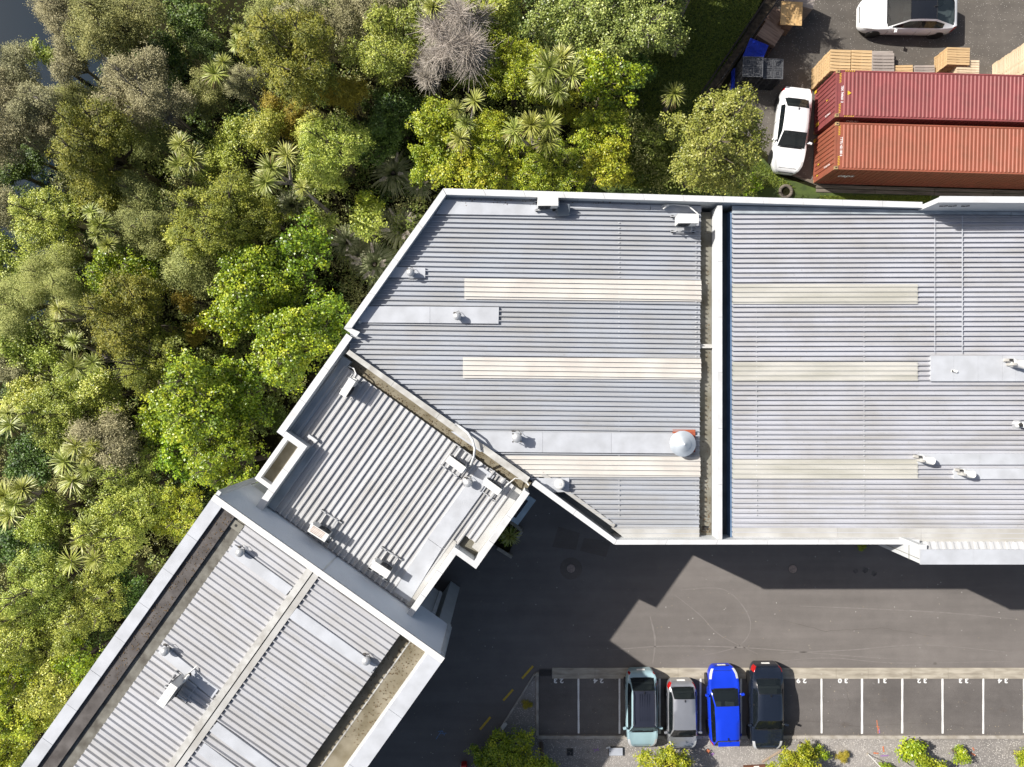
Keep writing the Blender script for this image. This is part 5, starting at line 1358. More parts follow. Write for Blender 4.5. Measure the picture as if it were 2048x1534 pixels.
def car(label, cx, cy, heading, paint, L, Wd, Hh, prof, roof=None, rails=False, flake=0.0, wheels_ny=None, tail_style='corner', pane=None, seat=M_SEAT, spoiler=False, plate_front=False):
    """prof: distances from the nose - cowl, roof front, roof rear, rear glass base; hood and boot heights; belt height"""
    c, rf, rr, rb, zh, zbk, zb = prof
    t = thing('parked_car', label, 'car', (cx, cy, 0), heading, 'cars parked on the site')
    hw = Wd / 2
    ztab = [(0, 0.52), (0.03, 0.60), (0.10, 0.70), (0.35, 0.70 + (zh - 0.70) * 0.55), (c * 0.75, zh - 0.035), (c, zh), (rf, Hh - 0.035), ((rf * 0.7 + rr * 0.3), Hh), ((rf + rr) / 2, Hh + 0.005), (rr, Hh - 0.05), (rb, zbk + 0.02), (L - 0.12, zbk - 0.02), (L - 0.03, zbk - 0.14), (L, zbk - 0.30)]
    wtab = [(0, hw * 0.55), (0.04, hw * 0.68), (0.14, hw * 0.80), (0.35, hw * 0.91), (0.75, hw * 0.98), (1.4, hw), (L - 1.1, hw), (L - 0.5, hw * 0.965), (L - 0.2, hw * 0.90), (L - 0.05, hw * 0.80), (L, hw * 0.66)]
    rwm = hw * 0.70
    ttab = [(0, hw * 0.40), (0.3, hw * 0.62), (c, hw * 0.85), (rf, rwm + 0.015), ((rf + rr) / 2, rwm), (rr, rwm - 0.02), (rb, hw * 0.74), (L - 0.1, hw * 0.64), (L, hw * 0.5)]
    xs = sorted(set([0, 0.03, 0.10, 0.20, 0.35, 0.6, 0.85, c * 0.75, c, rf, (rf * 0.7 + rr * 0.3), (rf + rr) / 2, rr, rb, L - 0.32, L - 0.12, L - 0.03, L] +
                    [c + (rf - c) * k / 4 for k in (1, 2, 3)] + [rr + (rb - rr) * k / 4 for k in (1, 2, 3)] + [rf + (rr - rf) * k / 6 for k in range(1, 6)]))
    xs = [x for i, x in enumerate(xs) if i == 0 or x - xs[i - 1] > 0.012]
    ring = []
    for x in xs:
        w = lerp_tab(wtab, x); zt = lerp_tab(ztab, x); wt = min(lerp_tab(ttab, x), w * 0.93)
        zbelt = min(zb + 0.05 * (x / L), zt - 0.02) if zt > 0.6 else zt - 0.03
        cab = c < x < rb
        if cab:
            z4 = max(zbelt + 0.015, min(zbelt + 0.03, zt)); w4 = w * 0.925
            if zt - zbelt < 0.08: w4 = max(w4, wt + 0.02)
            pts = [(w * 0.90, 0.20), (w * 0.985, 0.36), (w, 0.60), (w * 0.965, zbelt), (w4, z4), (w4 + (wt + 0.035 - w4) * 0.86, z4 + (zt - 0.05 - z4) * 0.86), (wt, zt - 0.03), (wt * 0.6, zt - 0.008), (0, zt)]
        else:
            pts = [(w * 0.90, 0.22), (w * 0.985, 0.36), (w, min(0.60, zbelt)), (w * 0.965, zbelt), (w * 0.90, (zbelt + zt) / 2 + 0.006), ((w * 0.90 + wt) / 2, (zbelt + zt) / 2 + 0.010 + (zt - zbelt) * 0.2), (wt, zt - 0.012), (wt * 0.6, zt - 0.003), (0, zt)]
        ring.append(pts)
    np_ = 9
    def V(i, j, s): y, z = ring[i][j]; return (L / 2 - xs[i], s * y, z)
    parts = {}
    def put(key, i, j, s):
        q = [V(i, j, s), V(i + 1, j, s), V(i + 1, j + 1, s), V(i, j + 1, s)]
        if s > 0: q = q[::-1]
        parts.setdefault(key, []).append(q)
    B0 = c + (rf - c) * 0.30; mid_ = (rf + rr) / 2
    rend = rr + (rb - rr) * (0.45 if L - rb < 0.4 else 0.30)
    for i in range(len(xs) - 1):
        xm = (xs[i] + xs[i + 1]) / 2
        for j in range(np_ - 1):
            for s in (-1, 1):
                key = 'body'
                if j in (6, 7):
                    if c < xm < rf: key = 'windscreen'
                    elif rr < xm < rb: key = 'rear_window'
                    elif rf < xm < rr and roof is not None: key = 'roof'
                elif j == 4 and B0 < xm < rend:
                    key = ('side_window', 'front' if xm < mid_ else 'rear', s)
                elif j in (3, 4) and 0.10 < xm < 0.60 and (j == 3 or xm < 0.50): key = ('headlight', s)
                elif j in (2, 3) and xm > L - (0.32 if tail_style == 'corner' else 0.2) and xm < L - 0.02: key = ('tail_light', s)
                put(key, i, j, s)
    # end caps
    for i, rev in ((0, False), (len(xs) - 1, True)):
        left = [V(i, j, 1) for j in range(np_)]; right = [V(i, j, -1) for j in range(np_ - 2, -1, -1)]
        poly = left + right
        parts['body'].append(poly[::-1] if rev else poly)
    # floor
    for i in range(len(xs) - 1):
        parts['body'].append([V(i, 0, 1), V(i + 1, 0, 1), V(i + 1, 0, -1), V(i, 0, -1)])
    def mk(name, faces, mat, dz=0.0):
        me = bpy.data.meshes.new(name); vd = {}; fs = []
        for q in faces:
            f = []
            for p in q:
                k = tuple(round(a, 4) for a in p)
                if k not in vd: vd[k] = len(vd)
                if vd[k] not in f: f.append(vd[k])
            if len(f) > 2: fs.append(f)
        me.from_pydata([(k[0], k[1], k[2] + dz) for k in vd], [], fs); me.materials.append(mat)
        me.polygons.foreach_set('use_smooth', [True] * len(me.polygons)); me.update()
        o = bpy.data.objects.new(name, me); col.objects.link(o); o.parent = t
        return o
    for key, faces in parts.items():
        nm = key if isinstance(key, str) else key[0]
        mat = {'body': paint, 'windscreen': M_GLASS, 'rear_window': pane or M_GLASS, 'side_window': M_GLASS, 'roof': roof or paint, 'headlight': M_LAMP, 'tail_light': M_TAIL}[nm]
        o = mk(nm, faces, mat)
        if nm == 'body':
            es = o.modifiers.new('split', 'EDGE_SPLIT'); es.split_angle = math.radians(50)
    X = lambda d: L / 2 - d
    # dark seals round the glass, bonnet shut lines, wipers
    def seal(m, i_x, jmax=5, w=0.022):
        z = lerp_tab(ztab, i_x); wt = lerp_tab(ttab, i_x)
        pts = [(X(i_x), s * wt * f, z - (0.03 if abs(f) > 0.9 else (0.006 if abs(f) > 0.3 else 0)) + 0.004) for s, f in ((-1, 1), (-1, 0.6), (1, 0.0), (1, 0.6), (1, 1))]
        for a, b in zip(pts[:-1], pts[1:]): m.beam(a, b, w, 0.012)
    for a_, w_ in ((c - 0.01, 0.07), (rf - 0.005, 0.022), (rr, 0.022), (rb + 0.01, 0.035)):
        m = MB(); seal(m, a_, w=w_); m.build('window_seal', M_TRIM, t)
    m = MB()
    for s in (-1, 1):
        zc = lerp_tab(ztab, c * 0.5)
        pts = [(X(d), s * (lerp_tab(ttab, d) + 0.06), lerp_tab(ztab, d) - 0.012) for d in (0.35, c * 0.5, c * 0.75, c * 0.97)]
        for a, b in zip(pts[:-1], pts[1:]): m.beam(a, b, 0.02, 0.008)
    d = 0.2; wt = lerp_tab(ttab, d)
    m.beam((X(d), -wt, lerp_tab(ztab, d) - 0.004), (X(d), wt, lerp_tab(ztab, d) - 0.004), 0.022, 0.01)
    m.build('bonnet_gap', M_TRIM, t)
    m = MB()
    for s, y in ((1, 0.12), (1, -0.45)):
        m.beam((X(c - 0.02), y, zh + 0.02), (X(c + 0.12), y + 0.42, lerp_tab(ztab, c + 0.12) + 0.02), 0.016, 0.014)
    m.build('wiper', M_TRIM, t)
    # B pillar and door gaps on both flanks
    for s in (-1, 1):
        m = MB()
        w4 = hw * 0.925; 
        a = (X(mid_), s * (w4 + 0.004), zb + 0.06); b_ = (X(mid_ + 0.03), s * (lerp_tab(ttab, mid_) + 0.006), Hh - 0.05)
        m.beam(a, b_, 0.07, 0.012, up=(0, s, 0.6)); m.build('door_pillar', M_TRIM, t)
        m = MB()
        for d in (c + 0.12, mid_, rr + 0.1):
            m.box((X(d), s * (hw + 0.001), 0.56), (0.012, 0.006, 0.5))
        m.build('door_gap', M_TRIM, t)
        m = MB()
        for d in (mid_ - 0.16, rr + 0.0): m.box((X(d), s * (hw + 0.008), zb - 0.1), (0.16, 0.02, 0.03))
        m.build('door_handle', paint, t)
        mm = MB(); xm = X(c + (rf - c) * 0.42)
        mm.box((xm, s * (hw + 0.11), zb + 0.08), (0.12, 0.19, 0.13), rz=-s * 0.25); mm.beam((xm, s * (hw - 0.04), zb + 0.03), (xm, s * (hw + 0.06), zb + 0.06), 0.06, 0.05)
        mm.build('wing_mirror', paint, t, bevel=0.03)
        for d in (0.85, L - 0.88):
            w = MB(); r = 0.325; y = s * (hw * 0.985 - 0.10)
            vs = []; n = 22
            prof_ = [(r * 0.62, -0.1), (r * 0.96, -0.1), (r, -0.06), (r, 0.06), (r * 0.96, 0.1), (r * 0.62, 0.1)]
            for rr_, yy in prof_:
                for k in range(n): a = 2 * math.pi * k / n; vs.append((X(d) + rr_ * math.cos(a), y + yy, r + rr_ * math.sin(a)))
            fs = [(i * n + k, i * n + (k + 1) % n, (i + 1) * n + (k + 1) % n, (i + 1) * n + k) for i in range(5) for k in range(n)]
            w.add(vs, fs); wheel = w.build('wheel', M_TYRE, t, smooth=True)
            q = MB()
            for k in range(5):
                a = 2 * math.pi * k / 5; q.beam((X(d), y + s * 0.088, r), (X(d) + r * 0.64 * math.cos(a), y + s * 0.08, r + r * 0.64 * math.sin(a)), 0.075, 0.02, up=(0, 1, 0))
            q.tube([(X(d), y + s * 0.06, r), (X(d), y + s * 0.098, r)], 0.06, 10)
            q.build('rim', M_RIM, wheel)
            q = MB(); q.tube([(X(d), s * (hw - 0.3), r + 0.02), (X(d), s * (hw * 0.99), r + 0.02)], r + 0.055, 24); q.build('wheel_arch', M_TRIM, t)
    # plates
    m = MB(); m.box((-L / 2 - 0.006, 0, 0.62), (0.02, 0.44, 0.13), ry=0.35); m.build('number_plate', M_PLATE, t)
    m = MB(); m.box((L / 2 + 0.004, 0, 0.46), (0.02, 0.44, 0.12)); m.build('number_plate', M_PLATE, t)
    m = MB(); m.box((L / 2 - 0.05, 0, 0.56), (0.10, hw * 0.9, 0.05)); m.build('grille', M_TRIM, t)
    # interior
    m = MB(); m.box((X((rf + rr) / 2), 0, 0.42), (rr - rf + 0.9, Wd * 0.8, 0.1))
    m.box((X(c + 0.35), 0, zb - 0.05), (0.5, Wd * 0.78, 0.12)); m.build('dashboard', M_DASH, t)
    for s in (-1, 1):
        m = MB(); m.box((X(rf + 0.35), s * 0.36, 0.62), (0.5, 0.48, 0.16)); m.box((X(rf + 0.66), s * 0.36, 0.92), (0.14, 0.46, 0.58), ry=-0.2); m.box((X(rf + 0.74), s * 0.36, 1.24 if Hh > 1.42 else 1.18), (0.09, 0.24, 0.14)); m.build('seat', seat, t, bevel=0.04)
    m = MB(); m.box((X(rr - 0.05), 0, 0.62), (0.5, Wd * 0.68, 0.18)); m.box((X(rr + 0.18), 0, 0.88), (0.14, Wd * 0.68, 0.5), ry=-0.25); m.build('rear_seat', seat, t, bevel=0.04)
    m = MB(); m.tube([(X(rf + 0.0) + 0.18 * math.sin(a * 0.524) * 0.4, -0.36 + 0.18 * math.cos(a * 0.524), 0.86 + 0.18 * math.sin(a * 0.524)) for a in range(13)], 0.016, 6, cap=False); m.build('steering_wheel', M_TRIM, t)
    if rails:
        for s in (-1, 1):
            m = MB(); y = s * (rwm - 0.02)
            m.tube([(X(rf + 0.1), y, Hh - 0.03), (X(rf + 0.25), y, Hh + 0.05), (X(rr - 0.2), y, Hh + 0.04), (X(rr - 0.02), y, Hh - 0.03)], 0.024, 7); m.build('roof_rail', M_CHROME, t, smooth=True)
        m = MB()
        for y in (-0.32, -0.16, 0.0, 0.16, 0.32): m.box((X((rf + rr) / 2 + 0.1), y * 0.8, Hh + 0.003), (rr - rf - 0.5, 0.03, 0.012))
        m.build('roof_rib', roof or paint, t)
    m = MB(); m.tube([(X(rr - 0.12), 0.02, Hh - 0.04), (X(rr - 0.0), 0.02, Hh + 0.12)], 0.011, 5); m.box((X(rr - 0.1), 0.02, Hh - 0.015), (0.12, 0.05, 0.03)); m.build('aerial', M_TRIM, t)
    if spoiler:
        m = MB(); m.box((X(rr + 0.16), 0, Hh - 0.02), (0.26, rwm * 1.9, 0.035), ry=-0.12); m.build('spoiler', paint, t, bevel=0.015)
    return t

def paint(name, c, rough=0.22, metal=0.0, coat=0.8):
    return pmat(name, c, rough, var=0.03, scale=2, metal=metal, coat=coat)
P_TEAL = paint('pale_teal_paint', (0.30, 0.43, 0.47)); P_SILV = paint('silver_paint', (0.36, 0.37, 0.40), 0.28, 0.55)
P_BLUE = paint('vivid_blue_paint', (0.008, 0.045, 0.62), 0.25, 0.15); P_NAVY = paint('dark_navy_paint', (0.010, 0.014, 0.024), 0.15)
P_WHITE = paint('white_car_paint', (0.78, 0.79, 0.80), 0.25); P_ROOFD = paint('dark_roof_paint', (0.022, 0.024, 0.036), 0.2)
P_GLASSROOF = paint('black_glass_roof', (0.012, 0.013, 0.016), 0.08)
hd = lambda deg: math.radians(deg)
def place(px0, py0, px1, py1):
    """centre from nose and tail marks read at about 0.7 m height"""
    a, b = W(px0, py0, 0.7), W(px1, py1, 0.7); d = a - b
    return (a.x + b.x) / 2, (a.y + b.y) / 2, math.atan2(d.y, d.x), d.length
x, y, h, L = place(1284, 1496, 1282, 1341)
car('pale teal SUV with black roof and roof rails parked nose down', x, y, h, P_TEAL, L, 1.74, 1.60, (1.05, 1.55, L - 0.75, L - 0.28, 1.00, 0.98, 0.96), roof=P_ROOFD, rails=True, tail_style='wide')
x, y, h, L = place(1364, 1500, 1362.5, 1362)
car('small silver hatchback with red corner lamps between teal and blue cars', x, y, h, P_SILV, L, 1.64, 1.50, (0.88, 1.45, L - 0.66, L - 0.22, 0.97, 0.95, 0.92))
x, y, h, L = place(1445, 1333, 1450, 1491)
car('vivid blue hatchback parked nose up, sun visor and seats visible', x, y, h, P_BLUE, L, 1.72, 1.48, (1.12, 1.85, L - 0.62, L - 0.16, 0.96, 0.93, 0.92), seat=pmat('beige_seat', (0.34, 0.33, 0.30), 0.9), spoiler=True)
x, y, h, L = place(1533, 1501, 1532, 1328)
car('dark navy sedan at the end of the parked row, boot over the concrete strip', x, y, h, P_NAVY, L, 1.78, 1.44, (1.28, 1.95, L - 1.35, L - 0.68, 0.95, 1.02, 0.94))
x, y, h, L = place(1573, 344, 1593, 176)
car('white sedan parked askew beside the container ends, leaf shade on bonnet', x, y, h, P_WHITE, L, 1.76, 1.42, (1.28, 2.0, L - 1.30, L - 0.72, 0.94, 0.98, 0.92))
x, y, h, L = place(1721, 27, 1911, 30)
car('white crossover with black glass roof alone on the yard', x, y, h, P_WHITE, L, 2.0, 1.62, (1.35, 2.30, L - 1.50, L - 0.30, 0.98, 1.05, 0.98), roof=P_GLASSROOF)
# ================================================================== VEGETATION
def leaf_mesh(name, pos, nrm, ln, wd, tint, mat, axis=None):
    """diamond leaves from numpy arrays"""
    n = len(pos)
    nrm = nrm / (np.linalg.norm(nrm, axis=1, keepdims=True) + 1e-9)
    r = rng.normal(size=(n, 3)) if axis is None else axis
    t = r - nrm * np.sum(r * nrm, axis=1, keepdims=True); t /= np.linalg.norm(t, axis=1, keepdims=True) + 1e-9
    b = np.cross(nrm, t)
    ln = np.broadcast_to(np.asarray(ln), (n,))[:, None]; wd = np.broadcast_to(np.asarray(wd), (n,))[:, None]
    v = np.stack([pos - t * ln * 0.5, pos + b * wd * 0.5 - t * ln * 0.05, pos + t * ln * 0.5, pos - b * wd * 0.5 - t * ln * 0.05], axis=1).reshape(-1, 3).astype(np.float32)
    return quads_mesh(name, v, tint, mat)
def quads_mesh(name, v, tint, mat):
    n = len(v) // 4
    me = bpy.data.meshes.new(name)
    me.vertices.add(n * 4); me.vertices.foreach_set('co', v.ravel())
    me.loops.add(n * 4); me.loops.foreach_set('vertex_index', np.arange(n * 4, dtype=np.int32))
    me.polygons.add(n); me.polygons.foreach_set('loop_start', np.arange(0, n * 4, 4, dtype=np.int32))
    me.update(calc_edges=True)
    a = me.attributes.new('tint', 'FLOAT', 'FACE'); a.data.foreach_set('value', np.clip(tint, 0, 1).astype(np.float32))
    me.materials.append(mat)
    return me
def sph(n, zmin=-1.0):
    v = rng.normal(size=(n * 4 + 60, 3)); v /= np.linalg.norm(v, axis=1, keepdims=True); v = v[v[:, 2] > zmin]
    return v[:n]
M_BARK = pmat('bark', (0.16, 0.13, 0.10), 0.9, c2=(0.07, 0.055, 0.042), scale=3, stretch=(3, 3, 0.5))
M_BARKG = pmat('grey_bark', (0.30, 0.27, 0.245), 0.9, c2=(0.18, 0.16, 0.145), scale=3)
KIND = {
 # name: ramp colours, leaf length, leaf width, clump radius, leaves per clump, density, flatness, translucency, lobes, roughness
 'totara':   ([(0.035, 0.042, 0.008), (0.095, 0.100, 0.012), (0.165, 0.150, 0.020)], 0.15, 0.055, 0.16, 16, 1.25, 0.80, 0.22, 15, 0.6),
 'karaka':   ([(0.025, 0.055, 0.006), (0.085, 0.140, 0.009), (0.185, 0.230, 0.018)], 0.17, 0.105, 0.17, 10, 1.0, 0.72, 0.30, 12, 0.38),
 'kanuka':   ([(0.065, 0.072, 0.028), (0.135, 0.140, 0.050), (0.215, 0.205, 0.085)], 0.12, 0.045, 0.20, 20, 1.25, 0.80, 0.22, 12, 0.65),
 'manuka':   ([(0.078, 0.074, 0.045), (0.152, 0.144, 0.092), (0.255, 0.240, 0.175)], 0.12, 0.045, 0.20, 18, 1.15, 0.80, 0.16, 11, 0.7),
 'coprosma': ([(0.060, 0.085, 0.008), (0.155, 0.180, 0.012), (0.270, 0.255, 0.030)], 0.14, 0.085, 0.15, 11, 1.15, 0.75, 0.32, 14, 0.45),
 'shrub':    ([(0.045, 0.068, 0.012), (0.120, 0.148, 0.026), (0.215, 0.235, 0.062)], 0.14, 0.080, 0.18, 12, 1.0, 0.78, 0.30, 11, 0.45),
 'willow':   ([(0.090, 0.110, 0.036), (0.170, 0.185, 0.065), (0.250, 0.250, 0.110)], 0.13, 0.040, 0.28, 22, 1.2, 0.75, 0.25, 10, 0.65),
 'broad':    ([(0.038, 0.055, 0.016), (0.095, 0.120, 0.036), (0.200, 0.220, 0.085)], 0.14, 0.090, 0.20, 12, 1.05, 0.70, 0.22, 16, 0.4),
 'olive':    ([(0.050, 0.066, 0.014), (0.120, 0.135, 0.028), (0.200, 0.205, 0.075)], 0.14, 0.080, 0.15, 11, 1.15, 0.75, 0.30, 16, 0.45),
 'gold':     ([(0.100, 0.085, 0.010), (0.190, 0.150, 0.018), (0.290, 0.220, 0.040)], 0.12, 0.050, 0.16, 16, 1.25, 0.85, 0.25, 10, 0.6),
 'dark':     ([(0.014, 0.030, 0.007), (0.040, 0.068, 0.012), (0.080, 0.115, 0.022)], 0.17, 0.085, 0.18, 12, 1.1, 0.80, 0.22, 11, 0.5),  # dark leaf tones; also used to put shade into the deep gap
}
BR = {'olive': 2.1, 'totara': 2.4, 'karaka': 2.5, 'kanuka': 2.3, 'manuka': 2.1, 'coprosma': 2.1, 'shrub': 2.75, 'willow': 2.4, 'broad': 2.5, 'gold': 2.1, 'dark': 2.4}
RED = {'karaka': 1.12, 'shrub': 1.06, 'dark': 1.0, 'totara': 0.98, 'coprosma': 0.96, 'kanuka': 0.96, 'willow': 0.98, 'olive': 0.98}
LEAFM = {k: leaf_mat(k + '_leaves', [(q[0] * BR[k] * RED.get(k, 1.0), q[1] * BR[k], q[2] * BR[k] * 0.75) for q in v[0]], transl=v[7] * 0.5, rough=v[9]) for k, v in KIND.items()}
def crown_arrays(kind, R):
    cols, ll, lw, cr, per, dens, flat, tr, nl, ro = KIND[kind]
    ll *= 0.66; lw *= 0.70; per = int(per * 2.6); cr *= 1.0
    nl = max(7, int(nl * 1.7 * min(1.8, max(0.6, R / 1.5))))
    d = sph(nl, -0.05); ce = d * R * rng.uniform(0.30, 0.98, (nl, 1)); ce[:, 2] *= flat * rng.uniform(0.6, 1.35, nl)
    ce[:, :2] *= np.array([1.0, rng.uniform(0.72, 0.95)])
    ce = np.vstack([ce, [[0, 0, R * 0.10]]]); rad = np.append(R * rng.uniform(0.12, 0.29, nl), R * 0.34)
    area = 2 * math.pi * R * R * 1.25
    n_leaf = int(area * 2.6 * dens / (ll * lw * 0.5) * 0.44)
    nt = max(20, n_leaf // per)
    prob = rad ** 2 / np.sum(rad ** 2)
    tips = []; dirs = []
    while len(tips) < nt:
        li = rng.choice(len(rad), nt, p=prob); u = sph(nt * 2, -0.55)[:nt]
        p = ce[li] + u * rad[li][:, None] * rng.uniform(0.82, 1.10, (nt, 1))
        dist = np.linalg.norm(p[:, None, :] - ce[None], axis=2) / rad[None]
        dist[np.arange(nt), li] = 9
        ok = (dist.min(axis=1) > 0.90) | (rng.random(nt) < 0.04)
        tips.extend(p[ok]); dirs.extend(u[ok])
    tips = np.array(tips[:nt]); dirs = np.array(dirs[:nt])
    # a few stray sprays stick out of the outline
    far = rng.random(nt) < 0.16
    tips[far] += dirs[far] * R * rng.uniform(0.04, 0.20, (far.sum(), 1))
    ct = rng.normal(0.5, 0.2, nt)
    pos = np.repeat(tips, per, axis=0) + rng.normal(size=(nt * per, 3)) * cr * np.array([1, 1, 0.7]) * 0.62
    out = np.repeat(dirs, per, axis=0)
    nrm = out * 0.55 + np.array([0, 0, 0.65]) + rng.normal(size=pos.shape) * 0.55
    ax = out * 0.7 + rng.normal(size=pos.shape) * 0.8
    tint = np.repeat(ct, per) + rng.normal(0, 0.16, len(pos))
    s = rng.uniform(0.7, 1.25, len(pos))
    return pos, nrm, ll * s, lw * s, tint, ax, ce, rad
def make_crown(kind, R):
    pos, nrm, l, w, tint, ax, ce, rad = crown_arrays(kind, R)
    me = leaf_mesh('crown', pos, nrm, l, w, tint, LEAFM[kind], ax)
    m = MB(); r0 = 0.05 + R * 0.045
    bark = M_BARKG if kind in ('manuka', 'broad') else M_BARK
    m.tube([(0, 0, -3.2), (0.05 * R, 0.03, -1.6), (0, 0, -0.5 * R), (0.03, 0, 0.1 * R)], [r0 * 1.5, r0, r0 * 0.8, r0 * 0.5], 7)
    for c, r in zip(ce[:-1], rad):
        t = 0.86
        a = Vector((0, 0, -0.55 * R + random.uniform(-0.1, 0.2) * R)); b = Vector(c) * t
        mm = (a + b) / 2 + Vector((random.uniform(-.1, .1), random.uniform(-.1, .1), -0.08)) * R
        m.tube([a, mm, b], [r0 * 0.5, r0 * 0.32, r0 * 0.14], 5, cap=False)
        for _ in range(3):
            e = Vector(c) + Vector(sph(1)[0]) * r * 0.85
            m.tube([b * 0.92, e], [r0 * 0.16, r0 * 0.05], 4, cap=False)
    return me, m.mesh('trunk', bark)
TALL = {'olive': -0.6, 'broad': -2.2, 'totara': 0.6, 'manuka': 0.5, 'dark': -1.4, 'coprosma': -0.4}
SIZES = (0.75, 1.35, 2.15)
CROWN = {}
def crown_for(kind, R):
    i = min(range(3), key=lambda k: abs(math.log(R / SIZES[k])))
    nv = 2
    key = (kind, i)
    lst = CROWN.setdefault(key, [])
    if len(lst) < nv: lst.append(make_crown(kind, SIZES[i])); return lst[-1], R / SIZES[i]
    return random.choice(lst), R / SIZES[i]
def tree(px, py, rpx, kind, label, group=None, hc=None, name=None, cat=None):
    R0 = rpx / 38.0
    g0 = ground_z(*W2(px, py, 3))
    h = hc if hc is not None else 2.1 + R0 * 1.3 + TALL.get(kind, 0) + random.uniform(-0.4, 0.7)
    p = W(px, py, g0 + h)
    g = ground_z(p.x, p.y)
    small = h < 1.6
    nm = name or ('shrub' if small else KIND_NAME[kind])
    t = thing(nm, label, cat or ('shrub' if small else 'tree'), (p.x, p.y, g), 0, group)
    R = rpx * (H_CAM - p.z) / F_PX
    (me, tr), s = crown_for(kind, R)
    rot = random.uniform(0, 6.28)
    zf = random.uniform(0.85, 1.1)
    inst('crown', me, t, (0, 0, p.z - g), (0, 0, rot), (s * random.uniform(0.95, 1.06), s * random.uniform(0.95, 1.06), s * zf))
    inst('trunk', tr, t, (0, 0, p.z - g), (0, 0, rot), (s, s, max(0.1, (p.z - g + 0.3) / 3.2)))
    return t
KIND_NAME = {'olive': 'olive_green_tree', 'totara': 'totara_tree', 'karaka': 'broadleaf_tree', 'kanuka': 'tea_tree', 'manuka': 'grey_tea_tree', 'coprosma': 'yellow_green_tree', 'shrub': 'leafy_tree', 'willow': 'feathery_tree', 'broad': 'grey_green_tree', 'gold': 'golden_tree', 'dark': 'dark_tree'}
G = 'trees of the bush reserve'
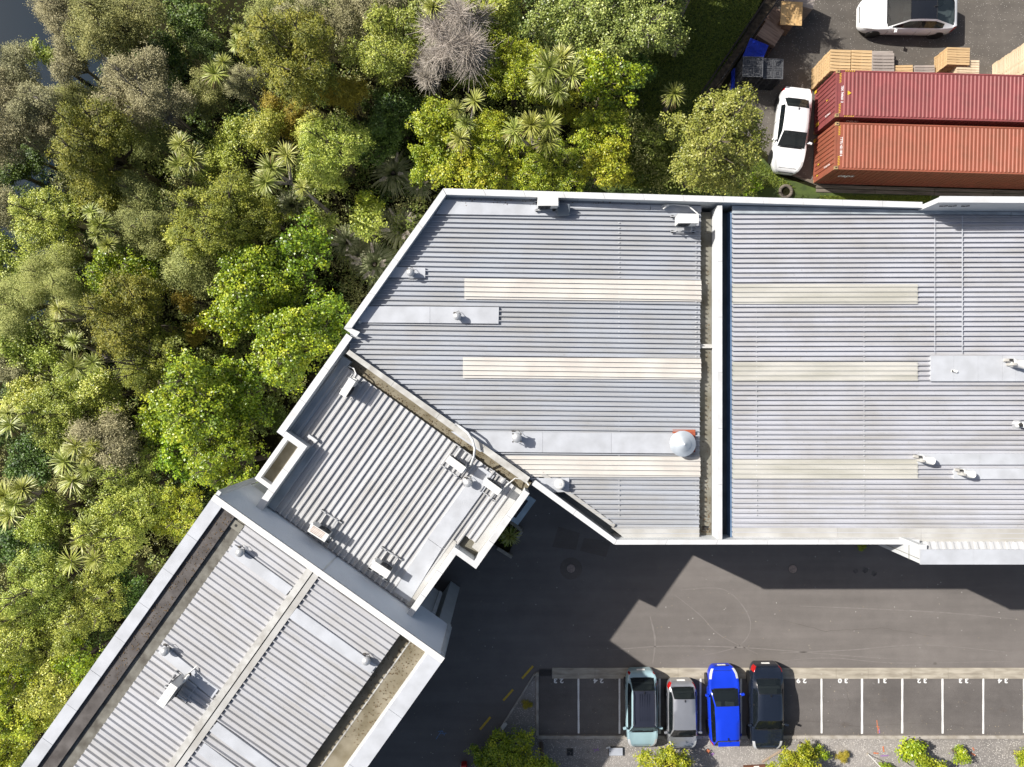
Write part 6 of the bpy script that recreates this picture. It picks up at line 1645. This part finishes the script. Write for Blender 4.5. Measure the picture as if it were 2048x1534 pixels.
for row in [
 (140, 45, 62, 'manuka', 'grey olive tea tree on the right bank of the dark creek at top left'),
 (253, 60, 78, 'kanuka', 'large pale olive tea tree right of the creek, with a dark gap on its right'),
 (147, 122, 38, 'manuka', 'silvery grey tea tree just below the creek bank'),
 (28, 138, 46, 'manuka', 'grey tea tree at the left edge below the creek'),
 (88, 108, 27, 'shrub', 'small fresh green tree leaning out over the creek'),
 (66, 208, 42, 'manuka', 'grey olive tea tree at the left, second below the creek'),
 (152, 196, 34, 'kanuka', 'small pale olive tea tree left of the twiggy brown tree'),
 (292, 190, 78, 'manuka', 'broad brown twiggy tea tree below the dark gap at the top'),
 (17, 268, 52, 'manuka', 'grey tea tree at the left edge above the narrow stream'),
 (22, 345, 40, 'dark', 'dark shaded tree at the left edge over the narrow stream'),
 (196, 300, 80, 'totara', 'golden olive spiky totara on the left, standing clear above the shade'),
 (225, 375, 52, 'totara', 'golden olive totara lower half overlapping a cabbage tree cluster'),
 (292, 276, 50, 'kanuka', 'pale grey green tea tree left of the double cabbage tree'),
 (100, 440, 58, 'shrub', 'green broadleaf tree right of the narrow stream'),
 (283, 436, 70, 'kanuka', 'pale olive tea tree right of the three headed cabbage tree'),
 (443, 452, 76, 'totara', 'broad olive totara left of the pale tussock grass'),
 (418, 334, 42, 'shrub', 'green shrubby tree just right of the double cabbage tree'),
 (482, 302, 46, 'shrub', 'pale green shrubby tree above the leaning cabbage heads'),
 (416, 190, 40, 'kanuka', 'olive tea tree beneath a pale cabbage head'),
 (486, 165, 36, 'manuka', 'silver grey tea tree left of the biggest golden olive totara'),
 (590, 112, 88, 'totara', 'biggest golden olive totara in the upper middle of the bush'),
 (690, 192, 44, 'gold', 'mustard yellow conifer standing alone in the upper bush'),
 (588, 228, 42, 'gold', 'dark gold tree at the foot of the biggest totara'),
 (640, 168, 38, 'dark', 'dark tree in the shade between totara and mustard yellow conifer'),
 (778, 98, 66, 'shrub', 'light green broadleaf tree left of the bare grey shrub'),
 (612, 42, 46, 'manuka', 'grey olive tea tree above the biggest totara'),
 (545, 25, 38, 'kanuka', 'olive tea tree at the top edge left of the big totara'),
 (690, 35, 48, 'manuka', 'brown grey tea tree at the top edge, upper middle'),
 (760, 22, 50, 'manuka', 'brown twiggy tea tree at the top edge left of the top cabbage head'),
 (536, 256, 44, 'shrub', 'pale green tree below the dark gold tree'),
 (672, 302, 66, 'shrub', 'round green broadleaf tree above the tall toetoe grass'),
 (620, 270, 36, 'shrub', 'small green tree right of the leaning cabbage heads'),
 (796, 232, 52, 'dark', 'dark green tree in the shade right of the mustard yellow conifer'),
 (760, 300, 40, 'dark', 'dark green tree in shade above the tall toetoe grass'),
 (884, 258, 52, 'coprosma', 'yellow flecked tree around the four small cabbage heads'),
 (866, 320, 44, 'coprosma', 'yellow flecked tree near the parapet corner'),
 (733, 410, 26, 'coprosma', 'small yellow green tree between toetoe clumps'),
 (733, 455, 32, 'shrub', 'small bright green tree left of the toetoe beside the wall'),
 (640, 444, 24, 'shrub', 'little green tree beside the pale tussock grass'),
 (600, 500, 56, 'karaka', 'bright broadleaf tree left of the plumed toetoe'),
 (941, 134, 40, 'shrub', 'green tree tucked under the bare grey shrub'),
 (1014, 93, 30, 'shrub', 'pale bluish green shrubby tree right of the bare grey shrub'),
 (1030, 142, 62, 'coprosma', 'yellow olive tree left of the largest cabbage tree'),
 (985, 45, 52, 'shrub', 'bright green tree at the top edge right of the bare grey shrub'),
 (1160, 50, 100, 'broad', 'huge grey green tree left half of the canopy at top centre'),
 (1278, 45, 98, 'broad', 'huge grey green tree right half of the canopy at top centre'),
 (1225, 95, 66, 'broad', 'grey green tree in front of the huge canopy at top centre'),
 (1210, 172, 56, 'karaka', 'shiny bright green tree right of the largest cabbage tree'),
 (1265, 150, 40, 'dark', 'dark green tree between the shiny green tree and lawn'),
 (1128, 220, 36, 'coprosma', 'yellow tipped tree between two cabbage tree clusters'),
 (1014, 322, 60, 'coprosma', 'yellow green tree below the four headed cabbage tree'),
 (938, 348, 56, 'coprosma', 'yellow green tree behind the north west corner of the parapet'),
 (1102, 340, 58, 'coprosma', 'yellow green tree against the north parapet, in the middle of the row'),
 (1196, 268, 52, 'coprosma', 'domed yellow green tree left of the dark gap by the parapet'),
 (1205, 335, 52, 'coprosma', 'yellow green tree at the right end of the parapet row'),
 (985, 265, 40, 'coprosma', 'yellow green tree between the small and four headed cabbage clusters'),
 (1426, 298, 112, 'olive', 'big round olive tree with pale twigs beside the white sedan'),
 (1326, 8, 44, 'dark', 'dark tree at the top edge beside the lawn'),
 (40, 512, 50, 'shrub', 'green tree at the left edge below the narrow stream'),
 (118, 500, 46, 'shrub', 'green tree left of the three headed cabbage tree foot'),
 (128, 566, 56, 'willow', 'feathery pale green tree on the left, upper of two'),
 (40, 606, 60, 'willow', 'feathery pale green tree at the left edge, lower of two'),
 (254, 534, 60, 'karaka', 'mid green broadleaf tree left of the round olive dome'),
 (397, 540, 52, 'kanuka', 'smooth round olive dome of fine foliage in the mid bush'),
 (274, 650, 82, 'totara', 'dark brownish totara in the middle of the left bush, upper part'),
 (310, 728, 62, 'totara', 'dark brownish totara in the middle of the left bush, lower part'),
 (508, 566, 80, 'karaka', 'large green broadleaf tree in the mid bush'),
 (468, 640, 52, 'karaka', 'green broadleaf tree right of the two lime green shrubs'),
 (586, 690, 84, 'karaka', 'large bright glossy tree against the left parapet'),
 (650, 640, 50, 'karaka', 'bright glossy tree nearest the parapet notch'),
 (395, 670, 27, 'gold', 'lime green feathery shrub right of the dark totara, lower one'),
 (368, 598, 22, 'gold', 'lime green feathery shrub right of the dark totara, upper one'),
 (392, 806, 86, 'karaka', 'large bright glossy tree in the lower middle bush'),
 (440, 872, 60, 'karaka', 'bright glossy tree left of the middle block step'),
 (500, 780, 56, 'karaka', 'glossy tree above the dark hollow beside the middle block'),
 (545, 830, 34, 'dark', 'dark tree in the hollow beside the middle block wall'),
 (219, 872, 56, 'manuka', 'grey olive tea tree right of the big cabbage cluster'),
 (258, 912, 44, 'manuka', 'grey brown tea tree below the grey olive one'),
 (78, 692, 52, 'shrub', 'green tree left of the twin cabbage heads'),
 (30, 742, 34, 'manuka', 'small grey tea tree at the left edge in mid height'),
 (30, 690, 36, 'shrub', 'green tree at the left edge above the small grey one'),
 (129, 826, 60, 'shrub', 'light green tree above the big cabbage cluster'),
 (60, 800, 46, 'shrub', 'light green tree near the left edge above the cabbage heads'),
 (200, 790, 46, 'shrub', 'green tree between dark totara and the light green tree'),
 (470, 932, 66, 'karaka', 'bright green tree touching the top end of the wide coping'),
 (371, 912, 55, 'karaka', 'bright green tree in the lower bush, left of the coping end'),
 (274, 978, 60, 'shrub', 'mid green tree right of the lowest cabbage cluster'),
 (70, 914, 46, 'dark', 'dark green tree left of the big cabbage cluster'),
 (90, 1025, 46, 'shrub', 'mid green tree right of the left edge cabbage cluster'),
 (248, 1058, 68, 'shrub', 'green tree right of the lowest cabbage cluster, beside the coping'),
 (349, 1018, 56, 'coprosma', 'yellow green tree just left of the wide coping'),
 (89, 1172, 64, 'shrub', 'light green tree in the lower left bush'),
 (192, 1195, 60, 'shrub', 'mid green tree below the lowest cabbage cluster'),
 (250, 1182, 50, 'dark', 'dark green tree against the wide coping'),
 (40, 1250, 60, 'shrub', 'green tree at the left edge in the lower bush'),
 (118, 1272, 56, 'shrub', 'green tree in the lower left, one in from the edge'),
 (170, 1312, 46, 'karaka', 'small bright tree beside the lower coping'),
 (40, 1330, 56, 'karaka', 'bright green tree at the left edge, lower bush'),
 (98, 1360, 52, 'shrub', 'mid green tree near the lower coping'),
 (36, 1428, 52, 'coprosma', 'yellow green tree at the lower left edge'),
 (82, 1432, 38, 'coprosma', 'yellow green tree beside the coping, lowest'),
 (18, 1505, 46, 'coprosma', 'yellow green tree in the bottom left corner'),
 (23, 1072, 50, 'dark', 'dark tree at the left edge below the cabbage heads'),
 (80, 1112, 42, 'dark', 'dark tree left of the lowest cabbage cluster'),
 (560, 590, 40, 'karaka', 'green tree between the two large glossy trees'),
 (350, 480, 45, 'shrub', 'green tree between pale olive tea tree and the broad totara'),
 (200, 590, 45, 'shrub', 'green tree between feathery tree and dark totara'),
 (330, 850, 46, 'karaka', 'glossy tree filling the gap left of the lower middle crown'),
 (170, 745, 40, 'shrub', 'green tree behind the twin cabbage heads'),
 (540, 440, 40, 'totara', 'small totara right of the broad olive totara'),
 (480, 385, 40, 'shrub', 'green tree above the broad olive totara'),
 (1275, -190, 125, 'broad', 'grey green tree beyond the top edge shading the lawn, nearer one'),
 (1180, -150, 110, 'broad', 'grey green tree beyond the top edge shading the lawn, farther one'),
 (1345, -120, 105, 'broad', 'grey green tree beyond the top edge shading the lawn, behind the huge canopy'),  # unseen tree, added with the two above to shade the lawn
 (372, 45, 44, 'dark', 'tree coloured dark as shade at the top of the deep gap'),  # dark leaf colour stands in for the deep shadow of the gap
 (420, 95, 34, 'dark', 'low tree coloured dark as shade at the bottom of the deep gap'),
 (4, 190, 44, 'manuka', 'grey tea tree cut by the left edge beside the creek mouth'),
 (100, 262, 40, 'manuka', 'grey tea tree between the left edge and golden totara'),
 (70, 320, 34, 'dark', 'dark small tree in the shaded gully by the stream'),
 (0, 420, 40, 'manuka', 'dull grey tea tree at the left edge over the stream'),
 (150, 250, 30, 'dark', 'dark small tree in shade above the golden totara'),
 (330, 110, 36, 'dark', 'tree darkened as shade in the deep gap right of the large pale olive tea tree'),  # leaves coloured dark to paint the gap's cast shade
 (640, 360, 40, 'shrub', 'green tree between round green tree and the tussock grass'),
]:
    tree(row[0], row[1], row[2] * (1.0 if row[2] > 95 else 1.2), row[3], row[4], G, hc=5.5 if row[1] < -50 else None)
# garden shrubs by the parking bays
GS = 'garden shrubs by the parking bays'
tree(1022, 1508, 78, 'karaka', 'large dark green shrub at the bottom left of the parking bays', GS, hc=1.0)
tree(975, 1520, 40, 'karaka', 'dark green lower mound of the large shrub beside the driveway', GS, hc=0.9)
tree(1085, 1530, 34, 'coprosma', 'sunlit yellow patch of shrub right of the large dark one', GS, hc=2.2, name='shrub', cat='shrub')  # yellower leaf kind stands in for sun on the large bush's right side
tree(1338, 1530, 56, 'coprosma', 'bright yellow green shrub overlapping the silver hatchback bonnet', GS, hc=1.5)
tree(1590, 1528, 50, 'coprosma', 'bright yellow green shrub at the nose of the navy sedan', GS, hc=1.3)
tree(1612, 1500, 22, 'coprosma', 'wispy light shrub beside the navy sedan shadow', GS, hc=0.8)
tree(1640, 1506, 20, 'karaka', 'little green shrub right of the yellow one', GS, hc=0.5)
tree(1822, 1498, 34, 'karaka', 'round dark green cushion shrub in open gravel', GS, hc=0.7)
tree(1850, 1530, 34, 'coprosma', 'yellow green shrub in front of the round cushion shrub', GS, hc=0.9)
tree(1916, 1508, 22, 'karaka', 'small lone bright green shrub in gravel', GS, hc=0.5)
tree(2044, 1518, 24, 'coprosma', 'yellow green shrub at the bottom right corner', GS, hc=0.6)
tree(1052, 1409, 11, 'gold', 'tiny mossy tuft on the gravel island', GS, hc=0.15)
tree(1684, 1514, 14, 'gold', 'small brown tuft in gravel', GS, hc=0.2)
tree(1722, 1090, 13, 'coprosma', 'weedy tuft growing at the foot of the south wall', GS, hc=0.25)
tree(1013, 1070, 20, 'karaka', 'small shrub in the shaded planting bed', GS, hc=0.6)
tree(1500, 372, 26, 'karaka', 'low green shrub at the wall foot behind the olive tree', GS, hc=0.5)
tree(1770, 1532, 16, 'karaka', 'low green ground shrub at the bottom edge beside the thin stake', GS, hc=0.3)

# cabbage trees: forked trunks, each fork with a ball of sword leaves
CABM = leaf_mat('cabbage_leaves', [(0.24, 0.17, 0.08), (0.14, 0.18, 0.02), (0.42, 0.45, 0.10), (0.62, 0.63, 0.28)], transl=0.2, rough=0.45)
def sword_head(R, n, up=0.0):
    d = sph(n, -0.5 + up); L = R * rng.uniform(0.8, 1.1, n); w = 0.048 * rng.uniform(0.8, 1.2, n)
    side = np.cross(d, np.array([0, 0, 1.0])); side /= np.linalg.norm(side, axis=1, keepdims=True) + 1e-6
    droop = rng.uniform(0.05, 0.3, n)
    quads = []; tint = []
    prev = d * 0.05
    for k, (t0, t1, w0, w1) in enumerate(((0.05, 0.45, 0.7, 1.0), (0.45, 0.8, 1.0, 0.7), (0.8, 1.0, 0.7, 0.06))):
        def P_(t):
            p = d * (L * t)[:, None]; p[:, 2] -= droop * L * t ** 2.2; return p
        a, b = P_(t0), P_(t1)
        quads.append(np.stack([a - side * (w * w0)[:, None] / 2, a + side * (w * w0)[:, None] / 2, b + side * (w * w1)[:, None] / 2, b - side * (w * w1)[:, None] / 2], axis=1))
        tint.append(np.where(d[:, 2] < -0.28, 0.05, rng.normal(0.62, 0.14, n) + (0.10 * k - 0.1)))
    return quads_mesh('leaf_head', np.concatenate(quads).reshape(-1, 3).astype(np.float32), np.concatenate(tint), CABM)
HEADS = [sword_head(0.80, 130), sword_head(0.80, 90), sword_head(0.80, 150, 0.2), sword_head(0.80, 75, 0.1), sword_head(0.80, 120, -0.2)]
def cabbage(heads, label, h=4.6):
    g0 = ground_z(*W2(*heads[0][:2], 4)); ps = [W(x, y, g0 + h + random.uniform(-.35, .35)) for x, y, *_ in heads]
    c = sum(ps, Vector()) / len(ps); g = ground_z(c.x, c.y)
    t = thing('cabbage_tree', label, 'cabbage tree', (c.x, c.y, g), 0, 'cabbage trees in the bush')
    fork = Vector((0, 0, (c.z - g) * 0.62))
    m = MB(); m.tube([(0, 0, -0.3), (0.03, 0.02, fork.z * 0.5), fork], [0.15, 0.11, 0.10], 8)
    for p, hd_ in zip(ps, heads):
        q = p - Vector((c.x, c.y, g)); m.tube([fork * 0.98, (fork + q) / 2 + Vector((0, 0, -0.12)), q], [0.09, 0.075, 0.06], 7)
    m.build('trunk', M_BARKG, t, smooth=True)
    for p, hd_ in zip(ps, heads):
        r = hd_[2] if len(hd_) > 2 else 30
        R = r * (H_CAM - p.z) / F_PX
        inst('leaf_head', random.choice(HEADS), t, p - Vector((c.x, c.y, g)), (random.uniform(-.4, .4), random.uniform(-.4, .4), random.uniform(0, 6)), R / 0.80 * random.uniform(0.85, 1.12))
for hs, lab in [
 ([(163, 28, 20)], 'single small cabbage tree head on the right bank of the creek'),
 ([(430, 148, 30), (447, 124, 24)], 'pair of pale cabbage tree heads at the edge of the dark top gap'),
 ([(476, 62, 20), (474, 88, 20)], 'thin cabbage tree with two small heads near the top, left of the big totara'),
 ([(384, 317, 34), (358, 328, 30), (361, 288, 24)], 'cabbage tree with dark centred heads right of the golden totara'),
 ([(200, 449, 30), (183, 424, 22), (194, 470, 24), (216, 489, 22)], 'cabbage tree with yellowish heads beside the stream side broadleaf'),
 ([(543, 336, 36), (574, 310, 30), (532, 364, 30)], 'leaning yellow green cabbage tree in the centre of the upper bush'),
 ([(604, 376, 22)], 'small half hidden cabbage tree head beside the blue green tussock'),
 ([(867, 16, 32)], 'single round cabbage tree head at the top edge above the bare shrub'),
 ([(942, 6, 26)], 'cabbage tree head cut by the top edge right of the round one'),
 ([(1098, 135, 48), (1124, 117, 34), (1084, 161, 40), (1144, 150, 34), (1116, 182, 28)], 'largest cabbage tree cluster left of the shiny green tree'),
 ([(950, 202, 26), (914, 218, 24), (932, 249, 26), (920, 278, 26)], 'cabbage tree with four small heads in yellow flecked foliage'),
 ([(1029, 262, 36), (1062, 250, 40), (1097, 250, 36), (1093, 282, 34)], 'four headed cabbage tree just above the yellow green parapet row'),
 ([(1348, 187, 32)], 'dark cabbage tree standing on the shaded lawn'),
 ([(1362, 80, 22)], 'shaded cabbage tree on the lawn under the huge canopy'),
 ([(117, 618, 26), (111, 642, 22)], 'slim cabbage tree in feathery pale foliage on the left'),
 ([(149, 682, 22), (149, 733, 32), (186, 724, 26)], 'cabbage tree with twin big heads left of the dark totara'),
 ([(20, 850, 30), (14, 826, 22)], 'cabbage tree heads at the left edge, upper of three there'),
 ([(152, 892, 32), (130, 923, 34), (172, 911, 26), (176, 940, 30), (145, 962, 34), (186, 890, 24)], 'big six headed cabbage cluster in the lower left bush'),
 ([(12, 990, 34), (46, 978, 36), (20, 1030, 36), (30, 1008, 30)], 'cabbage cluster at the left edge below the six headed one'),
 ([(174, 1052, 32), (163, 1083, 34), (143, 1122, 36), (190, 1118, 28)], 'lowest cabbage cluster, a column of heads left of the coping'),
 ([(1418, -94, 40), (1440, -75, 30), (1400, -120, 30)], 'cabbage tree past the top edge, spiky shadow falling beside the black pallets'),
 ([(1485, -176, 40), (1510, -160, 34), (1465, -200, 30)], 'cabbage tree past the top edge, spiky shadow falling beside the plywood panel'),
 ([(1020, 1072, 26)], 'dark green cabbage plant in the shaded planting bed'),
]:
    cabbage(hs, lab, h=1.0 if hs[0][0] == 1020 else (2.0 if hs[0][0] in (1348, 1362) else (6.0 if hs[0][1] < -50 else 6.6)))

# toetoe and flax tussocks
TOEM = leaf_mat('tussock_blades', [(0.10, 0.14, 0.045), (0.25, 0.28, 0.12), (0.44, 0.44, 0.25)], transl=0.2, rough=0.5)
PLUM = leaf_mat('plume_fluff', [(0.36, 0.32, 0.25), (0.48, 0.44, 0.36), (0.58, 0.54, 0.46)], transl=0.3, rough=0.8)
def tussock_mesh(R, n):
    a = rng.uniform(0, 2 * math.pi, n); el = rng.uniform(0.3, 1.35, n)
    d = np.stack([np.cos(a) * np.cos(el), np.sin(a) * np.cos(el), np.sin(el)], 1); L = R * rng.uniform(0.8, 1.35, n)
    side = np.stack([-np.sin(a), np.cos(a), 0 * a], 1); w = 0.028 * rng.uniform(0.7, 1.3, n)
    quads = []; tint = []
    def P_(t):
        p = d * (L * t)[:, None]; p[:, 2] -= 0.55 * L * t ** 2.4; return p + np.stack([np.cos(a), np.sin(a), 0 * a], 1) * 0.08
    ts = [0, 0.3, 0.6, 0.85, 1.0]; ws = [1, 1, 0.8, 0.5, 0.1]
    for k in range(4):
        p, q = P_(ts[k]), P_(ts[k + 1])
        quads.append(np.stack([p - side * (w * ws[k])[:, None], p + side * (w * ws[k])[:, None], q + side * (w * ws[k + 1])[:, None], q - side * (w * ws[k + 1])[:, None]], 1)); tint.append(rng.normal(0.45 + 0.08 * k, 0.2, n))
    return quads_mesh('blades', np.concatenate(quads).reshape(-1, 3).astype(np.float32), np.concatenate(tint), TOEM)
TUS = [tussock_mesh(1.0, 330), tussock_mesh(1.0, 280)]
def plume_mesh():
    n = 260; t = rng.random(n); pos = np.stack([rng.normal(0, 0.035, n) * (1 - t * 0.6), rng.normal(0, 0.035, n) * (1 - t * 0.6), 0.9 + t * 0.55], 1)
    nrm = rng.normal(size=(n, 3)); me = leaf_mesh('plume', pos, nrm, 0.10, 0.035, rng.random(n), PLUM, np.tile([0.1, 0.1, 1.0], (n, 1)))
    return me
PLM = plume_mesh()
def tussock(px, py, r, label, plumes=0, h=2.0):
    g0 = ground_z(*W2(px, py, 1)); p = W(px, py, g0 + h); g = ground_z(p.x, p.y)
    t = thing('toetoe_grass', label, 'tussock grass', (p.x, p.y, g), random.uniform(0, 6), 'toetoe tussocks beside the warehouse')
    s = r / 34.0
    inst('blades', random.choice(TUS), t, (0, 0, h - 0.6 * s), (0, 0, 0), s)
    m = MB(); m.lathe((0, 0, -0.2), [(0.3 * s, 0), (0.22 * s, h * 0.6), (0.08, h - 0.3)], 9); m.build('root_crown', M_BARK, t)
    for k in range(plumes):
        a = k * 2.4; inst('plume', PLM, t, (0, 0, h - 0.6 * s), (0.5 * math.cos(a), 0.5 * math.sin(a), a), s * random.uniform(0.8, 1.1))
tussock(580, 408, 34, 'blue green tussock beside the broad olive totara')
tussock(783, 340, 42, 'tall toetoe with fluffy heads in the shade above the parapet corner', 4)
tussock(838, 364, 30, 'toetoe with white plumes nearest the parapet corner', 4)
tussock(800, 452, 44, 'toetoe with pink cream plumes against the left parapet, upper', 6)
tussock(745, 525, 44, 'toetoe with pale plumes against the left parapet, lower', 7)
tussock(690, 482, 36, 'toetoe right of the bright broadleaf tree', 4)
tussock(712, 505, 30, 'small toetoe between broadleaf and the lower plumed toetoe', 3)
tussock(767, 438, 24, 'dark flax like tussock in shade left of the upper plumed toetoe')
# bare grey twiggy shrub
def twig_shrub(px, py, r, label, h=3.2):
    g0 = ground_z(*W2(px, py, 3)); p = W(px, py, g0 + h); g = ground_z(p.x, p.y)
    t = thing('bare_shrub', label, 'shrub', (p.x, p.y, g), 0, 'bare grey shrubs')
    R = r / 37.0; n = 8000
    d = sph(n, -0.1); ca = sph(14, 0.0)[rng.integers(0, 14, n)] * R * rng.uniform(0.4, 0.75, (n, 1))
    st = ca + d * R * rng.uniform(0.02, 0.24, (n, 1)); L = R * rng.uniform(0.08, 0.26, n)
    e = st + (d + rng.normal(size=(n, 3)) * 0.7) * L[:, None]
    s = np.cross(e - st, np.array([0, 0, 1.0])); s /= np.linalg.norm(s, axis=1, keepdims=True) + 1e-6; w = 0.009
    v = np.stack([st - s * w, st + s * w, e + s * w * 0.5, e - s * w * 0.5], 1).reshape(-1, 3).astype(np.float32)
    me = quads_mesh('twigs', v, rng.normal(0.5, 0.25, n), TWIGM)
    inst('twigs', me, t, (0, 0, h))
    m = MB()
    for k in range(9):
        q = Vector(sph(1, 0.1)[0]) * R * 0.6; m.tube([(0, 0, -0.2), (q.x * 0.4, q.y * 0.4, h * 0.6), (q.x, q.y, h + q.z * 0.4)], [0.06, 0.04, 0.015], 5)
    m.build('stems', M_BARKG, t)
TWIGM = leaf_mat('grey_twigs', [(0.20, 0.175, 0.14), (0.36, 0.32, 0.27), (0.50, 0.45, 0.39)], transl=0.0, rough=0.9)
twig_shrub(922, 78, 72, 'large bare grey twiggy shrub near the top middle', h=5.6)
twig_shrub(866, 138, 38, 'smaller bare grey twiggy shrub below the large one', h=5.0)
twig_shrub(318, 215, 40, 'brown bare branches fanning out of the twiggy tea tree', h=5.2)
twig_shrub(1440, 300, 46, 'pale bare twigs poking through the big round olive tree', h=5.6)

# undergrowth filling the forest floor
def inside(poly, X, Y):
    r = np.zeros(len(X), bool); j = len(poly) - 1
    for i in range(len(poly)):
        xi, yi = poly[i]; xj, yj = poly[j]
        r ^= ((yi > Y) != (yj > Y)) & (X < (xj - xi) * (Y - yi) / (yj - yi + 1e-9) + xi); j = i
    return r
FP = [(115, -60), (1310, -60), (1290, 200), (1560, 330), (1560, 372), (1300, 368), (905, 352), (660, 690), (540, 850), (420, 980), (0, 1600), (-120, 1600), (-120, 470), (20, 470), (60, 480), (100, 420), (60, 340), (-120, 350), (-120, 120), (30, 130), (80, 110), (105, 60)]
n = 12500
X = rng.uniform(-120, 1560, n); Y = rng.uniform(-60, 1600, n); k_ = inside(FP, X, Y); X, Y = X[k_], Y[k_]
k_ = ~inside([(330, 0), (500, -40), (480, 110), (400, 170), (350, 120)], X, Y) | (rng.random(len(X)) < 0.5); X, Y = X[k_], Y[k_]
UGC = {'undergrowth': [(0.035, 0.055, 0.010), (0.105, 0.130, 0.022), (0.210, 0.230, 0.060)], 'olive_undergrowth': [(0.050, 0.055, 0.016), (0.135, 0.135, 0.040), (0.250, 0.235, 0.090)], 'dark_undergrowth': [(0.015, 0.035, 0.008), (0.050, 0.085, 0.014), (0.120, 0.160, 0.030)]}
wx = (X - 1024) * 36.8 / F_PX; wy = (767 - Y) * 36.8 / F_PX
gz = np.array([ground_z(a, b) for a, b in zip(wx, wy)])
hn = 0.5 + 0.5 * np.sin(wx * 0.9 + 1.3 * np.sin(wy * 0.7)) * np.cos(wy * 0.8 + 0.6 * np.sin(wx * 0.5))
hgt = 0.3 + 2.9 * hn * rng.random(len(wx)) ** 0.6
sp_ = (np.floor((np.sin(wx * 0.55 + 2 * np.sin(wy * 0.35)) + np.cos(wy * 0.6 + wx * 0.2)) * 0.9 + 1.5 + rng.normal(0, 0.35, len(wx)))).clip(0, 2).astype(int)
for si, (nm, cols) in enumerate(UGC.items()):
    q = sp_ == si; per = 34; m_ = int(q.sum())
    c = np.stack([wx[q], wy[q], gz[q] + hgt[q]], 1); r = rng.uniform(0.22, 0.55, m_)
    d = sph(m_ * per, -0.2)
    while len(d) < m_ * per: d = np.vstack([d, sph(m_ * per, -0.2)])
    d = d[:m_ * per]
    pos = np.repeat(c, per, axis=0) + d * np.repeat(r, per)[:, None] * rng.uniform(0.5, 1.15, (m_ * per, 1))
    nrm = d * 0.6 + np.array([0, 0, 0.6]) + rng.normal(size=pos.shape) * 0.5
    tint = np.repeat(rng.normal(0.5, 0.22, m_), per) + rng.normal(0, 0.15, m_ * per)
    fine = 0.75 if si == 1 else 1.0
    me = leaf_mesh(nm, pos, nrm, rng.uniform(0.11, 0.2, len(pos)) * fine, rng.uniform(0.06, 0.10, len(pos)) * fine, tint, leaf_mat(nm + '_leaves', [tuple(x * 2.0 for x in cc) for cc in cols], transl=0.25, rough=0.5), d + rng.normal(size=d.shape))
    tag(inst(nm, me), kind='stuff')
# lawn grass blades
LP = [(1290, 130), (1330, -20), (1535, -20), (1470, 100), (1400, 190), (1450, 260), (1530, 330), (1590, 376), (1240, 376), (1225, 240)]
n = 60000
X = rng.uniform(1220, 1600, n); Y = rng.uniform(-20, 384, n); k_ = inside(LP, X, Y); X, Y = X[k_], Y[k_]
X2 = rng.uniform(1640, 1860, 9000); Y2 = rng.uniform(393, 402, 9000); X = np.append(X, X2); Y = np.append(Y, Y2)
pos = np.stack([(X - 1024) * H_CAM / F_PX, (767 - Y) * H_CAM / F_PX, np.full(len(X), 0.05)], 1)
GR = leaf_mat('lawn_blades', [(0.06, 0.10, 0.012), (0.15, 0.21, 0.022), (0.25, 0.29, 0.045)], transl=0.3, rough=0.6)
ax = rng.normal(size=pos.shape); ax[:, 2] = np.abs(ax[:, 2]) + 0.4
me = leaf_mesh('grass', pos, rng.normal(size=pos.shape) * 0.5 + np.array([0, 0, 0.8]), 0.16, 0.04, rng.normal(0.5, 0.25, len(pos)), GR, ax)
tag(inst('grass', me), kind='stuff')
# loose stones on the gravel, fallen leaves
n = 5200
X = rng.uniform(1080, 2080, n); Y = 1478 + rng.random(n) * 70
ME = pmat('loose_stone', (0.42, 0.40, 0.37), 0.9, c2=(0.20, 0.185, 0.17), scale=3.0)
wx = (X - 1024) * H_CAM / F_PX; wy = (767 - Y) * H_CAM / F_PX; r = rng.uniform(0.012, 0.035, n)
V = []; F = []
for a, b, q in zip(wx, wy, r):
    i = len(V); V += [(a - q, b - q * .6, 0.03), (a + q, b - q * .7, 0.03), (a + q * .5, b + q, 0.03), (a - q * .8, b + q * .7, 0.03), (a + q * .1, b, 0.03 + q)]
    F += [(i, i + 1, i + 4), (i + 1, i + 2, i + 4), (i + 2, i + 3, i + 4), (i + 3, i, i + 4)]
m = MB(); m.add(V, F); tag(m.build('gravel_stones', ME), kind='stuff')
